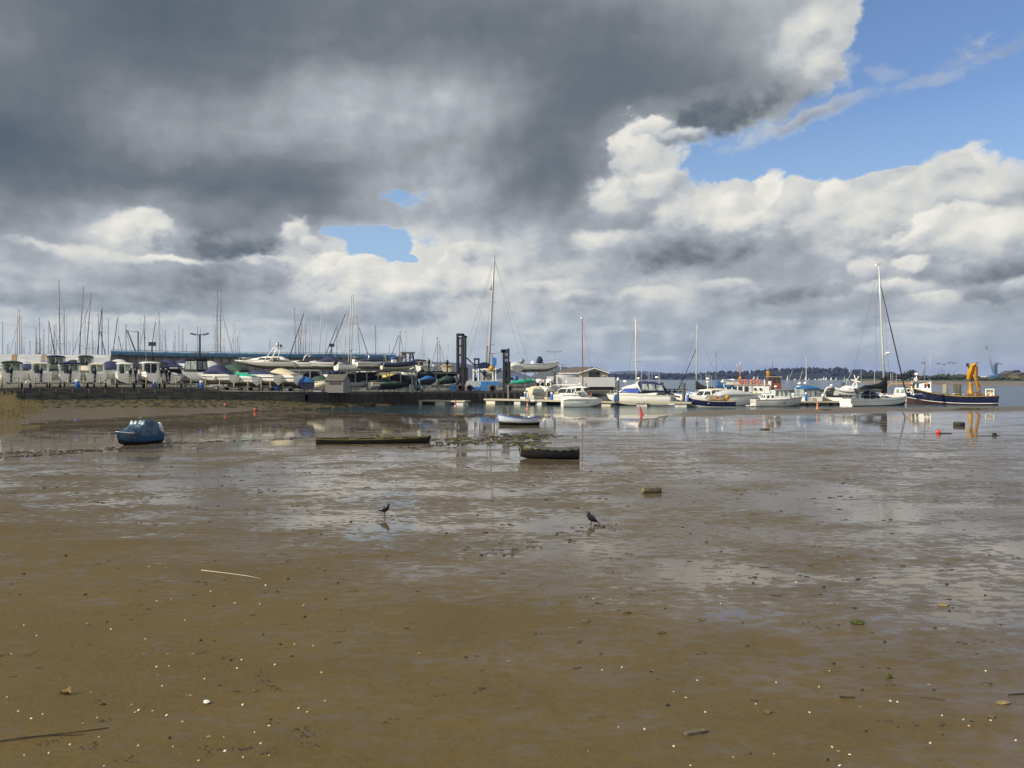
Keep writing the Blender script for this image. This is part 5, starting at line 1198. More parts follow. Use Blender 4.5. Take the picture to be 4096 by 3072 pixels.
# sign on the piling
D = 137.6; b = MB(); b.box((0, 0, 0), (.55, .03, .40)); t = b.build('warning_sign', WHITE, loc=at(1994, D - .55, 1576)); tag(t, 'small white sign with a dark symbol on the sheet piling under the blue forklift', 'sign')
b = MB(); b.tube([(0, -.02, 0), (0, -.03, 0)], .11, 12); b.box((0, -.03, 0), (.4, .012, .06)); b.build('symbol', RUBBER, t)
# ------------------------------------------------------------------ pontoons, piles, moored boats
BROWNP = mat('tarred_pile_shaded_float', (.085, .07, .06), .8, var=.4, vscale=1.5, stretch=(3, 3, .6))
def pontoon(name, label, p0, p1, w, top, gaps, seed):
    p0, p1 = Vector(p0), Vector(p1); L_ = (p1 - p0).length; yaw = math.atan2(p1.y - p0.y, p1.x - p0.x)
    t = empty(name, ((p0.x + p1.x) / 2, (p0.y + p1.y) / 2, 0), yaw, label, 'pontoon', 'pontoons'); rng = random.Random(seed)
    n = max(1, int(L_ / 6))
    for i in range(n):
        x = -L_ / 2 + (i + .5) * L_ / n; b = MB()
        b.box((x, 0, top - .06), (L_ / n - .06, w, .12)); b.box((x, -w / 2 - .03, top - .13), (L_ / n - .1, .06, .2)); b.box((x, w / 2 + .03, top - .13), (L_ / n - .1, .06, .2)); b.build('deck_section', DECKW, t)
    x = -L_ / 2 + .4; k = 0
    while x < L_ / 2 - 1.2:
        ln = rng.uniform(1.2, 1.9); g = MB(); g.box((x + ln / 2, 0, (top - .2) / 2 - .1), (ln, w * .9, top - .05)); g.build('float', (BROWNP if seed == 4 else OFFW if k % 3 else CREAM), t); x += ln + rng.uniform(*gaps); k += 1  # brown floats of the yacht's pontoon carry its side shade in their colour
    return t
pontoon('pontoon', 'short detached pontoon with cream side against the sheet piling', at(1660, 132, z=0), at(1872, 127, z=0), 1.6, .70, (1.5, 3), 1)
pontoon('pontoon', 'long pontoon with bleached deck left of the white speedboat', at(1952, 135, z=0), at(2262, 125.5, z=0), 2.2, .80, (2.2, 4), 2)
pontoon('pontoon', 'pontoon between the white speedboat and the black hulled boat', at(2400, 123, z=0), at(2770, 119, z=0), 2.2, .72, (2.5, 5), 3)
pontoon('pontoon', 'pontoon with shade-coloured floats behind the red and orange cones at the yacht stern', at(3170, 125, z=0), at(3420, 126, z=0), 2.2, .66, (.3, 1), 4)
pontoon('pontoon', 'long back pontoon beyond the moored boats', at(2620, 150, z=0), at(3320, 156, z=0), 2.4, .8, (3, 6), 5)
BROWNP_ = mat('tarred_pile_shaded_float', (.085, .07, .06), .8, var=.4, vscale=1.5, stretch=(3, 3, .6)); GREYP = mat('grey_pile', (.20, .20, .20), .7, var=.35, vscale=1.5)
def pile(px, D, ytop, label, r=.28, cap=None, m_=BROWNP, ybase=None):
    h = zat(ytop, D) + 2.5; t = empty('mooring_pile', at(px, D, z=-2.5), 0, label, 'pile', 'mooring piles'); b = MB(); b.tube([(0, 0, 0), (0, 0, h - (.25 if cap else 0))], r, 12); b.build('shaft', m_, t)
    if cap: b = MB(); b.lathe([(r * 1.05, -.1), (r * 1.1, .1), (r * .8, .25), (r * .15, .42)], 12, (0, 0, h - .35)); b.build('cap', cap, t)
pile(2472, 122, 1511, 'dark grey pile with a white cap left of the blue windowed cruiser', .18, WHITE, mat('dark_pile', (.06, .062, .07), .6, var=.3))
pile(2343, 128, 1533, 'grey pile behind the windscreen of the white speedboat', .17, None, GREYP); pile(2033, 134, 1540, 'slim grey pile in front of the second forklift wheel', .12, None, GREYP)
pile(2735, 121, 1532, 'thick brown pile left of the black hulled boat', .24); pile(2648, 150, 1530, 'short dark pile right of the navy hooded cruiser', .3); pile(2926, 150, 1531, 'dark pile left of the white passenger boat', .3); pile(2914, 152, 1536, 'second dark pile beside the white passenger boat', .2)
pile(3781, 150, 1537, 'grey timber pile behind the tug, left of three', .42, None, PLANK); pile(3823, 152, 1537, 'dark timber pile behind the tug, middle of three', .42); pile(3836, 149, 1538, 'brown timber pile behind the tug, right of three', .36, None, TIMP); pile(3372, 152, 1530, 'dark pile behind the black canopied cruiser', .4); pile(3532, 152, 1536, 'dark pile seen under the yacht boom', .4); pile(3917, 140, 1545, 'short slanted looking dark pile at the tug stern', .2)
t = empty('timber_jetty', at(3330, 170, z=1.2), 0, 'low dark timber jetty beyond the boats at right', 'jetty'); b = MB(); b.box((0, 0, .35), (m(420, 170), 2.0, .5)); b.build('deck', TIMP, t)
for k in range(9):
    b = MB(); b.tube([(-m(200, 170) + k * m(50, 170), 0, -2.6), (-m(200, 170) + k * m(50, 170), 0, .4)], .22, 8); b.build('leg', BROWNP, t)
t = empty('timber_jetty', at(2680, 175, z=1.2), 0, 'dark cluttered timber jetty between the navy hooded cruiser and the thick pile', 'jetty')
for k in range(4): b = MB(); b.box((0, k * .3, .55 - k * .5), (m(130, 175), 1.2, .22)); b.build('beam', TIMP, t)
for k in range(7): b = MB(); b.tube([(-m(62, 175) + k * m(20, 175), 0, -3), (-m(62, 175) + k * m(20, 175), 0, .6)], .2, 7); b.build('leg', BROWNP, t)
for px, D, lb in ((2101, 131, 'blue service pedestal with white top near the beige canopied cruiser'), (2207, 127, 'blue service pedestal with white top left of the white dock boxes'), (2461, 121, 'blue service pedestal beside the white capped pile'), (2751, 119.5, 'blue service pedestal at the bow of the black hulled boat'), (3224, 125, 'blue service pedestal below the blue canopied cruiser')):
    t = empty('service_pedestal', at(px, D, z=.72), 0, lb, 'pedestal', 'blue service pedestals'); b = MB(); b.lathe([(.20, 0), (.22, .05), (.22, .95), (.18, 1.0)], 10); b.build('column', BLUEP, t); b = MB(); b.lathe([(.20, 0), (.20, .16), (.1, .26)], 10, (0, 0, 1.0)); b.build('cap', WHITE, t)
for k, px in enumerate((2223, 2242)):
    D = 126.5; b = MB(); b.loft([[(x, -.45, 0), (x, -.45, .6), (x, -.2, .82), (x, .3, .85), (x, .45, .7), (x, .45, 0)] for x in (-.36, .36)], True, True); tag(b.build('dock_box', WHITE, loc=at(px, D, z=.8)), ('left' if k == 0 else 'right') + ' one of two rounded white dock boxes on the pontoon', 'box', 'white dock boxes')
b = MB(); b.box((0, 0, .35), (.6, .6, .7)); tag(b.build('dock_box', WHITE, loc=at(2128, 129.5, z=.8)), 'square white dock box in front of the beige canopied cruiser', 'box', 'white dock boxes')
b = MB(); b.tube([(-.5, 0, 0), (.5, 0, 0)], [.2, .2], 10); b.ball((-.5, 0, 0), .2, 8); b.ball((.5, 0, 0), .2, 8); tag(b.build('fender', OFFW, loc=at(2138, 127.6, z=.62)), 'white sausage fender hanging on the long pontoon edge', 'fender')

MG = 'boats moored at the pontoons'
def mcruiser(px, D, label, L, B, H, yaw, side=WHITE, stripe=None, bottom=ANTIF, rise=.22, draft=.45, name='motor_cruiser', **kw):
    s = Boat(name, label, 'boat', px, D, -draft, L, B, H + draft, yaw, MG)
    s.hull(side, stripe=stripe or side, bottom=bottom, stern=kw.get('stern', .9), rise=rise, deep=.2, wlz=(draft + .08) / (H + draft), rake=kw.get('rake', .12), fore=kw.get('fore', .55), bands=(.3, kw.get('s0', .82), kw.get('s1', .9)), aft=kw.get('aft', 0), tran=kw.get('tran', 0), pw=kw.get('pw', 2.3))
    s.deck(side, .06); s.rubrail(kw.get('rub', GREYC), .035, -.05); return s
def text_on(s, txt, x, y, z, size, m_, rot=(R(90), 0, 0), name='name_lettering', ex=.006):
    cu = bpy.data.curves.new(name, 'FONT'); cu.body = txt; cu.size = size; cu.extrude = ex; cu.align_x = 'CENTER'; cu.materials.append(m_); f_ = bpy.data.objects.new(name, cu); COL.objects.link(f_); bpy.context.view_layer.update(); me = bpy.data.meshes.new_from_object(f_.evaluated_get(bpy.context.evaluated_depsgraph_get())); bpy.data.objects.remove(f_); o = bpy.data.objects.new(name, me); COL.objects.link(o); o.parent = s.root if hasattr(s, 'root') else s; o.location = (x, y, z); o.rotation_euler = rot; return o
# beige canopied cruiser, stern to the left
s = mcruiser(2186, 132, 'grey white cruiser with beige canopy and clear windows behind the long pontoon', 8.0, 2.9, 1.15, 18, side=OFFW); H = s.H
s.cover('canopy', BEIGE, [(x, 1.25, H, H + h) for x, h in ((-3.0, .9), (-2.5, 1.7), (-1.3, 1.75), (-.6, 1.6))]); s.cover('cabin_top', WHITE, [(x, w, H - .02, H + h) for x, w, h in ((-.9, 1.25, 1.75), (.2, 1.2, 1.55), (1.2, 1.05, .9), (2.6, .8, .35), (3.6, .3, .1))])
b = MB(); b.slab((-2.75, -1.27, H + .35), (-.75, -1.27, H + .35), (-.85, -1.12, H + 1.3), (-2.45, -1.12, H + 1.35), .03); b.build('clear_window', VINYL, s.root); b = MB(); b.slab((-2.95, .9, H + .35), (-2.95, -.9, H + .35), (-2.6, -.8, H + 1.2), (-2.6, .8, H + 1.2), -.03); b.build('clear_window', VINYL, s.root); b = MB(); b.slab((-.3, -1.24, H + .6), (1.0, -1.1, H + .5), (.4, -1.05, H + 1.2), (-.3, -1.12, H + 1.3), .03); b.build('window', GVINYL, s.root); s.rail(.8, 3.6, .5)
# small fishing boat
s = mcruiser(2180, 129, 'small black hulled fishing boat with cream framed wheelhouse', 5.2, 2.1, .85, 14, side=BLACKH, rub=OFFW); H = s.H
s.house('wheelhouse', CREAM, .1, 1.5, 1.4, 1.3, H, H + 1.35, .15, .05, .95, win=(.25, .9, [(.08, .46), (.54, .92)]), winm=GLASS, roof=OFFW)
b = MB()
for y in (-.5, .5): b.tube([(0, y, H + 1.45), (0, y, H + 1.75), (1.6, y, H + 1.75), (1.6, y, H + 1.4)], .03, 4)
s.part('roof_rail', b, STEEL); b = MB(); b.lathe([(.12, 0), (.2, .1), (.2, .7), (.1, .8)], 8, (1.9, -.6, H + .3)); s.part('yellow_buoy', b, YELC); s.aerial(.3, .3, H + 1.4, 1.3, -.5)
# white speedboat in front
s = mcruiser(2327, 119.5, 'white open speedboat with raked windscreen, nearest boat right of the long pontoon', 5.75, 2.3, 1.05, 12, bottom=ANTIO, rise=.05, rub=DALLOY, stripe=WHITE, rake=.10, fore=.5); H = s.H
s.cover('foredeck', WHITE, [(x, s.beam(x) * .97, s.sheer(x) - .03, s.sheer(x) + h) for x, h in ((-2.85, .22), (-2.2, .5), (-1.0, .62), (.3, .55), (1.2, .40), (2.0, .22), (2.7, .05))]); s.screen(1.1, 1.95, H + .46, .72, .85, VINYL, WHITE, wrap=1.5)
b = MB(); b.box((-.7, 0, H + .58), (1.6, 1.5, .06)); s.part('cockpit_trim', b, DALLOY)
for y in (-.45, .45): b = MB(); b.box((-.4, y, H + .75), (.5, .5, .45), taper=.85); s.part('seat', b, WHITE)
b = MB(); 
for k in range(4): b.box((-1.6 + k * .22, -s.B / 2 * .985 - .02, H * .63 + .05 * (k % 2)), (.28, .03, .06), rot=(0, -.35, 0))
s.part('turquoise_graphic', b, mat('turquoise', (.10, .50, .42), .4)); b = MB(); b.box((.55, -s.B / 2 * .96, H * .76), (.22, .06, .1)); s.part('porthole', b, GLASS)
# T-top fishing boat behind it
s = mcruiser(2310, 128, 'white fishing boat with oval hard top behind the speedboat windscreen', 6.2, 2.4, 1.2, 165); H = s.H
s.cover('hard_top', WHITE, [(x, 1.0, H + 1.45, H + 1.45 + h) for x, h in ((-1.7, .08), (-1.3, .22), (.8, .25), (1.4, .1))])
b = MB()
for x in (-.9, .8):
    for y in (-.8, .8): b.tube([(x, y, H), (x * .9, y, H + 1.5)], .06, 5)
s.part('top_leg', b, WHITE); s.house('console', WHITE, -.5, .4, .9, .9, H - .2, H + .9, .2, .05, .9); s.dome(-.4, 0, H + 2.0, .22, .25); s.arch(-1.6, 2.0, H, 1.7, -.8, .09); s.aerial(.2, .6, H + 1.6, 1.6, .3); s.aerial(0, -.6, H + 1.6, 1.4, .3)
b = MB(); b.lathe([(.12, 0), (.2, .1), (.2, .5), (.1, .6)], 8, (-2.0, -.5, H + .1)); s.part('orange_buoy', b, ORANGE)
# grey hull sports boat with black cover
s = mcruiser(2412, 130, 'grey hulled sports boat with black cockpit cover right of the speedboat', 7.2, 2.5, 1.25, 12, side=GREYC); H = s.H; s.boatcover('cover', BLACKC, [(0, .4), (.3, .65), (.55, .55), (.8, .2), (1, .05)], x1=1.4, skirt=-.02); s.rail(1.0, 3.3, .45)
b = MB(); b.box((.8, -s.B / 2 * .93, H * .72), (.6, .06, .14)); s.part('porthole', b, GLASS)
s = mcruiser(2255, 138, 'white cruiser with long white roof glimpsed behind the fishing boats', 8, 2.8, 1.4, 175); H = s.H; s.house('cabin', WHITE, -2.2, 1.6, 2.3, 1.9, H, H + 1.2, 1.2, .2, .85, win=(.2, .8, [(.05, .48), (.52, .95)])); s.cover('long_roof', WHITE, [(x, 1.1, H + 1.55, H + 1.55 + h) for x, h in ((-2.8, .05), (-2, .18), (1.0, .14), (2.0, .03))]); b = MB(); b.tube([(-1.5, 0, H + 1.2), (-1.5, 0, H + 1.6)], .05, 5); b.tube([(.6, 0, H + 1.2), (.6, 0, H + 1.6)], .05, 5); s.part('roof_strut', b, STEEL); s.dome(-.5, .2, H + 2.1)
# flybridge cruiser with blue windscreen cover
s = mcruiser(2558, 125.5, 'large white cruiser with bright blue window covers and navy cockpit canopy', 9.2, 3.2, 1.55, 174, draft=.5, rise=.10, stripe=WHITE, bottom=ANTIF); H = s.H
s.cover('lower_house', WHITE, [(x, w, H - .02, H + h) for x, w, h in ((-4.2, 1.45, .15), (-3.2, 1.5, .75), (-1.2, 1.45, 1.0), (.6, 1.35, 1.45), (2.2, 1.15, 1.05), (3.4, .8, .4), (4.3, .3, .08))])
b = MB(); b.slab((-.1, 1.44, H + .38), (3.0, .98, H + .42), (1.9, .86, H + .98), (-.1, 1.16, H + 1.15), -.05); s.part('window_cover', b, BLUEC); b = MB(); b.slab((3.1, .9, H + .42), (3.1, -.9, H + .42), (2.0, -.8, H + 1.02), (2.0, .8, H + 1.02), .05); s.part('window_cover', b, BLUEC); b = MB(); b.slab((-.1, -1.44, H + .38), (3.0, -.98, H + .42), (1.9, -.86, H + .98), (-.1, -1.16, H + 1.15), .05); s.part('window_cover', b, BLUEC)
s.cover('flybridge', WHITE, [(x, w, H + 1.0, H + 1.0 + h) for x, w, h in ((-.6, 1.15, .9), (.6, 1.2, .75), (2.0, .95, .4), (2.7, .5, .1))])
s.cover('cockpit_canopy', NAVY, [(x, 1.38, H + .3, H + h) for x, h in ((-4.3, .55), (-3.6, 1.5), (-2.4, 2.05), (-.8, 2.15), (.1, 2.05))])
for a, c in (((-3.6, -2.6), (.95, 1.55)), ((-2.45, -1.5), (.95, 1.7)), ((-1.35, -.5), (.95, 1.7))):
    b = MB(); b.slab((a[0] - .15, 1.40, H + .75), (a[1] - .05, 1.40, H + .75), (a[1], 1.16, H + c[1]), (a[0] + .15, 1.16, H + c[1]), -.04); s.part('clear_window', b, VINYL)
b = MB(); b.tube([(-.4, -1.45, H + .5), (.3, -1.3, H + 1.8), (.1, 0, H + 2.15), (.3, 1.3, H + 1.8), (-.4, 1.45, H + .5)], .15, 6); s.part('radar_arch', b, WHITE); s.dome(2.2, 0, H + 2.05, .3, .35); s.dome(-2.6, 0, H + 2.65, .3, .3); s.dome(.1, .4, H + 2.5, .25, .2); s.aerial(-.2, -.7, H + 2.1, 2.2, .05); s.aerial(.6, .7, H + 2.0, 2.0, .15)
b = MB(); b.slab((-4.0, 1.42, H + .05), (-2.6, 1.46, H + .1), (-3.0, 1.40, H + .55), (-3.9, 1.3, H + .5), -.04); s.part('window', b, GLASS); s.rail(1.2, 4.4, .5); b = MB(); b.box((3.0, s.beam(3) * .9 + .02, H * .76), (.5, .08, .12)); s.part('porthole', b, GLASS)
b = MB(); b.box((-4.9, 0, .75), (.8, 2.8, .12)); s.part('bathing_platform', b, WHITE)
# dark navy day boat
s = mcruiser(2846, 119.2, 'dark navy hulled boat with cream sheer, windscreen and tan canvas, bow left', 6.75, 2.4, .86, 180, side=NAVYH, stripe=NAVYH, bottom=WHITE, rise=.42, draft=.4, rub=CREAM, rake=.02, fore=.35, pw=2.6, s0=.8); H = s.H
s.cover('foredeck', OFFW, [(x, s.beam(x) * .95, s.sheer(x) - .02, s.sheer(x) + h) for x, h in ((.5, .30), (1.2, .22), (2.2, .12), (3.1, .04))]); s.screen(1.15, 1.85, H + .15, .75, .55, VINYL, WHITE, wrap=.7)
s.cover('tan_canopy', TAN, [(x, .95, H + .02, H + h) for x, h in ((-1.9, .25), (-1.2, .6), (-.2, .85), (.5, .85), (.8, .7))]); b = MB(); b.ball((-2.2, .35, H + .55), .34, 8); b.box((-2.1, .3, H + .25), (.6, .5, .5)); s.part('yellow_oilskin_bundle', b, YELLOW); b = MB(); b.box((-1.3, .55, H + .45), (1.0, .5, .18), rot=(0, -.15, 0)); s.part('tan_bundle', b, TAN); b = MB(); b.ball((-.75, .8, H + .55), .16, 7); s.part('red_fender', b, REDP); s.rail(1.4, 3.2, .55)
b = MB(); b.box((.4, s.B / 2 * .98, H * .74), (.26, .05, .12)); s.part('porthole', b, STEEL)
# sailing boat behind, black boom cover
def sloop(px, D, label, mast_px, ytop, L, B, H, yaw, cover, mcol=ALLOY, mr=.1, stay=None, hull=WHITE, sp_=((.5, 1.1),), lean=0, top=None):
    s = Boat('sailing_yacht', label, 'boat', px, D, -.5, L, B, H + .5, yaw, MG); s.hull(hull, stripe=NAVYH, bottom=ANTIF, rise=.2, rake=.14, fore=.4, wlz=.36, stern=.7); s.deck(OFFW, .02); s.rubrail(OFFW, .03)
    s.cover('coachroof', WHITE, [(x * L, w * B, s.H - .02, s.H + h) for x, w, h in ((-.15, .32, .5), (.1, .3, .5), (.28, .15, .12))]); s.rail(-L * .45, L * .45, .55)
    bx = L * .08; zt = zat(ytop, D); h = zt - (s.H - .5) - .4
    b = MB(); Pm = mast_mesh(b, h, mr, mr * .75, sp_, lean=lean); o = b.build('mast', mcol, s.root, loc=(bx, 0, s.H + .4))
    # stays
    g = MB(); p = Pm(.98)
    for q in ((L / 2 - bx, 0, -.4), (-L / 2 - bx, 0, -.4), (-.1, B * .45, -.5), (-.1, -B * .45, -.5)): g.tube([p, q], .018, 3)
    g.build('stay', WIRE, o)
    g = MB(); g.tube([(bx, 0, s.H + 1.1), (bx - L * .36, 0, s.H + 1.2)], .08, 6); bo = g.build('boom', ALLOY, s.root)
    if cover: s.cover('sail_cover', cover, [(bx - L * .36 * u, .14 + .1 * (1 - u), s.H + 1.0 + .08 * u, s.H + 1.45 + 1.1 * (1 - u) ** 3) for u in (1, .75, .5, .25, .08, -.03)])
    if stay: 
        g = MB(); g.tube([Pm(stay[0]), (L / 2 - bx - .1, 0, 0)], [.05, .09], 6); g.build('furled_headsail', stay[1], o)
    return s, Pm, o, bx
sloop(2800, 133, 'sailing yacht with black sail cover and pale mast behind the navy hulled boat', 2795, 1305, 7.5, 2.5, 1.3, 176, BLACKC, mcol=OFFW, mr=.085, stay=(.68, DSTEEL), lean=-.012)
sloop(2880, 138, 'sailing yacht with blue sail cover and slim mast left of the passenger boat', 2896, 1412, 8, 2.6, 1.5, 176, TEALC, mcol=mat('teal_grey_mast', (.20, .25, .26), .5), mr=.07, sp_=())
s = mcruiser(2815, 128, 'white cruiser with tall radar mast behind the navy hulled boat', 7.0, 2.6, 1.3, 170); H = s.H; s.house('cabin', WHITE, -1.4, 1.4, 2.2, 1.8, H, H + 1.05, .9, .1, .85, win=(.2, .8, [(.06, .47), (.53, .94)])); b = MB(); b.tube([(-.6, 0, H + 1), (-.6, 0, H + 2.3)], .07, 6); s.part('radar_mast', b, WHITE); s.dome(-.6, 0, H + 2.7, .3, .2); s.dome(-.6, 0, H + 2.2, .26, .1); s.rail(.5, 3.2, .5); s.aerial(-.9, .5, H + 1, 3, 0); s.aerial(-1.1, -.5, H + 1, 2.2, 0)
s = mcruiser(2855, 131, 'white hard topped motor boat above the tan canvas', 6.8, 2.5, 1.3, 172); H = s.H; s.cover('hard_top', CREAM, [(x, 1.1, H + 1.0, H + 1.0 + h) for x, h in ((-1.7, .06), (-1.2, .18), (1.0, .18), (1.5, .05))]); s.house('cabin', WHITE, -1.2, 1.2, 2.0, 1.7, H, H + 1.0, .6, .1, .88, win=(.25, .85, [(.06, .3), (.36, .63), (.7, .94)])); s.aerial(-.5, .4, H + 1.2, 1.5, .05)
s = mcruiser(2950, 126, 'white motor boat with long grey cover left of the white launch', 7.2, 2.7, 1.35, 25, bottom=ANTIO); H = s.H; s.boatcover('cover', GREYC, [(0, .5), (.25, 1.15), (.5, 1.0), (.8, .35), (1, .05)], skirt=-.02); b = MB(); b.tube([(-2.0, 0, H + 1), (-2.4, 0, H + 2.6)], .07, 5); s.part('light_mast', b, WHITE); b = MB(); b.ball((3.2, -.9, H - .1), .3, 8); s.part('ball_fender', b, GREYC); s.dome(-2.4, 0, H + 2.2, .25, .05)
s = mcruiser(2770, 140, 'dark blue covered boat between the thick brown pile and the black sail cover', 5, 2.2, 1.2, 160, side=NAVYH); s.boatcover('cover', TEALC, [(0, .3), (.3, .9), (.7, .7), (1, .1)])
# passenger boat with lifebuoys
D = 142; s = mcruiser(3010, D, 'white passenger boat with row of orange lifebuoys and brown wheelhouse', 11.5, 3.4, 1.55, 8, rise=.1, draft=.6, name='passenger_boat'); H = s.H
s.house('saloon', WHITE, -4.8, 2.6, 2.9, 2.8, H - .2, H + 1.45, .1, .1, .96, win=(.28, .85, [(.04, .14), (.17, .27), (.30, .40), (.44, .54)]), roof=mat('cream_roof', (.62, .45, .28), .6))
for u in (.68, .80):
    b = MB(); b.tube([(-4.8 + 7.4 * u, -1.44, H + .7), (-4.8 + 7.4 * u, -1.50, H + .7)], .22, 12); s.part('porthole', b, GLASS)
b = MB()
for y in (-1.25, 1.25):
    b.tube([(-4.7, y, H + 2.35), (1.4, y, H + 2.35)], .04, 5)
    for x in (-4.7, -3.2, -1.7, -.2, 1.3): b.tube([(x, y, H + 1.5), (x, y, H + 2.35)], .035, 4)
s.part('deck_rail', b, STEEL); b = MB(); b.box((-1.8, -1.2, H + 1.75), (5.8, .04, .45)); s.part('rail_dodger', b, OFFW)
for x in (-2.15, -1.2, -.1, .8):
    b = MB(); b.tube([(x + .32 * math.cos(a), -1.33, H + 2.0 + .32 * math.sin(a)) for a in [k * math.pi / 6 for k in range(13)]], .09, 6, caps=False); s.part('lifebuoy', b, mat('lifebuoy_orange', (.62, .12, .05), .5))
s.house('wheelhouse', mat('mahogany', (.26, .075, .03), .45, var=.3, vscale=2), 2.4, 4.7, 1.9, 1.6, H + .3, H + 2.75, .15, .0, .96, win=(.60, .92, [(.05, .30), (.36, .64), (.70, .95)]), winm=GLASS, roof=CREAM)
b = MB(); b.box((2.7, -.98, H + 1.4), (.5, .04, 1.4)); s.part('door', b, WHITE); b = MB(); b.lathe([(.30, 0), (.30, .95), (.27, 1.0)], 12, (2.6, 0, H + 2.8)); s.part('funnel', b, YELLOW)
b = MB(); b.tube([(-2.1, 0, H + 1.5), (-2.1, 0, H + 4.6)], .10, 6); s.part('aft_mast', b, mat('orange_brown_mast', (.36, .11, .035), .5)); b = MB(); b.tube([(-2.1, 0, H + 4.3), (-2.1, 0, H + 5.4)], .05, 5); b.tube([(-2.3, 0, H + 4.0), (-2.75, 0, H + 5.0)], .04, 4); s.part('mast_top', b, OFFW); b = MB(); b.ball((-2.05, 0, H + 2.6), .3, 8); s.part('yellow_lamp', b, YELLOW)
b = MB(); b.tube([(3.3, .25, H + 2.8), (3.3, 0, H + 4.6), (3.3, -.25, H + 2.8)], .05, 5); b.tube([(3.3, 0, H + 4.5), (3.3, 0, H + 5.7)], .04, 5); s.part('fore_mast', b, WOOD)
b = MB(); b.tube([(.2, -1.8, H - .3), (.2, -1.8, H + .2)], .25, 8); s.part('coiled_hose', b, YELC); b = MB(); b.box((-.5, -1.75, H - .1), (.5, .3, .6)); s.part('blue_drum', b, BLUEP)
# white launch in the foreground of the berths
s = mcruiser(3108, 121.5, 'white wooden launch with long cabin in front of the passenger boat, bow right', 7.2, 2.6, 1.05, 22, side=OFFW, bottom=ANTIO, rise=.22, draft=.5, rub=DALLOY, name='launch', rake=.09, fore=.4); H = s.H
s.house('fore_cabin', WHITE, -2.2, -.6, 1.9, 1.9, H - .1, H + .75, .0, .25, .92, win=(.35, .8, [(.15, .38), (.6, .85)])); s.house('wheelhouse', WHITE, -.9, 1.7, 2.0, 1.8, H - .1, H + 1.35, .35, .2, .9, win=(.42, .9, [(.10, .32), (.42, .60), (.68, .90)]), winm=GVINYL)
s.cover('dark_roof', DALLOY, [(x, 1.0, H + 1.33, H + 1.33 + h) for x, h in ((-.7, .05), (-.3, .14), (2.0, .12), (2.5, .03))]); b = MB()
for y in (-.8, .8): b.tube([(2.3, y, H + 1.35), (2.4, y, H + .1)], .035, 4); b.tube([(1.2, y, H + 1.35), (1.3, y, H + .1)], .03, 4)
s.part('roof_post', b, STEEL); b = MB(); b.tube([(-1.9, 0, H + .7), (-1.9, 0, H + 2.9)], .05, 5); b.tube([(-1.9, -.5, H + 2.5), (-1.9, .5, H + 2.5)], .03, 4); b.tube([(-2.2, 0, H + 1.9), (-1.5, 0, H + 1.9)], .03, 4); s.part('signal_mast', b, WHITE); s.rail(.2, 3.4, .4); s.dome(-.2, 0, H + 1.8); b = MB(); b.box((-3.9, 0, .62), (.7, 2.5, .1)); s.part('bathing_platform', b, OFFW); b = MB(); b.box((.6, -s.B / 2 * .97, H * .66), (.3, .06, .1)); s.part('porthole', b, GLASS)
b = MB(); b.tube([(-3.62, .25 + .5 * math.cos(a), H * .62 + .26 * math.sin(a)) for a in (.5, .9, 1.4, 1.9, 2.4, 2.7)], .035, 4); s.part('name_arc', b, DALLOY)
# blue canopied cruiser showing its transom
s = mcruiser(3214, 128.5, 'white sports cruiser under a blue canopy, transom with small dark lettering to the right', 6.8, 2.9, 1.35, 118, bottom=ANTIF); H = s.H
s.cover('canopy', TEALC, [(x, 1.3, H + 1.15, H + 1.15 + h) for x, h in ((-2.9, .06), (-2.4, .32), (-.8, .5), (.6, .36), (1.0, .1))]); s.cover('fore_house', WHITE, [(x, w, H, H + h) for x, w, h in ((.2, 1.25, 1.1), (1.2, 1.1, .7), (2.4, .7, .25), (3.0, .3, .06))])
b = MB()
for y in (-1, 1): b.slab((-2.8, y * 1.38, H + .05), (.2, y * 1.30, H + .05), (.6, y * 1.2, H + 1.2), (-2.6, y * 1.25, H + 1.2), .02)
b.slab((-2.95, 1.3, H + .05), (-2.95, -1.3, H + .05), (-2.75, -1.22, H + 1.2), (-2.75, 1.22, H + 1.2), .02); s.part('clear_curtain', b, VINYL)
b = MB()
for y in (-1.3, -.35, .45, 1.3): b.tube([(-3.0, y, H), (-2.8, y * .93, H + 1.25)], .035, 4)
b.tube([(-3.02, -1.35, H + .02), (-3.02, 1.35, H + .02)], .06, 5); s.part('canopy_seam', b, NAVY); s.arch(.4, 2.6, H, 1.5, .4, .1); s.dome(-.9, .2, H + 1.95, .26, .2); s.dome(.1, .6, H + 1.9, .3, .2)
b = MB(); b.box((-s.L / 2 - .03, .1, H * .82), (.03, .55, .09)); b.box((-s.L / 2 - .03, .05, H * .70), (.03, .9, .06)); s.part('stern_lettering', b, DALLOY)
b = MB(); b.box((-3.7, 0, .70), (.7, 2.7, .1)); s.part('bathing_platform', b, WHITE)
sloop(3225, 150, 'sailing yacht with white mast rising behind the blue canopied cruiser', 3217, 1432, 7, 2.5, 1.4, 90, None, mcol=OFFW, mr=.09, sp_=())
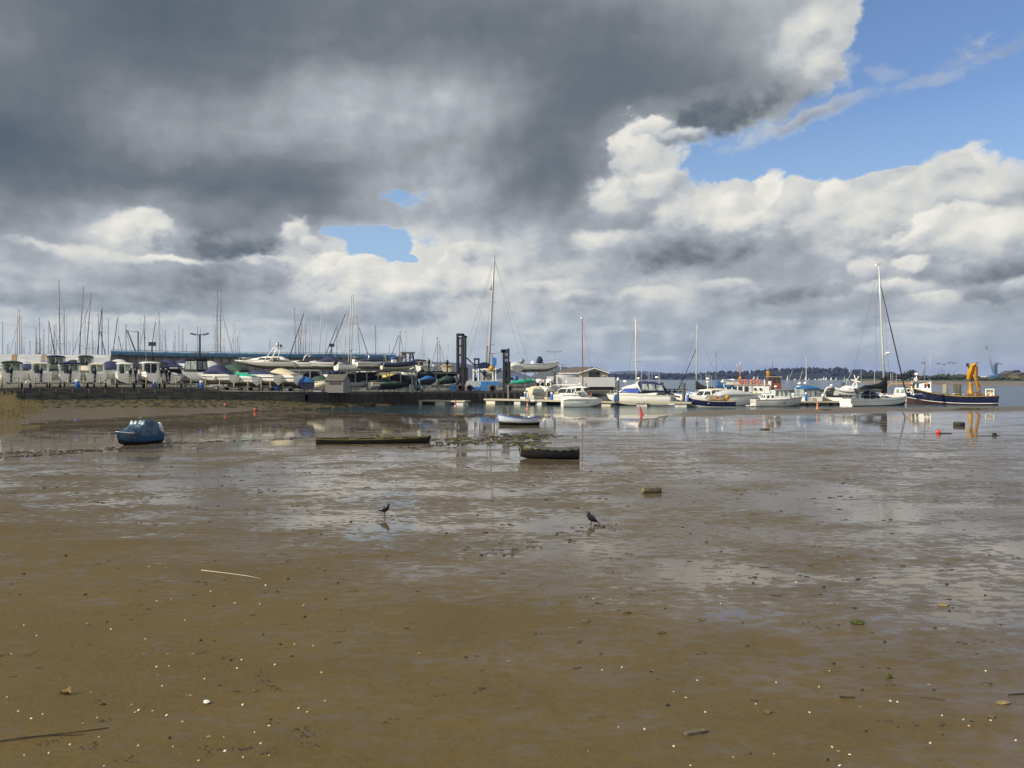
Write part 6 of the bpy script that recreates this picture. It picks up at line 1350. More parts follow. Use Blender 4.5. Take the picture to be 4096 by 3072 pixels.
# cruiser with black canopy
s = mcruiser(3326, 129, 'white cruiser with black cockpit canopy left of the big yacht', 6.0, 2.6, 1.2, 140, bottom=ANTIF); H = s.H
s.cover('canopy', BLACKC, [(x, 1.2, H + .05, H + h) for x, h in ((-2.9, .3), (-2.0, 1.15), (-.4, 1.45), (.1, 1.35))]); s.arch(.5, 2.4, H, 1.5, .5, .12); s.cover('fore_house', WHITE, [(x, w, H, H + h) for x, w, h in ((.0, 1.2, .9), (1.0, 1.05, .6), (2.2, .6, .2), (2.8, .2, .05))]); s.screen(.9, 2.0, H + .5, .6, .6, GVINYL, WHITE); s.dome(0, 0, H + 1.75, .24, .2)
b = MB(); b.slab((-2.4, 1.21, H + .3), (-1.4, 1.21, H + .3), (-1.4, 1.0, H + 1.0), (-2.1, 1.0, H + .9), -.03); s.part('clear_window', b, VINYL)
# the big yacht
Dc = 125.5; s = Boat('sailing_yacht', 'large white sailing yacht with black sail cover and tallest mast at the right', 'boat', 3508, Dc, -.7, 11.6, 3.5, 1.75, 46, MG)
s.hull(WHITE, stripe=mat('grey_line', (.22, .22, .24), .5), bottom=ANTIF, rise=.16, rake=.05, fore=.35, wlz=.46, bands=(.3, .80, .83), stern=.80, tran=.03, pw=2.1); s.deck(OFFW, .02); s.rubrail(GREYC, .03, -.03); H = s.H
s.cover('coachroof', WHITE, [(x, w, H - .02, H + h) for x, w, h in ((-1.6, 1.15, .62), (.2, 1.1, .6), (1.8, .9, .42), (3.2, .5, .12))]); b = MB()
for y in (-1, 1): b.slab((-.2, y * 1.13, H + .15), (1.9, y * .92, H + .12), (1.2, y * .82, H + .36), (-.2, y * .96, H + .45), y * .03)
s.part('window', b, GLASS); s.rail(-5.4, 5.5, .6, n=9)
s.cover('spray_hood', NAVY, [(x, 1.2, H + .1, H + h) for x, h in ((-2.0, 1.1), (-1.4, 1.35), (-.8, .9), (-.5, .6))]); s.cover('bimini', BLACKC, [(x, 1.25, H + 1.45, H + 1.45 + h) for x, h in ((-4.8, .05), (-4.2, .2), (-2.7, .22), (-2.3, .08))]); b = MB()
for y in (-1.2, 1.2):
    for x in (-4.6, -2.6): b.tube([(x, y, H), (x, y, H + 1.5)], .03, 4)
s.part('bimini_frame', b, STEEL)
# sugar scoop: recessed steps in the transom
xs = -s.L / 2; b = MB(); b.box((xs + .02, -.35, H * .68), (.10, .75, .75)); s.part('transom_recess', b, DALLOY); b = MB(); b.box((xs - .12, 0, H * .42), (.35, 2.4, .10)); b.box((xs - .05, -.35, H * .55), (.2, .7, .08)); s.part('stern_step', b, WHITE)
mb_ = MB(); zt = zat(1062, Dc + 1.0); h = zt - (H - .7) - .5; bx = 1.55
P0 = at(3551, Dc + 1.1, z=0); P1 = at(3526, Dc + 1.1, z=0); ln = (P1.x - P0.x) / h; psi = s.root.rotation_euler.z
ml, mly = ln * math.cos(psi), -ln * math.sin(psi)
Pm = mast_mesh(mb_, h, .17, .12, (), lean=ml, lean_y=mly); mo = mb_.build('mast', mat('silver_mast', (.55, .56, .54), .4, metal=.3), s.root, loc=(bx, 0, H + .5))
for u, w in ((.555, .95), (.245, 1.15)):
    g = MB(); p = Pm(u); g.tube([p + Vector((-.2, -w, 0)), p, p + Vector((-.2, w, 0))], .04, 4); g.build('spreader', ALLOY, mo)
g = MB()
for sg in (-1, 1): g.tube([Pm(.98), Pm(.555) + Vector((-.2, sg * .95, 0)), Pm(.245) + Vector((-.2, sg * 1.15, 0)), (-.3, sg * 1.6, -.5)], .016, 3)
g.tube([Pm(.99), (-s.L / 2 - bx + .2, .3, -.4)], .016, 3); g.build('stay', WIRE, mo)
g = MB(); g.tube([Pm(.88), Pm(.88).lerp(Vector((s.L / 2 - bx + .1, 0, .2)), .5), (s.L / 2 - bx + .1, 0, .2)], [.05, .085, .10], 6); g.build('furled_headsail', mat('dark_furled_sail', (.09, .09, .10), .8), mo)
g = MB(); p = Pm(.315); g.tube([p, p + Vector((.55, -.55, .0))], .05, 4); g.lathe([(.3, -.06), (.36, .04), (.3, .18), (.1, .24)], 10, p + Vector((.5, -.5, .1))); g.build('radar_dome', WHITE, mo)
g = MB(); p = Pm(1); g.box(p + Vector((-.2, .2, .05)), (.35, .3, .22)); g.build('masthead_light', WHITE, mo)
g = MB(); g.tube([(bx, 0, H + 1.35), (bx - 4.6, 0, H + 1.5)], .12, 6); g.build('boom', ALLOY, s.root); s.cover('sail_cover', BLACKC, [(bx + .25 - u, w, H + 1.45 + .02 * u, H + z) for u, w, z in ((5.0, .10, 1.75), (4.2, .2, 2.05), (3, .24, 2.1), (1.6, .26, 2.25), (.8, .3, 2.7), (.35, .34, 3.5), (-.05, .22, 3.55))]); b = MB(); b.box((bx - .1, 0, H + 1.3), (.7, .5, 1.0)); s.part('mast_boot_cover', b, BLACKC)
b = MB(); b.tube([(xs + .5, -1.2, H), (xs + .5, -1.2, H + 2.6)], .05, 5); w_ = b.build('generator_pole', STEEL, s.root); b = MB()
for k in range(6): a = k * math.pi / 3 + .2; b.box((xs + .42, -1.2 + .5 * math.cos(a), H + 2.7 + .5 * math.sin(a)), (.04, .85, .11), rot=(a, 0, 0))
b.build('wind_generator_blade', WHITE, w_); b = MB(); b.slab((xs + .9, -1.2, H + 2.5), (xs + 1.3, -1.2, H + 2.5), (xs + 1.3, -1.2, H + 2.95), (xs + .9, -1.2, H + 2.95), .03); b.build('tail_vane', GVINYL, w_)
# tender hung on davits behind it, white canvas arch
r = rib('tender', 'grey inflatable tender with outboard hung across the stern of the big yacht', 3383, 120.6, zat(1583, 120.6), 2.6, 1.45, 175, GREYC, OFFW, 'inflatable dinghies'); r.outboard(0, .9, k=.8)
b = MB()
for y in (-1.0, 1.0): b.tube([(xs + .6, y, H), (xs + .3, y, H + 1.3), (xs - .6, y, H + 1.6), (xs - 1.2, y, H + 1.5)], .06, 5)
s.part('davit', b, STEEL); s.cover('white_canvas', WHITE, [(xs - .9, .9, H + 1.15, H + 1.6), (xs - .2, 1.15, H + 1.2, H + 2.0), (xs + .5, 1.2, H + 1.25, H + 1.75), (xs + 1.2, 1.1, H + 1.5, H + 2.15)]); b = MB(); b.box((xs - .1, -.9, H + .95), (.16, .7, .9)); s.part('solar_panel', b, DALLOY)
for y, z_ in ((-.9, .78), (-.2, .85), (-1.2, .72)): b = MB(); b.lathe([(.04, -.25), (.12, -.18), (.12, .18), (.04, .25)], 8, (xs - .1, y, H * z_ + .1)); s.part('fender', b, CREAM)
# small wheelhouse boat beyond
s = mcruiser(3600, 142, 'white wheelhouse boat with orange rope seen over the yacht foredeck', 6.2, 2.5, 1.2, 165, rub=ORANGE); H = s.H; s.house('wheelhouse', WHITE, -1.2, .8, 1.9, 1.7, H, H + 1.25, .25, .15, .9, win=(.3, .85, [(.1, .45), (.55, .9)]), winm=GVINYL); b = MB(); b.tube([(3.0, 0, H + .2), (1.6, 0, H + 1.9), (-1.8, 0, H + 2.0)], .07, 5); s.part('orange_rope', b, mat('ochre_rope', (.5, .3, .08), .8)); b = MB(); b.slab((-2.6, -1.2, H), (-1.3, -1.2, H), (-1.4, -1.0, H + 1.3), (-2.3, -1.0, H + 1.1), .04); s.part('striped_canvas', b, GREYC)
# the workboat with the yellow crane
D = 131.5; s = Boat('tug', 'navy workboat with white wheelhouse at its bow and yellow crane aft', 'boat', 3803, D, -.9, 12.7, 4.0, 2.15, 179, MG)
s.hull(NAVYH, stripe=NAVYH, bottom=ANTIR, rise=.72, aft=.06, rake=.0, fore=.1, stern=.72, deep=.26, wlz=.50, bands=(.2, .74, .9), pw=2.8, tran=.02)
s.rubrail(mat('ochre_gunwale', (.30, .20, .05), .6, var=.4, vscale=2), .09, .02); H = s.H; dz = H - .45
b = MB(); rr = [[(r[0][0] * .985, r[0][1] * .93, dz), (r[0][0], 0, dz + .05), (r[0][0] * .985, r[-1][1] * .93, dz)] for r in s.rings]; b.loft(rr, closed=False, caps=False); s.part('deck', b, mat('rusty_deck', (.20, .12, .05), .8, var=.5, vscale=1.5))
b = MB()
for k in (0, -1): b.tube([(r[3 if k == 0 else 7][0], r[3 if k == 0 else 7][1] * 1.01, r[3][2] + .03) for r in s.rings], .05, 4)
s.part('white_boot_line', b, WHITE); b = MB()
for sg in (-1, 1):
    for i in range(len(s.rings) - 1):
        p, q = Vector(s.rings[i][0 if sg > 0 else -1]), Vector(s.rings[i + 1][0 if sg > 0 else -1])
        if p.x > -4.5: b.tube([p * 1.0 + Vector((0, sg * .03, -.22)), q + Vector((0, sg * .03, -.22))], .05, 4)
s.part('rubbing_band', b, RUBBER)
s.house('wheelhouse', WHITE, 2.7, 5.75, 2.5, 1.3, H + .15, H + 2.35, .2, .05, .93, win=(.52, .86, [(.05, .17), (.22, .34), (.62, .74), (.82, .95)]), roof=OFFW, front=True)
b = MB()
for u in (.15, .4, .65): b.box((5.70, -.42 + u * 1.1, H + 1.65), (.08, .16, .95))
s.part('window_bar', b, WHITE); b = MB(); b.lathe([(.18, 0), (.3, .1), (.3, .32), (.15, .42)], 10, (4.9, 0, H + 3.35)); b.tube([(4.9, 0, H + 2.4), (4.9, 0, H + 3.4)], .06, 5); s.part('radar_scanner', b, WHITE); b = MB(); b.tube([(5.0, -.7, H + 2.72), (5.0, .7, H + 2.72)], .30, 8); s.part('liferaft_canister', b, OFFW)
b = MB(); b.tube([(3.7, 0, H + 2.3), (3.7, 0, H + 6.2)], [.09, .05], 6); b.tube([(4.6, .6, H + 2.4), (3.7, 0, H + 4.2)], .03, 4); b.tube([(4.6, -.6, H + 2.4), (3.7, 0, H + 4.2)], .03, 4); b.tube([(3.7, -.6, H + 5.4), (3.7, .6, H + 5.4)], .03, 4)
for z_ in (3.6, 4.2, 4.7, 5.1): b.box((3.75, 0, H + z_), (.22, .2, .22))
s.part('signal_mast', b, DALLOY); b = MB(); b.tube([(2.9, 1.0, H + 2.4), (2.9, 1.0, H + 6.6)], .02, 4); s.part('aerial', b, OFFW)
for x, y in ((5.75, .7), (3.3, 1.35)):
    b = MB(); b.ball((x, y, H + 1.9), .22, 8); s.part('orange_lamp', b, ORANGE)
b = MB()
for x in (-.6, .3): b.box((x, .8, H - .05), (.35, .5, .8))
b.box((-1.6, .3, H - .1), (1.8, .6, .5)); s.part('deck_gear', b, mat('rusted_winch', (.18, .09, .03), .8, var=.5, vscale=3)); b = MB()
for x in (-3.4, -1.8, -.4, 1.0): b.tube([(x, 1.75, H - .2), (x, 1.75, H + .55)], .03, 4)
b.tube([(-3.4, 1.75, H + .5), (1.0, 1.75, H + .5)], .025, 4); s.part('guard_rail', b, STEEL)
b = MB(); b.tube([(6.3 - .32 + .32 * math.cos(a), 1.05, H * 1.42 + .32 * math.sin(a)) for a in [k * math.pi / 6 for k in range(13)]], .10, 6, caps=False); s.part('tyre_fender', b, CREAM)
text_on(s, 'PETROC', 4.55, 1.72, H * 1.12, .34, mat('grey_lettering', (.30, .32, .34), .6), rot=(R(90), R(-2), R(180 - 14)))
# yellow hydraulic crane on its deck, part of the boat
X0 = -m(3873 - 3803, D)
c = MB(); c.lathe([(.55, 0), (.5, .25), (.34, .3), (.30, 2.4), (.36, 2.6)], 10, (X0, 0, dz + .05)); c.box((X0 + .3, 0, dz + 1.1), (.5, .5, .6)); co = c.build('crane', YELLOW, s.root); zz = lambda py: zat(py, D) + .9
c = MB(); c.tube([(X0 + .25, 0, zz(1518)), (X0 + .12, 0, zz(1500)), (X0 - .3, 0, zz(1464)), (X0 - .6, 0, zz(1459)), (X0 - .75, 0, zz(1470))], [.34, .50, .50, .40, .26], 4, smooth=False); c.build('crane_boom', YELLOW, co)
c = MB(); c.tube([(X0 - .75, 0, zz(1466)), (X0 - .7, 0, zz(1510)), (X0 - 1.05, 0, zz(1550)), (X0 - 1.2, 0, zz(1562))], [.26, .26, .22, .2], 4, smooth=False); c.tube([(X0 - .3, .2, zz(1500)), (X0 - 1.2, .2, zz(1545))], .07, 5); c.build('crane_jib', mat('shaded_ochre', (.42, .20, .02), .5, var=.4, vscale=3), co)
c = MB(); c.box((X0 + .45, 0, zz(1460)), (.4, .4, .6)); c.box((X0 + .3, 0, zz(1472)), (.1, .1, 1.2)); c.tube([(X0 - .4, -.2, zz(1468)), (X0 - .1, -.2, zz(1528))], .09, 6); c.build('crane_ram', DSTEEL, co)
b = MB(); b.box((X0 - .9, 0, dz + .45), (2.6, 1.5, .8)); b.box((X0 - .6, -.3, dz + .9), (1.3, 1.0, .6)); s.part('crane_engine', b, mat('rusted_winch', (.18, .09, .03), .8))
b = MB(); Xb = -m(3938 - 3803, D); hh = m(36, D)
for x in (-.55, .55): b.box((Xb + x, .9, dz + hh / 2 + .2), (.12, .8, hh))
b.box((Xb, .9, dz + hh + .2), (1.2, .8, .12)); b.box((Xb, .75, dz + hh / 2 + .2), (1.0, .06, hh)); s.part('lifebuoy_locker', b, WHITE); b = MB(); b.tube([(Xb + .36 * math.cos(a), 1.32, dz + .75 + .36 * math.sin(a)) for a in [k * math.pi / 6 for k in range(13)]], .11, 6, caps=False); s.part('lifebuoy', b, mat('faded_lifebuoy', (.60, .42, .20), .5))
b = MB(); b.tube([(-6.0, .6, dz), (-6.0, .6, dz + 1.4)], .12, 6); b.tube([(-4.9, -.9, dz), (-4.9, -.9, dz + 1.9)], .1, 6); s.part('bollard', b, BROWNP)
# brown and pale masts that belong to yachts hidden behind the cruisers
for px, D, yt, lb, m_, r in ((2328, 140, 1269, 'brown wooden mast with white dome at its head above the speedboat', WOOD, .1), (2541, 148, 1278, 'pale mast with one spreader above the blue windowed cruiser', CREAM, .12)):
    z0 = 1.6; h = zat(yt, D) - z0; t = empty('yacht_mast', at(px + (4 if px < 2400 else 5), D, z=z0), 0, lb, 'mast', 'masts of moored yachts'); ln = -m(4, D) / h; b = MB(); Pm = mast_mesh(b, h, r, r * .8, (), lean=ln, headgear=px > 2400); b.build('pole', m_, t)
    g = MB(); p = Pm(.46 if px < 2400 else .42); g.tube([p + Vector((-.95, 0, .08)), p, p + Vector((.95, 0, .08))], .035, 4); g.build('spreader', ALLOY, t)
    g = MB(); g.tube([Pm(.97), (h * .135 if px < 2400 else -h * .12, 0, h * .2)], .018, 3); g.build('stay', WIRE, t)
    if px < 2400: g = MB(); g.ball(Pm(.985) + Vector((-.08, 0, 0)), .18, 8); g.build('masthead_light', WHITE, t)
# ------------------------------------------------------------------ far shores
FARW = mat('far_woodland', (.014, .020, .018), .95, var=.45, vscale=.02, bump=0)
HILLM = mat('far_heath', (.060, .068, .045), .95, var=.35, vscale=.006)
def wooded(name, label, D, prof, base, seed, amp, depth, m_, kind=None, cell=9.0, cone=True):
    """a wooded ridge as rows of rounded crowns standing on a hill"""
    rng = random.Random(seed); b = MB()
    x0, x1 = prof[0][0], prof[-1][0]
    # body of the hill
    rows = []
    px = x0
    while px <= x1:
        zt = zat(interp(px, prof), D) - amp * .8
        rows.append([at(px, D, z=-1), at(px, D + depth * .15, z=max(.3, zt * .55)), at(px, D + depth * .5, z=max(.5, zt)), at(px, D + depth * .9, z=-1)])
        px += (x1 - x0) / 90
    b.loft(rows, closed=False, caps=False, smooth=True)
    # crowns
    n = int((x1 - x0) / F * D / cell * 5)
    for _ in range(n):
        q = rng.uniform(x0, x1); v = rng.random()
        zt = zat(interp(q, prof), D) - amp * .8
        z = max(.3, zt * (.55 * (v / .15) if v < .15 else .55 + .45 * min(1, (v - .15) / .35))) if v < .5 else zt
        dd = D + depth * v; r = rng.uniform(.5, 1.0) * cell * .7; h = rng.uniform(.7, 1.35) * amp
        c = at(q, dd, z=z + h * .35)
        if zt < amp * .2: r *= .6; h *= .6
        if cone and rng.random() < .25: b.lathe([(r * .6, -h * .4), (r * .45, h * .2), (r * .1, h * .85)], 6, c)
        else:
            k = 6; b.loft([[(c.x + r * s_ * math.cos(a + j) * rng.uniform(.8, 1.2), c.y + r * s_ * math.sin(a + j), c.z + z_ * h) for j in [i * 2 * math.pi / k for i in range(k)]] for s_, z_, a in ((.55, -.5, 0), (1, -.1, .3), (.85, .3, .1), (.35, .6, .5))], True, True)
    o = b.build(name, m_); return tag(o, label, None, None, kind or 'structure')
wooded('wooded_hill', None, 1900, [(2300, 1500), (2420, 1497), (2500, 1495), (2620, 1497), (2720, 1496), (2800, 1493), (2860, 1487), (2910, 1484), (2960, 1487), (3000, 1485), (3060, 1480), (3100, 1471), (3160, 1472), (3240, 1471), (3290, 1475), (3340, 1470), (3380, 1472), (3410, 1481), (3440, 1478), (3500, 1487), (3560, 1490), (3640, 1503)], 1518, 4, 7.5, 160, FARW, cell=10)
def hill(name, D, prof, m_=HILLM):
    b = MB(); rows = []
    x0, x1 = prof[0][0], prof[-1][0]; n = 60
    for i in range(n + 1):
        q = x0 + (x1 - x0) * i / n; zt = zat(interp(q, prof), D) + (float(fbm(np.array([q * .05]), np.array([D * .01]), 4)[0]) - .47) * 8
        rows.append([at(q, D, z=-2), at(q, D * 1.03, z=zt * .7), at(q, D * 1.06, z=zt), at(q, D * 1.12, z=-2)])
    b.loft(rows, closed=False, caps=False, smooth=True); tag(b.build(name, m_), kind='structure')
hill('distant_hill', 5200, [(2300, 1505), (2430, 1487), (2510, 1482), (2570, 1482), (2640, 1488), (2720, 1494), (2850, 1500), (2950, 1508)])
hill('distant_hill', 3600, [(1560, 1500), (1640, 1447), (1700, 1443), (1760, 1445), (1800, 1444), (1860, 1452), (1960, 1470), (2080, 1490), (2120, 1505)])
hill('distant_hill', 2600, [(2120, 1505), (2180, 1478), (2215, 1468), (2245, 1465), (2275, 1468), (2310, 1480), (2380, 1505)])
# low land of the port on the right
D = 560; SH = mat('shingle_shore', (.16, .13, .10), .95, var=.4, vscale=.15); GRS = mat('port_grass', (.045, .065, .022), .95, var=.4, vscale=.05)
b = MB(); rows = []
for i in range(60):
    q = 3400 + i * 24; rows.append([at(q, 440 + 25 * math.sin(i * .21) + max(0, (3640 - q)) * .9, z=-.5), at(q, 462 + max(0, (3640 - q)) * .9, z=1.3), at(q, 480 + max(0, (3640 - q)) * .9, z=2.2), at(q, 700, z=3.2), at(q, 900, z=3.2)])
b.loft(rows, closed=False, caps=False, mif=lambda i, k: 0 if k < 2 else 1, smooth=True); tag(b.build('port_land', [SH, GRS]), kind='structure')
rng = random.Random(21)
def bush(px, D, py, w, h, label, name='bush', cat='bush', m_=None, n=90, gaps=False):
    """leafy crown of many small clumps on short limbs"""
    z0 = 2.4; ht = zat(py, D) - z0; t = empty(name, at(px, D, z=z0), 0, label, cat, 'bushes and trees on the port shore'); r = random.Random(int(px)); wm = m(w, D)
    b = MB(); tr = MB(); tr.tube([(0, 0, 0), (wm * .02, 0, ht * .35), (-wm * .05, 0, ht * .6)], [wm * .04, wm * .03, wm * .015], 6)
    for _ in range(5): tr.tube([(0, 0, ht * r.uniform(.2, .4)), (r.uniform(-.4, .4) * wm, r.uniform(-.3, .3) * wm, ht * r.uniform(.5, .8))], [wm * .02, wm * .008], 4)
    tr.build('trunk', BROWNP, t)
    for _ in range(n):
        a = r.uniform(0, 6.28); q = math.sqrt(r.random()); v = r.random()
        x = q * math.cos(a) * wm * .5; y = q * math.sin(a) * wm * .35; z = ht * (.25 + .75 * v * math.sqrt(max(.05, 1 - q * q * .8))); s_ = wm * r.uniform(.035, .075)
        c = Vector((x, y, z)); k = 5
        b.loft([[(c.x + s_ * f * math.cos(j * 1.2566 + r.uniform(-.4, .4)), c.y + s_ * f * math.sin(j * 1.2566), c.z + zz * s_) for j in range(k)] for f, zz in ((.4, -.7), (1, 0), (.4, .7))], True, True)
    b.build('crown', m_ or FARG, t)
FARG = mat('shore_foliage', (.028, .034, .018), .95, var=.5, vscale=.3); HEDG = mat('shore_scrub', (.045, .06, .025), .95, var=.5, vscale=.2)
bush(3641, 520, 1477, 62, 30, 'dark spreading tree standing alone left of the tug wheelhouse', 'tree', 'tree', n=190)
for px, D_, py, w, lb in ((3570, 560, 1497, 110, 'long low dark thicket behind the yacht boom'), (3700, 560, 1503, 90, 'dark thicket behind the tug wheelhouse'), (3785, 600, 1499, 120, 'rounded grey green thicket right of the tug mast'), (3850, 620, 1496, 90, 'pale grey mound of scrub left of the yellow crane'), (3940, 540, 1512, 80, 'dark shrubs below the blue harbour crane'), (3905, 560, 1505, 60, 'scrub right of the yellow crane'), (4010, 560, 1506, 70, 'scrub between blue crane and the barn'), (4080, 540, 1514, 70, 'dark scrub in front of the barn'), (3480, 900, 1494, 80, 'far dark thicket over the yacht sail cover')):
    bush(px, D_, py, w, 10, lb, m_=HEDG if px > 3750 else FARG, n=110)
# port buildings
def barn(px, D, y0, y1, w, label, wall, roof, dep=14):
    z0 = 2.6; wm = m(w, D); h0 = zat(y0, D) - z0; h1 = zat(y1, D) - z0; t = empty('port_building', at(px, D, z=z0), 0, label, 'building', 'buildings on the port shore'); b = MB()
    b.loft([[(-wm / 2, y, 0), (-wm / 2, y, h0), (0, y, h1), (wm / 2, y, h0), (wm / 2, y, 0)] for y in (0, dep)], True, True); b.build('wall', wall, t); b = MB()
    for sg in (-1, 1): b.slab((sg * wm * .52, -.3, h0 - .1), (sg * wm * .52, dep + .3, h0 - .1), (0, dep + .3, h1 + .1), (0, -.3, h1 + .1), sg * .25)
    b.build('roof', roof, t)
DKB = mat('dark_barn_wall', (.05, .045, .05), .9, var=.3, vscale=.2); DKR = mat('dark_barn_roof', (.065, .055, .055), .9, var=.3, vscale=.2); PALB = mat('pale_shed', (.42, .43, .42), .8, var=.2, vscale=.2)
barn(4062, 700, 1498, 1484, 66, 'dark steep roofed barn at the right edge', DKB, DKR); barn(4075, 720, 1488, 1481, 16, 'small dark cupola block on top of the barn', DKB, DKR, 6); barn(4098, 650, 1500, 1491, 46, 'olive barn cut by the right edge of the view', mat('olive_wall', (.12, .10, .05), .9, var=.3), DKR)
for px, lb in ((3745, 'low pale port shed right of the tug wheelhouse'), (3770, 'low pale port shed behind the tug pile'), (3950, 'low white port shed left of the blue crane'), (3600, 'pale low shed under the dark tree'), (3565, 'pale grey shed above the yacht foredeck')): barn(px, 640, 1510, 1507, 22, lb, PALB, PALB, 8)
# floodlight masts and cranes of the port
for i, (px, py) in enumerate(((3694, 1451), (3753, 1454), (3776, 1457), (3797, 1450), (3815, 1452), (3906, 1451), (4002, 1456), (3989, 1451))):
    D_ = 800 + 30 * i; z0 = 3; h = zat(py, D_) - z0; t = empty('floodlight_mast', at(px, D_, z=z0), 0, f'thin port floodlight mast, {ordn(i + 1) if i else "first"} from the tug rightwards' if i < 6 else ('thin floodlight mast just right of the blue crane' if i == 6 else 'thin floodlight mast directly behind the blue crane'), 'floodlight mast', 'floodlight masts of the port'); b = MB(); b.tube([(0, 0, 0), (0, 0, h)], [.40, .22], 5); b.build('pole', GALV, t); b = MB(); b.box((0, 0, h), (4.2, 1.2, .9)); b.build('lamp_head', DALLOY, t)
CRB = mat('crane_blue', (.06, .12, .26), .6, var=.2, vscale=.2); CRG = mat('crane_grey', (.24, .28, .33), .6)
D = 900; t = empty('harbour_crane', at(3985, D, z=3), 0, 'blue harbour crane with grey lattice jib raised to the left', 'crane'); P6 = lambda px, py: at(px, D, py) - t.location
b = MB(); b.loft([[P6(3981, 1507) + Vector((0, y, 0)), P6(3982, 1458) + Vector((0, y, 0)), P6(3989, 1458) + Vector((0, y, 0)), P6(3990, 1507) + Vector((0, y, 0))] for y in (0, 2.4)], True, True); b.box(P6(3985, 1457), (2.4, 3, 1.5)); b.build('tower', CRB, t)
b = MB(); b.loft([[(x, y, 0) for x, y in ((-8, -4), (8, -4), (8, 4), (-8, 4))], [(x, y, 3.0) for x, y in ((-8, -4), (8, -4), (8, 4), (-8, 4))], [(x, y, 4.2) for x, y in ((-3, -3), (3, -3), (3, 3), (-3, 3))]], True, True); b.build('base', mat('crane_teal', (.03, .12, .24), .6), t)
b = MB(); A, Bq = P6(3979, 1492), P6(3943, 1388); n = (Bq - A).normalized(); pr = Vector((n.z, 0, -n.x))
for s_ in (-1, 1):
    for y in (0, 2): b.tube([A + pr * s_ * 1.0 + Vector((0, y, 0)), Bq + pr * s_ * .5 + Vector((0, y, 0))], .26, 4)
for k in range(14): u = k / 14; b.tube([A.lerp(Bq, u) + pr * (1.0 if k % 2 else -1.0), A.lerp(Bq, u + 1 / 14) + pr * (-.8 if k % 2 else .8)], .16, 3)
b.box(Bq, (2.6, 2.4, 2.0)); b.build('jib', CRG, t); b = MB(); b.tube([P6(3985, 1457), Bq], .10, 3); b.tube([Bq, P6(3977, 1505)], .09, 3); b.build('cable', CRG, t)
for px0, y0, px1, y1, lb in ((3754, 1504, 3777, 1468, 'far grey crane jib rising right behind the tug mast'), (3860, 1493, 3850, 1480, 'small dark crane jib left of the yellow crane')):
    t = at(px0, 950, y0); q = at(px1, 950, y1); b = MB(); b.tube([(0, 0, -8), (0, 0, 0), q - t], [.5, .5, .25], 4); b.tube([(1.5, 0, 0), q - t], .15, 3); tag(b.build('crane_jib', CRG, loc=t), lb, 'crane')
# racing dinghies far out on the water
SAILW = mat('white_sail', (.55, .58, .56), .8); SAILG = mat('green_sail', (.32, .48, .16), .8); SAILC = mat('turquoise_sail', (.12, .34, .38), .8); SAILR = mat('red_sail', (.50, .14, .09), .8)
for i, (px, py, m_) in enumerate(((3016, 1504, SAILW), (3031, 1504, SAILW), (3123, 1505, SAILW), (3151, 1502, SAILW), (3224, 1499, SAILW), (3237, 1512, SAILW), (3277, 1511, SAILW), (3286, 1512, SAILW), (3296, 1505, SAILW), (3305, 1507, SAILW), (3325, 1508, SAILW), (3345, 1509, SAILG), (3378, 1508, SAILC), (3388, 1512, SAILG), (3416, 1513, SAILR), (3180, 1514, SAILW), (3262, 1514, SAILW))):
    D_ = 1080 + 25 * (i % 6); h = zat(py, D_); t = empty('racing_dinghy', at(px, D_, z=0), rng.uniform(-.5, .5), f'tiny far off dinghy with {"white" if m_ is SAILW else "green" if m_ is SAILG else "turquoise" if m_ is SAILC else "red"} sail, {ordn(sum(1 for q in (3016, 3031, 3123, 3151, 3180, 3224, 3237, 3262, 3277, 3286, 3296, 3305, 3325, 3345, 3378, 3388, 3416) if q <= px))} from left below the wooded hill', 'sailing dinghy', 'racing dinghies on the far water')
    b = MB(); b.loft([[(-2.2, -.7, .5), (-2.2, 0, -.1), (-2.2, .7, .5)], [(0, -.8, .5), (0, 0, -.1), (0, .8, .5)], [(2.3, -.02, .6), (2.3, 0, .3), (2.3, .02, .6)]], True, True); b.build('hull', WHITE, t)
    b = MB(); b.loft([[(.4, 0, .8), (.4, .05, .8)], [(-1.2, .25, 1.0), (-1.2, .3, 1.0)], [(-2.0, .5, 1.1), (-2.0, .55, 1.1)], [(-.3, .2, h * .6), (-.3, .25, h * .6)], [(.4, 0, h), (.4, .05, h)]], True, True); b.add([(.4, 0, .8), (-2.0, .5, 1.1), (-1.3, .45, h * .5), (-.2, .2, h * .9), (.4, 0, h), (.4, 0, h * .5)], [(0, 1, 2, 3, 4, 5)]); b.build('mainsail', m_, t)
# masts of small craft against the wooded hill
SM = (2565, 2597, 2608, 2637, 2804, 2825, 3170, 3211, 3153, 3410, 3444, 3498, 3378, 3563, 3571, 3585)
for i, (px, D_, yt) in enumerate(((2565, 180, 1495), (2597, 180, 1488), (2608, 190, 1492), (2637, 185, 1495), (2804, 170, 1493), (2825, 170, 1494), (3170, 190, 1480), (3211, 190, 1482), (3153, 200, 1502), (3410, 180, 1478), (3444, 170, 1480), (3498, 190, 1484), (3378, 180, 1506), (3563, 200, 1492), (3571, 200, 1492), (3585, 210, 1500))):
    h = zat(yt, D_) - 1.0; b = MB(); ln = {3170: .35, 3211: .32, 3153: .25, 3410: .45}.get(px, rng.uniform(-.02, .03)); b.tube([(0, 0, 0), (ln * h, 0, h)], [.05, .035], 4); b.tube([(ln * h, 0, h), (ln * h + .02, 0, h + .5)], .015, 3)
    tag(b.build('small_mast', OFFW if i % 2 else ALLOY, loc=at(px - ln * h / D_ * F, D_, z=1.0)), f'thin pole against the wooded shore, {ordn(1 + sum(1 for q in SM if q < px))} from the left of sixteen', 'mast', 'thin masts against the wooded shore')
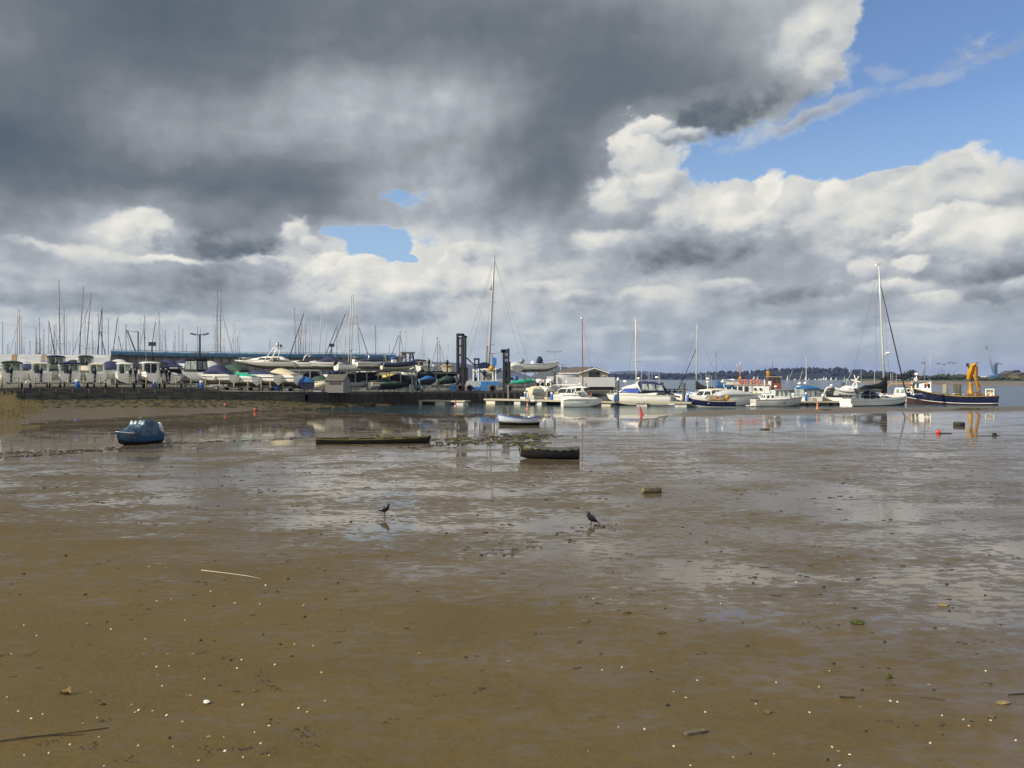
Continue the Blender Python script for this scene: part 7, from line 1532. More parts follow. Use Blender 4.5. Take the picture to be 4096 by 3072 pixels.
# ------------------------------------------------------------------ boats lying on the mud
def inside(s, m_, floor=.25, inset=.05, gun=None, gr=.045, name='interior', x0=.04, x1=.93):
    b = MB(); rr = []
    for r in s.rings:
        w = abs(r[0][1]); k = max(.2, 1 - inset / max(w, .06))
        rr.append([Vector((q[0] * .99, q[1] * k, q[2] + (.02 if j in (3, 4) else 0))) for j, q in enumerate((r[0], r[1], r[2], r[3], r[7], r[8], r[9], r[10]))])
    b.loft(rr, closed=False, caps=False, smooth=False); s.part(name, b, m_)
    if gun: s.rubrail(gun, gr, .0, name='gunwale')
def mudboat(name, label, px, py, L, B, H, yaw, tilt=(0, 0), sink=.08):
    p = on_mud(px, py); s = Boat(name, label, 'boat', px, p.y, p.z - sink, L, B, H, yaw, 'small boats lying on the mud', tilt); return s
SLIME = mat('slimed_bottom', (.035, .030, .018), .5, var=.6, vscale=6, col2=(.012, .012, .010))
# white dinghy with blue gunwale
s = mudboat('dinghy', 'white clinker dinghy with bright blue gunwale and inside, bow left', 2076, 1700, 3.55, 1.5, .66, 187, tilt=(R(4), R(1.5)))
s.hull(mat('dinghy_white', (.48, .53, .62), .5, var=.15, vscale=3), bottom=SLIME, stripe=mat('weedy_line', (.34, .31, .16), .7, var=.3, vscale=4), stern=.72, rise=.62, aft=.12, fore=.22, rake=.03, wlz=.36, bands=(.3, .46, .50), deep=.18, tran=-.02)
DBL = mat('dinghy_blue', (.035, .13, .42), .45, var=.25, vscale=5); inside(s, DBL, .25, .05, DBL, .05)
for x in (-.75, .25, 1.05): b = MB(); b.box((x, 0, s.sheer(x) - .2), (.24, s.beam(x) * 1.75, .04)); s.part('thwart', b, DBL)
b = MB(); b.lathe([(.14, 0), (.17, .3)], 10, (-.95, .1, s.H * .72)); s.part('bucket', b, WHITE); b = MB(); b.tube([(-.45, -.45, s.H * .6), (-.45, -.42, s.H + .22), (-.45, .3, s.H + .24)], .03, 5); s.part('white_frame', b, WHITE)
b = MB(); b.tube([(-1.72, .35, s.H + .02), (-1.95, .42, .45), (-1.90, .45, .28), (-1.7, .47, .25), (-1.55, .5, .35)], .03, 5); s.part('painter_loop', b, DROPE); b = MB(); b.tube([(1.80, 0, s.H * 1.45), (1.82, -.05, .6), (1.75, -.05, .02)], .014, 4); s.part('bow_line', b, ROPE); b = MB(); b.ball((1.45, 0, s.sheer(1.45) + .05), .06, 6); s.part('bow_eye', b, BEIGE)
for k in range(4):
    b = MB()
    for sd_ in (3, 7): pass
b = MB()
for sg in (0, -1):
    for u in (.60, .72, .86): b.tube([(Vector(r[5]).lerp(Vector(r[0 if sg == 0 else -1]), 1)[0], r[1 if sg == 0 else -2][1] * (.985 + .03 * u) , r[5][2] + (r[0][2] - r[5][2]) * u) for r in s.rings[:-1]], .008, 3)
s.part('plank_edge', b, mat('dinghy_white', (1, 1, 1)))
# dark covered tender
s = mudboat('covered_tender', 'black tarred tender with a sagging green grey sheet and faded yellow name', 2196, 1834, 3.05, 1.45, .60, 181, tilt=(R(3), 0))
s.hull(mat('tarred_black', (.012, .012, .013), .55, var=.4, vscale=5), bottom=mat('tarred_black', (0, 0, 0)), stern=.78, rise=.38, aft=.10, fore=.30, rake=.05, wlz=.34, pw=2.6)
TARP = mat('green_grey_sheet', (.085, .095, .075), .62, var=.5, vscale=5, col2=(.035, .042, .03), bump=.5, bscale=9)
n = 26; b = MB(); rr = []; rng = random.Random(5)
for i in range(n + 1):
    x = -1.48 + 2.92 * i / n; w = s.beam(x) + .03; zs = s.sheer(x); ring = []
    for k in range(13):
        v = -1 + 2 * k / 12; a = abs(v)
        z = zs + .02 - (.16 + .05 * math.sin(x * 3.1)) * (1 - a ** 3) + .07 * (1 - a) * math.sin(x * 7 + 3 * v) + (float(fbm(np.array([x * 4 + 9]), np.array([v * 3 + 4]), 3)[0]) - .45) * .13 * (1 - a ** 4)
        if -.2 < x < .35: z += .11 * (1 - a)
        ring.append((x, v * w, z))
    hem = .09 + .03 * math.sin(i * 1.7) + rng.uniform(-.01, .02)
    ring = [(x, -w * 1.01, zs - hem)] + ring + [(x, w * 1.01, zs - hem)]; rr.append(ring)
b.loft(rr, closed=False, caps=False, smooth=True); s.part('cover_sheet', b, TARP); b = MB()
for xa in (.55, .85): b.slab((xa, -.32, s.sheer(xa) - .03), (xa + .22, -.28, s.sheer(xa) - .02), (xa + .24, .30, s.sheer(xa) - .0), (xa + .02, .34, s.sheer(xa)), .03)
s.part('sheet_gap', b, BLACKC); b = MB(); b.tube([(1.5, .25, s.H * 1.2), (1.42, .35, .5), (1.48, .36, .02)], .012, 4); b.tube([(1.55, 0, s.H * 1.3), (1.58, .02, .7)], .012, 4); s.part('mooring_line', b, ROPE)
text_on(s, 'KESTY', 1.12, s.B / 2 * .70, s.H * .90, .17, mat('faded_yellow', (.22, .17, .04), .7), rot=(R(80), R(8), R(180 - 28)), ex=.012)
# blue tarpaulined motor boat
s = mudboat('covered_motorboat', 'blue motor boat under a crumpled blue tarpaulin with white outboard, bow left', 552, 1776, 3.05, 1.45, .72, 222, tilt=(R(0), R(1)))
s.hull(mat('bright_blue_hull', (.03, .105, .25), .45, var=.25, vscale=4), bottom=SLIME, stern=.85, rise=.35, fore=.35, rake=.08, wlz=.36); s.rubrail(WHITE, .025)
BTARP = mat('blue_tarpaulin', (.075, .130, .175), .36, var=.6, vscale=2.6, col2=(.010, .024, .052), bump=.35, bscale=7)
b = MB(); rr = []; n = 40
RID = [(-1.50, .10), (-1.15, .14), (-1.08, .66), (-1.04, .74), (-.02, .80), (.03, .78), (.10, .62), (.45, .42), (.8, .30), (1.2, .14), (1.48, .06)]
for i in range(n + 1):
    x = -1.35 + 2.82 * i / n; w = s.beam(x) + .04; zs = s.sheer(x); ridge = interp(x, RID); box = 1 if -1.0 < x < 0 else max(0, 1 - max(x, 0) * 1.6) if x > 0 else max(0, 1 - (-1 - x) * 3); ring = []
    for k in range(17):
        v = -1 + 2 * k / 16; a = abs(v); sh = (1 - a ** (2 + 9 * box))
        wr = (float(fbm(np.array([x * 3.2 + v * 2.5 + 50]), np.array([v * 4 - x * 2 + 50]), 4)[0]) - .46) * .30 * (1 - a ** 6)
        ring.append((x, v * w * (1 - .08 * (1 - a)), zs + ridge * sh + wr))
    hem = .12 + .1 * abs(math.sin(i * .55)) + (.22 if x > .5 else 0)
    rr.append([(x, -w * 1.02, zs - hem)] + ring + [(x, w * 1.02, zs - hem * .8)])
b.loft(rr, closed=False, caps=False, smooth=False); s.part('tarpaulin', b, BTARP)
s.outboard(0, .25, WHITE, k=.85); b = MB(); b.slab((-1.42, -.62, s.H - .02), (-1.42, .62, s.H - .02), (-1.46, .55, s.H + .28), (-1.46, -.55, s.H + .28), .05); s.part('transom_board', b, WHITE); b = MB(); b.tube([(1.55, 0, s.H * 1.15), (1.9, .15, .12), (2.5, .3, .02)], .015, 4); s.part('mooring_line', b, ROPE)
# old hulk
s = mudboat('canoe_hulk', 'long low derelict canoe hulk of black weedy timber left of centre', 1495, 1774, 7.0, .95, .36, -3.5, tilt=(R(3), R(0)))
HULKM = mat('rotten_black_timber', (.022, .019, .014), .75, var=.5, vscale=2, stretch=(.5, 4, 4), bump=.5, bscale=8); HULKG = mat('weedy_gunwale', (.085, .080, .020), .85, var=.5, vscale=4)
s.hull(HULKM, bottom=HULKM, stern=.80, rise=.34, aft=.18, fore=.06, rake=.02, pw=5, wlz=.4); inside(s, HULKM, .25, .06, HULKG, .045)
b = MB()
for x in (-1.2, .4, 1.6): b.box((x, .1, s.sheer(x) - .06), (.5, .5, .06), rot=(.2, .1, .4))
s.part('weed_clump', b, HULKG)
for x in (-2.0, 2.2): b = MB(); b.box((x, 0, s.sheer(x) - .06), (.12, .8, .05)); s.part('cross_beam', b, HULKM)
# little white tender under the wall
p = on_mud(1360, 1609); s = Boat('dinghy', 'small white pram dinghy drawn up under the quay wall by the shed', 'boat', 1360, p.y, p.z - .05, 2.6, 1.2, .55, 190, 'small boats lying on the mud', (R(6), 0)); s.hull(WHITE, bottom=SLIME, stripe=mat('stained_cream', (.42, .36, .16), .7, var=.3), stern=.7, rise=.45, fore=.3, wlz=.3, bands=(.3, .3, .55)); inside(s, OFFW, .3, .05, OFFW, .035)
b = MB(); b.tube([(1.0, 0, s.H), (1.0, 0, s.H + .55)], .03, 4); s.part('post', b, WOOD); b = MB(); b.box((-1.0, s.beam(-1) + .01, s.H * .72), (.22, .04, .2)); s.part('dark_patch', b, BLACKH)

# ------------------------------------------------------------------ buoys, cones, tyre, blocks
def buoy(px, py, r, m_, label, sink=.25, cat='buoy'):
    p = on_mud(px, py); t = empty('mooring_buoy', p, 0, label, cat, 'red mooring buoys'); b = MB(); b.ball((0, 0, r * (1 - sink)), r, 14); b.build('float', m_, t); b = MB(); b.tube([(r * .8, 0, .04), (r * 2.5, .05, .03), (r * 6, .0, .02)], .03, 5); b.build('chain', DROPE, t); b = MB(); b.tube([(-.03, 0, r * 1.7), (.03, 0, r * 1.85)], .04, 6); b.build('eye', DROPE, t)
RB = mat('faded_red_buoy', (.55, .085, .055), .5, var=.3, vscale=7)
buoy(3754, 1735, .165, mat('bright_red_buoy', (.66, .045, .035), .45, var=.2, vscale=7), 'round bright red buoy on the wet flat at right'); buoy(901, 1644, .19, RB, 'faded red buoy below the echelon of covered boats, left of two'); buoy(1021, 1647, .19, RB, 'faded red buoy below the boat rack, right of two')
p = on_mud(1520, 1611); b = MB(); b.ball((0, 0, .14), .2, 10, sq=(1.2, 1, .9)); tag(b.build('white_buoy', WHITE, loc=p), 'small white buoy on the mud at the end of two quay lines', 'buoy')
b = MB(); a = at(1455, float(tab(1455, WALL_D)) - .6, 1576) - p
for k in (0, .35): b.tube([(0, 0, .1), Vector((0, 0, .1)).lerp(a, .5) + Vector((k, 0, -.25)), a + Vector((k, 0, 0))], .022, 4)
tag(b.build('mooring_line', ROPE, loc=p), 'pair of pale ropes sloping from the quay wall down to the white buoy', 'rope')
def cone(px, py, h, label, m_, band=None, water=False):
    D = CAMH * F / (py - HY); p = at(px, D, z=-.05) if water else on_mud(px, py); t = empty('marker_cone', p, 0, label, 'marker', 'red and orange marker cones'); b = MB(); b.lathe([(h * .16, .02), (h * .15, .06), (h * .05, h * .92), (h * .03, h)], 12); b.build('cone_body', m_, t); b = MB(); b.lathe([(h * .22, 0), (h * .24, .04), (h * .2, h * .1), (h * .13, h * .12)], 12); b.build('base', band or m_, t); return t
REDC = mat('red_cone', (.46, .045, .035), .5, var=.25, vscale=4); ORC = mat('orange_cone', (.56, .24, .13), .6, var=.25, vscale=4)
cone(1822, 1624, 1.05, 'red conical buoy floating before the detached pontoon', REDC, OFFW, True); cone(2567, 1660, 1.15, 'red conical buoy leaning at the water edge below the blue windowed cruiser', REDC, None).rotation_euler = (0, R(-12), 0)
t = cone(2110, 1637, 1.0, 'faded orange traffic cone with a pale band in the water behind the white dinghy', ORC, mat('orange_base', (.58, .20, .10), .6), True); b = MB(); b.lathe([(.115, .40), (.085, .68)], 12); b.build('reflective_band', mat('pale_band', (.55, .50, .42), .6), t)
cone(3270, 1638, .98, 'plain pale orange cone on the mud bar left of the big yacht', ORC, None)
p = on_mud(3837, 1703); t = empty('tyre', p, .2, 'old tyre lying half sunk on the wet flat at right', 'tyre'); b = MB(); b.lathe([(.25, .02), (.40, -.05), (.46, .06), (.46, .22), (.40, .31), (.27, .30), (.24, .22), (.22, .05)], 20); b.build('tread', mat('muddy_tyre', (.03, .027, .022), .8, var=.5, vscale=5), t); b = MB(); b.lathe([(.2, .10), (.24, .22)], 16); b.build('mud_fill', mat('weedy_gunwale', (1, 1, 1)), t)
p = on_mud(2607, 1973); t = empty('log', p, .05, 'short cut log with weedy pale left end on the flat right of centre', 'log'); b = MB(); b.tube([(-.34, 0, .07), (-.31, 0, .08), (.30, 0, .075), (.34, 0, .07)], [.05, .10, .105, .10], 14); b.build('bark', mat('wet_log', (.05, .045, .018), .7, var=.6, vscale=6, col2=(.018, .016, .012)), t); b = MB(); b.ball((-.29, 0, .08), .106, 12, sq=(.75, 1.0, .98)); b.build('weedy_end', mat('yellow_weed', (.20, .17, .05), .85, var=.4, vscale=9), t)
p = on_mud(3060, 1719); b = MB(); b.loft([[(.40 * q * math.cos(a) * (1 + .15 * math.sin(3 * a)), .28 * q * math.sin(a), z) for a in [k * .5236 for k in range(12)]] for q, z in ((1, -.03), (1.02, .04), (.8, .09), (.3, .10))], True, True, smooth=True); tag(b.build('flat_stone', SLIME, loc=p), 'flat dark stone on the wet flat below the white launch', 'stone')
p = on_mud(3979, 1744); t = empty('mooring_block', p, .3, 'small dark mooring block with chain and pin at far right', 'mooring block'); b = MB(); b.box((0, 0, .1), (.22, .2, .24), taper=.85); b.build('block', DSTEEL, t); b = MB(); b.tube([(-.1, 0, .03), (-.5, .05, .02), (-1.2, .3, .02)], .02, 4); b.tube([(.1, 0, .03), (.4, 0, .02)], .03, 4); b.build('chain', DROPE, t); b = MB(); b.tube([(-.17, 0, 0), (-.16, 0, .28)], .012, 4); b.build('pin', DSTEEL, t)
p = on_mud(145, 1601); b = MB(); b.box((0, 0, .08), (1.9, .22, .09), rot=(0, .02, .1)); tag(b.build('plank', PLANK, loc=p), 'pale plank lying at the foot of the wall right of the reeds', 'plank')

# ------------------------------------------------------------------ birds
FEA = mat('crow_feathers', (.010, .010, .014), .38, var=.4, vscale=14); LEGM = mat('crow_leg', (.015, .014, .014), .6)
def bird(name, label, px, py, spine, legs, face, beak, scale=1.0, grp='crows feeding on the mud', wing=None):
    """spine: (forward, up, half height, half width) from tail tip to crown; one skin for tail, body, neck, head and bill"""
    p = on_mud(px, py); t = empty(name, p, 0 if face > 0 else math.pi, label, 'bird', grp); t.scale = (scale,) * 3
    b = MB(); rr = []
    for i, (x, z, rv, rl) in enumerate(spine):
        x0, z0 = spine[max(i - 1, 0)][:2]; x1, z1 = spine[min(i + 1, len(spine) - 1)][:2]; d = Vector((x1 - x0, 0, z1 - z0)).normalized(); nrm = Vector((-d.z, 0, d.x))
        rr.append([Vector((x, 0, z)) + nrm * rv * math.cos(a) + Vector((0, rl * math.sin(a), 0)) for a in [k * math.pi / 5 for k in range(10)]])
    b.loft(rr, True, True, smooth=True); b.build('body', FEA, t)
    b = MB(); b.tube(beak, [.024, .017, .004], 6); b.build('bill', LEGM, t)
    for (hx, hz, kx, kz, fx) in legs:
        y = .028 if hx > 0 else -.028; b = MB(); b.tube([(hx, y, hz), (kx, y, kz), (fx, y, .012)], [.016, .007, .006], 5)
        for dx, dy in ((.05, 0), (.045, .022), (.045, -.022), (-.035, 0)): b.tube([(fx, y, .012), (fx + dx, y + dy, .005)], .005, 4)
        b.build('leg', LEGM, t)
    if wing:
        for sg in (-1, 1): b = MB(); b.loft([[Vector((x, sg * (y + .006), z + dz)) for dz in (w, w * .3, -w * .4, -w)] + [Vector((x, sg * (y - .015), z - dz)) for dz in (w, w * .4, -w * .3, -w)] for x, z, y, w in wing], True, True, smooth=True); b.build('wing', mat('crow_wing', (.016, .016, .02), .28, var=.3, vscale=20), t)
    b = MB(); hx, hz = spine[-2][0], spine[-2][1]
    for sg in (-1, 1): b.ball((hx + .012, sg * spine[-2][3] * .92, hz + .006), .005, 6)
    b.build('eye', GLASS, t)
bird('crow', 'black crow walking right with lowered head, left of the two near crows', 1537, 2070,
     [(-.245, .165, .006, .020), (-.17, .190, .014, .030), (-.10, .208, .044, .046), (-.04, .226, .070, .062), (.03, .243, .082, .068), (.075, .285, .064, .056), (.10, .325, .052, .046), (.118, .350, .050, .045), (.140, .350, .040, .036), (.156, .342, .020, .018)],
     [(.02, .18, .005, .10, .02), (-.01, .19, .015, .11, -.015)], 1, [(.148, .345, 0), (.178, .318, 0), (.212, .272, 0)], wing=[(.06, .265, .052, .030), (-.02, .240, .058, .040), (-.10, .212, .044, .026), (-.19, .186, .022, .008)])
bird('crow', 'black crow standing upright facing left, right of the two near crows', 2364, 2098,
     [(-.275, .000, .006, .022), (-.20, .058, .014, .030), (-.12, .105, .050, .050), (-.05, .150, .076, .068), (.015, .195, .082, .070), (.05, .240, .064, .058), (.066, .278, .054, .050), (.076, .306, .050, .046), (.098, .312, .040, .036), (.118, .304, .020, .018)],
     [(.01, .11, .005, .06, .01), (-.02, .11, -.03, .06, -.015)], -1, [(.108, .306, 0), (.14, .300, 0), (.180, .290, 0)], wing=[(.03, .215, .054, .030), (-.05, .160, .060, .045), (-.13, .104, .045, .026), (-.24, .028, .022, .008)])
for px, py, k, lb in ((3376, 1674, .95, 'far small crow standing on the wet flat below the big yacht'), (2978, 1640, 1.0, 'dark bird at the water edge below the white launch'), (3973, 1632, .8, 'far dark bird on the weed of the right hand mud bar')):
    bird('crow', lb, px, py, [(-.10, .08, .006, .02), (-.07, .12, .03, .04), (-.02, .19, .06, .055), (.02, .27, .05, .045), (.03, .33, .036, .034), (.045, .345, .028, .025), (.055, .34, .014, .014)], [(.01, .12, .0, .06, .01), (-.02, .12, -.02, .06, -.01)], 1, [(.05, .34, 0), (.08, .335, 0), (.11, .325, 0)], k)

# ------------------------------------------------------------------ things stranded on the sand
def lumpy(b, c, r, seed, sq=(1, 1, .6), n=8, mi=0):
    g = random.Random(seed); k = 5; ring = []
    for i in range(k + 1):
        a = -math.pi / 2 + math.pi * i / k; q = max(.05, math.cos(a))
        ring.append([(c[0] + r * q * math.cos(6.283 * j / n) * sq[0] * g.uniform(.7, 1.25), c[1] + r * q * math.sin(6.283 * j / n) * sq[1] * g.uniform(.7, 1.25), c[2] + r * math.sin(a) * sq[2] * g.uniform(.8, 1.2)) for j in range(n)])
    b.loft(ring, True, True, mi, smooth=False)
WEEDL = mat('black_weed_lump', (.022, .019, .014), .6, var=.5, vscale=20); STONEB = mat('brown_stone', (.13, .095, .05), .7, var=.4, vscale=15, bump=.4, bscale=60); MOSS = mat('mossy_stone', (.07, .075, .018), .85, var=.5, vscale=14, bump=.4, bscale=40); SHELL = mat('pale_shell', (.50, .43, .27), .5, var=.35, vscale=30); SHELLW = mat('white_shell', (.62, .60, .54), .45, var=.2, vscale=30)
LUMPS = [(x / 1.58, 2200 + y / 1.58, 1) for x, y in ((411,40),(682,73),(532,288),(119,286),(670,458),(1262,577),(1921,428),(2055,316),(2148,386),(1658,540),(1768,603),(1842,677),(1817,187),(1347,360),(1297,221),(640,985),(1705,1080),(1062,1197),(1382,862),(2132,215),(145,156),(1455,705))] + [(2300 + x / 1.2316, 2200 + y / 1.2316, 1) for x, y in ((458,772),(951,805),(850,478),(828,362),(1230,186),(1850,303),(2102,372),(1779,388),(1774,695),(1819,916),(1596,880),(1279,566),(376,603),(1420,695),(1438,898),(1528,456),(127,517),(447,292),(1390,148),(2025,226),(1245,1042),(866,1010))] + [(1100 + x / 1.4747, 1700 + y / 1.4747, .9) for x, y in ((270,648),(106,620),(1011,640),(1194,534),(1491,553),(1135,320),(660,773),(292,862),(445,573))] + [(x / 1.58, 1560 + y / 1.58, 1) for x, y in ((355,618),(275,622),(482,652),(880,548),(744,557))] + [(2600 + x / 1.4786, 1700 + y / 1.4786, 1) for x, y in ((1030,962),(1115,780),(424,750),(336,697),(1760,945),(1240,915),(612,938),(242,645),(480,985))]
for i, (px, py, k) in enumerate(LUMPS):
    p = on_mud(px, py); b = MB(); g = random.Random(i); r = g.uniform(.014, .027) * k * (p.y / 13) ** .55
    lumpy(b, (0, 0, r * .35), r, i, (1.2, 1, .75)); lumpy(b, (r * .9, r * .2, r * .2), r * .6, i + 500); tag(b.build('weed_lump', WEEDL, loc=p, rot=(0, 0, g.uniform(0, 6))), 'little black lump of weed on the sand', 'weed lump', 'black weed lumps on the sand')
SHL = [(x / 1.58, 2200 + y / 1.58) for x, y in ((1329,265),(1080,312),(988,326),(827,403),(1677,226),(916,568),(985,744),(1289,820),(1020,865),(1178,925),(1200,924),(850,1034),(870,1020),(960,1023),(607,1066),(517,1103),(1048,1052),(1697,1118),(620,1188),(435,1238),(1417,1279),(1532,1318),(1695,1307),(1250,1339),(650,1373),(1885,1007),(1940,1031),(2052,960),(1976,609),(1918,354),(37,937),(263,1044),(107,1026),(62,662),(227,546),(146,479),(1495,753),(1065,739),(993,798),(1410,1191),(1605,1159),(1645,1231),(570,908),(1148,1093),(1530,985),(1165,448),(1483,339),(545,468),(697,505),(940,107),(1047,115),(2030,780),(1735,730),(1525,700),(868,1247),(1088,1250),(190,1072),(145,1305),(300,1292),(1860,600),(1640,345))] + [(2300 + x / 1.2316, 2200 + y / 1.2316) for x, y in ((28,259),(92,243),(176,241),(1092,161),(1567,163),(773,206),(1258,600),(135,596),(233,582),(489,703),(549,733),(605,648),(995,657),(1207,679),(1595,754),(1160,806),(216,877),(346,889),(1758,958),(1360,1016),(985,1011),(645,804),(895,764),(1815,821),(1921,841),(1273,978),(1948,872),(2180,944),(490,973),(784,1028),(65,997),(1310,1070),(573,1069),(2056,845),(1560,749),(720,267),(2030,600))]
for i, (px, py) in enumerate(SHL):
    p = on_mud(px, py); g = random.Random(i + 99); r = g.uniform(.010, .018) * (p.y / 11) ** .5; b = MB(); k = 9
    b.loft([[(r * q * math.cos(j * 6.283 / k) * 1.25 * (1 + .06 * (j % 2)), r * q * math.sin(j * 6.283 / k), z * r) for j in range(k)] for q, z in ((1, .0), (.96, .28), (.7, .62), (.25, .80))], True, True, smooth=True)
    tag(b.build('sea_shell', SHELLW if i % 4 == 0 else SHELL, loc=p, rot=(g.uniform(-.4, .4), g.uniform(-.4, .4), g.uniform(0, 6))), 'small pale sea shell lying on the sand', 'shell', 'sea shells on the sand')
p = on_mud(824, 2818); b = MB(); lumpy(b, (0, 0, .02), .032, 3, (1.3, 1, .6)); lumpy(b, (-.035, .05, .012), .022, 4, (1, 1, .6)); tag(b.build('oyster_shell', SHELLW, loc=p), 'largest white oyster shell pair near the bottom, right of the dry leaf', 'shell')
def stone(px, py, r, m_, label, sq=(1.5, 1, .55)):
    p = on_mud(px, py); b = MB(); lumpy(b, (0, 0, r * sq[2] * .6), r, int(px), sq, 9); tag(b.build('beach_stone', m_, loc=p), label, 'stone', 'stones on the sand')
stone(3433, 2497, .075, MOSS, 'long mossy green stone, largest stone on the right', (1.8, 1, .5)); stone(2342, 2490, .045, STONEB, 'brown double stone near the bottom edge of the wet area', (1.7, 1, .7)); stone(2509, 2455, .045, MOSS, 'mossy stone right of the brown double stone'); stone(2647, 2536, .04, MOSS, 'mossy low stone below the brown double stone', (1.6, 1, .5)); stone(2807, 2481, .04, STONEB, 'small brown stone left of the long mossy stone'); stone(4018, 2818, .045, mat('ochre_stone', (.22, .17, .07), .8, var=.3, vscale=15), 'flat ochre stone at the right edge', (1.9, 1, .45)); stone(3557, 2716, .035, MOSS, 'dark mossy stone above the thin brown reed', (1.1, 1, 1)); stone(3969, 2874, .035, STONEB, 'brown pebble pair near the lower right corner'); stone(3777, 2424, .055, mat('ochre_stone', (1, 1, 1)), 'flat pale stone right of the long mossy one', (1.8, 1, .4)); stone(3072, 2855, .035, STONEB, 'brown stone above the driftwood, right of it'); stone(1017, 2768, .025, STONEB, 'ochre pebble beside the dark footprint'); stone(2185, 2000, .06, MOSS, 'small weedy stone in the wet mud between crow and log', (1.6, 1, .4))
def stick(px0, py0, px1, py1, r0, r1, m_, label, mids=(), name='stick', cat='stick'):
    a = on_mud(px0, py0); c = on_mud(px1, py1); b = MB(); pts = [Vector((0, 0, r0))]
    for u, off in mids: q = (c - a) * u; pts.append(Vector((q.x, q.y + off, gz(a.x + q.x, a.y + q.y + off) - a.z + r0 + .01)))
    pts.append(c - a + Vector((0, 0, r1))); b.tube(pts, [r0 + (r1 - r0) * i / (len(pts) - 1) for i in range(len(pts))], 6); tag(b.build(name, m_, loc=a), label, cat)
stick(803, 2283, 1040, 2317, .0075, .005, mat('bleached_cane', (.50, .45, .36), .7, var=.2, vscale=20), 'long thin bleached cane lying on the sand at left', ((.4, 0), (.78, .02)))
stick(-60, 2978, 430, 2917, .009, .004, mat('dark_twig', (.03, .026, .02), .8, var=.3), 'dark bent twig at the bottom left corner', ((.3, -.02), (.7, -.05)), 'twig', 'twig'); stick(-40, 2970, 330, 2945, .004, .003, mat('dark_twig', (0, 0, 0)), 'thinner dark stem beside the bent twig at bottom left', ((.5, .03),), 'twig', 'twig')
stick(1302, 2369, 1347, 2385, .006, .004, STONEB, 'short straw coloured stick right of the bleached cane'); stick(3540, 2778, 3785, 2806, .005, .004, mat('brown_reed', (.09, .06, .03), .8), 'thin brown reed stem on the right foreground sand', ((.5, .01),)); stick(4040, 2785, 4130, 2778, .009, .007, WEEDL, 'dark stick end at the right edge above the ochre stone')
p = on_mud(2785, 2940); t = empty('driftwood', p, R(20), 'piece of split grey driftwood on the foreground sand right of centre', 'driftwood'); b = MB(); g = random.Random(8)
b.loft([[(x, y * w + g.uniform(-.004, .004), z * w + .02 + g.uniform(-.004, .004)) for y, z in ((-.028, -.02), (.028, -.02), (.030, .012), (.006, .022), (-.026, .010))] for x, w in ((-.135, .8), (-.10, 1), (-.02, .95), (.05, 1.05), (.075, .8), (.09, 1.0), (.135, .7))], True, True); b.build('wood', mat('grey_driftwood', (.17, .14, .09), .85, var=.5, vscale=12, stretch=(.5, 6, 6), bump=.5, bscale=40), t)
p = on_mud(3390, 2795); b = MB(); b.loft([[(x, y, z + .008 + zz) for y, z in ((-.02, -.008), (.02, -.008), (.022, .006), (-.02, .008))] for x, zz in ((-.085, .012), (-.03, .0), (.03, -.002), (.09, .004))], True, True); tag(b.build('bark_piece', mat('dark_bark', (.05, .042, .016), .8, var=.4, vscale=20), loc=p), 'curved strip of dark bark left of the thin brown reed', 'bark')
p = on_mud(258, 2783); b = MB(); rr = []
for i in range(7):
    u = i / 6; w = .045 * math.sin(math.pi * (u * .86 + .07)) ** .7; rr.append([(-.065 + .13 * u, v * w * .5 - .01, .008 + abs(v) * w * 1.1 + .07 * u ** 2 * max(0, v) + .012 * math.sin(u * 9)) for v in (-1, -.5, 0, .5, 1)])
b.loft(rr, False, False, smooth=True); b.tube([(.065, 0, .012), (.09, -.01, .006), (.12, -.012, .004)], .003, 4); tag(b.build('dry_leaf', mat('ochre_leaf', (.22, .145, .035), .7, var=.4, vscale=25), loc=p), 'curled ochre leaf standing on the sand at lower left', 'leaf')

# ------------------------------------------------------------------ reeds, weed, shell grit
g = random.Random(31); b = MB()
def blades(n, px0, px1, D0, D1, h0, h1):
    for _ in range(n):
        q = g.uniform(px0, px1); D = g.uniform(D0, D1); p = at(q, D, z=0); p.z = gz(p.x, p.y) - .05; k = min(1, max(.25, (px1 - q) / 40)); h = g.uniform(h0, h1) * k; lx = g.uniform(-.25, .35) * h; ly = g.uniform(-.2, .2) * h; w = g.uniform(.010, .022)
        mi = 0 if g.random() < .7 else 1
        b.add([p + Vector((-w, 0, 0)), p + Vector((w, 0, 0)), p + Vector((lx * .4 + w, ly * .4, h * .6)), p + Vector((lx * .4 - w, ly * .4, h * .6)), p + Vector((lx, ly, h))], [(0, 1, 2, 3), (3, 2, 4)], mi)
        if h > .9 and g.random() < .5: b.add([p + Vector((lx * .95 - .03, ly, h * .9)), p + Vector((lx * .95 + .03, ly, h * .9)), p + Vector((lx * 1.15, ly, h * 1.12))], [(0, 1, 2)], 0)
blades(5200, -420, 96, 77, 93, .75, 1.3); blades(1300, -300, 120, 75, 91, .4, .8); blades(700, 60, 185, 82, 93, .25, .6)
tag(b.build('reed_bed', [mat('dry_reed', (.20, .150, .055), .8, var=.4, vscale=2), mat('green_reed', (.085, .085, .02), .8, var=.4, vscale=2)]), 'brown reeds growing at the left edge below the yard wall', 'reeds', None, 'stuff')
b = MB()
for _ in range(900):
    q = g.uniform(60, 1500); Dw = float(tab(q, WALL_D)); D = Dw - g.random() ** 1.6 * 9 - .6; p = at(q, D, z=0); p.z = gz(p.x, p.y); lumpy(b, (p.x, p.y, p.z + .02), g.uniform(.08, .28), _, (1.7, 1, .22), 6, 0 if g.random() < .6 else 1)
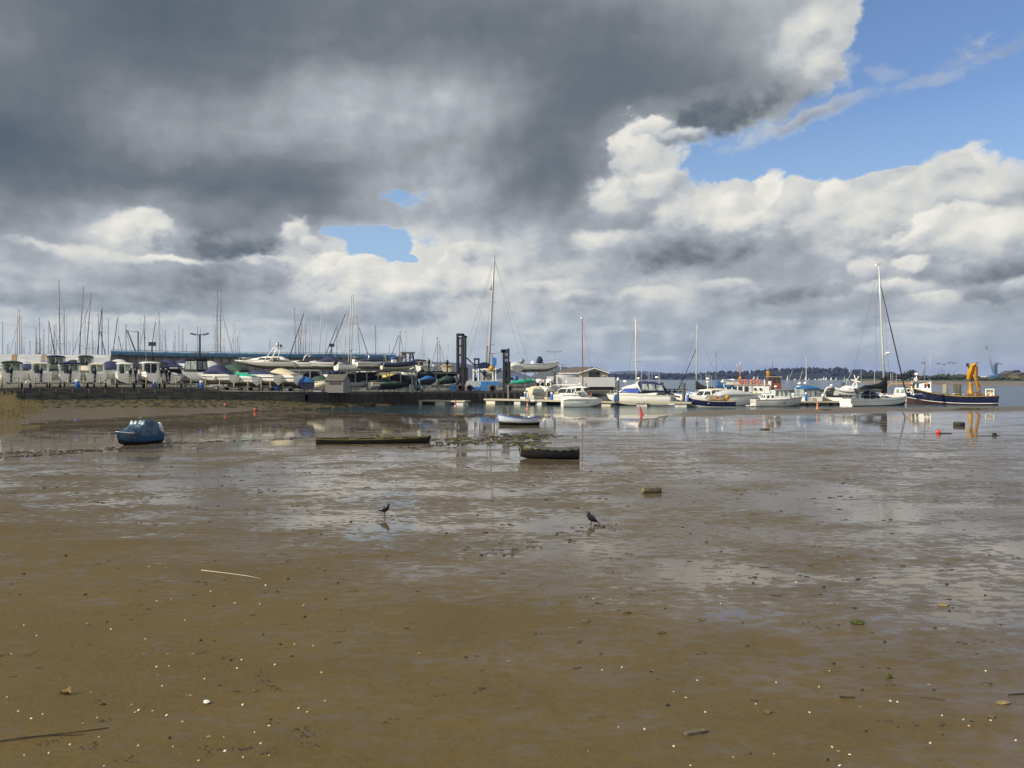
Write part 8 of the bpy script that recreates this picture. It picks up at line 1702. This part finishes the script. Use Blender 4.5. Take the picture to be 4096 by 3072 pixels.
for cx_, cy_, n_, w_ in ((3900, 1638, 70, 90), (3870, 1640, 60, 60), (3305, 1644, 26, 22), (2100, 1745, 90, 160), (2085, 1776, 50, 110), (1850, 1760, 60, 220)):
    for _ in range(n_):
        p = on_mud(cx_ + g.gauss(0, w_ * .45), cy_ + g.gauss(0, 2.2 if cy_ < 1700 else 6)); lumpy(b, (p.x, p.y, p.z + .015), g.uniform(.05, .20), _, (1.6, 1, .25), 6, 0 if g.random() < .5 else 1)
tag(b.build('seaweed', [mat('green_weed', (.070, .068, .014), .85, var=.5, vscale=3), mat('dark_weed', (.030, .027, .016), .7, var=.4, vscale=3)]), 'green and brown weed strewn along the wall foot and mud', 'seaweed', None, 'stuff')
b = MB()
for i in range(4200):
    D = 8.2 + 22 * g.random() ** 1.7; q = g.uniform(-200, 4300); p = at(q, D, z=0)
    if float(fbm(np.array([p.x * .55 + 40]), np.array([p.y * .5 + 40]), 4)[0]) + g.random() * .16 < .56: continue; p.z = gz(p.x, p.y); r = g.uniform(.003, .008) * (D / 10) ** .4; lumpy(b, (p.x, p.y, p.z + r * .3), r, i, (1.4, 1, .5), 5, 0 if g.random() < (.55 if q < 2200 else .3) else 1)
tag(b.build('shell_grit', [SHELL, mat('dark_grit', (.03, .026, .018), .7)]), 'tiny shell fragments and dark crumbs scattered over the sand', 'shell grit', None, 'stuff')
b = MB()
for i in range(420):
    D = 9 + 30 * g.random() ** 1.3; q = g.uniform(-100, 4200); p = at(q, D, z=0); p.z = gz(p.x, p.y); r = g.uniform(.012, .035) * (D / 14) ** .7
    for k in range(g.choice((1, 2, 3))): lumpy(b, (p.x + g.gauss(0, r * 2.2), p.y + g.gauss(0, r * 1.2), p.z + r * .1), r * g.uniform(.5, 1), i * 3 + k, (1.7, 1, .3), 6)
for fx, fy, fr, fh in FOOT:
    for k in range(4 if fy > 40 else 2): lumpy(b, (fx + g.gauss(0, fr * (2 if fy > 40 else .9)), fy + g.gauss(0, fr * .9), gz(fx, fy) + .02), fr * g.uniform(.14, .34) * (1.7 if fy > 40 else 1), int(fx * 100) + k, (1.4, 1, .35), 7)
for x, y in ((1640,795),(1670,840),(1730,885),(1900,1140),(1915,1185),(1975,1240),(1690,1285),(1520,1265),(1310,1280),(560,1250),(810,1340),(290,1230),(1270,657),(910,220),(970,205),(165,668),(1400,690),(850,270),(1010,238),(600,92)):
    p = on_mud(x / 1.58, 2200 + y / 1.58)
    for k in range(16): lumpy(b, (p.x + g.gauss(0, .055), p.y + g.gauss(0, .05), p.z + .002), g.uniform(.004, .013), int(x) * 20 + k, (1.5, 1, .5), 6)
tag(b.build('mud_clods', mat('dark_wet_clod', (.045, .035, .022), .55, var=.4, vscale=12)), 'dark crumbs and casts of mud thrown up on the flat', 'mud clods', None, 'stuff')

# ------------------------------------------------------------------ sea air: one even volume round everything
hm = bpy.data.materials.new('sea_air'); hm.use_nodes = True; nt = hm.node_tree; nt.nodes.remove(nt.nodes['Principled BSDF'])
pvol = nt.nodes.new('ShaderNodeVolumePrincipled'); pvol.inputs['Color'].default_value = (0.32, 0.46, 1.0, 1); pvol.inputs['Density'].default_value = 0.00008; pvol.inputs['Anisotropy'].default_value = 0.1
nt.links.new(pvol.outputs['Volume'], nt.nodes['Material Output'].inputs['Volume'])
b = MB(); b.box((0, 3100, 41), (11800, 6800, 92)); hz = b.build('haze', hm); tag(hz, kind='stuff')
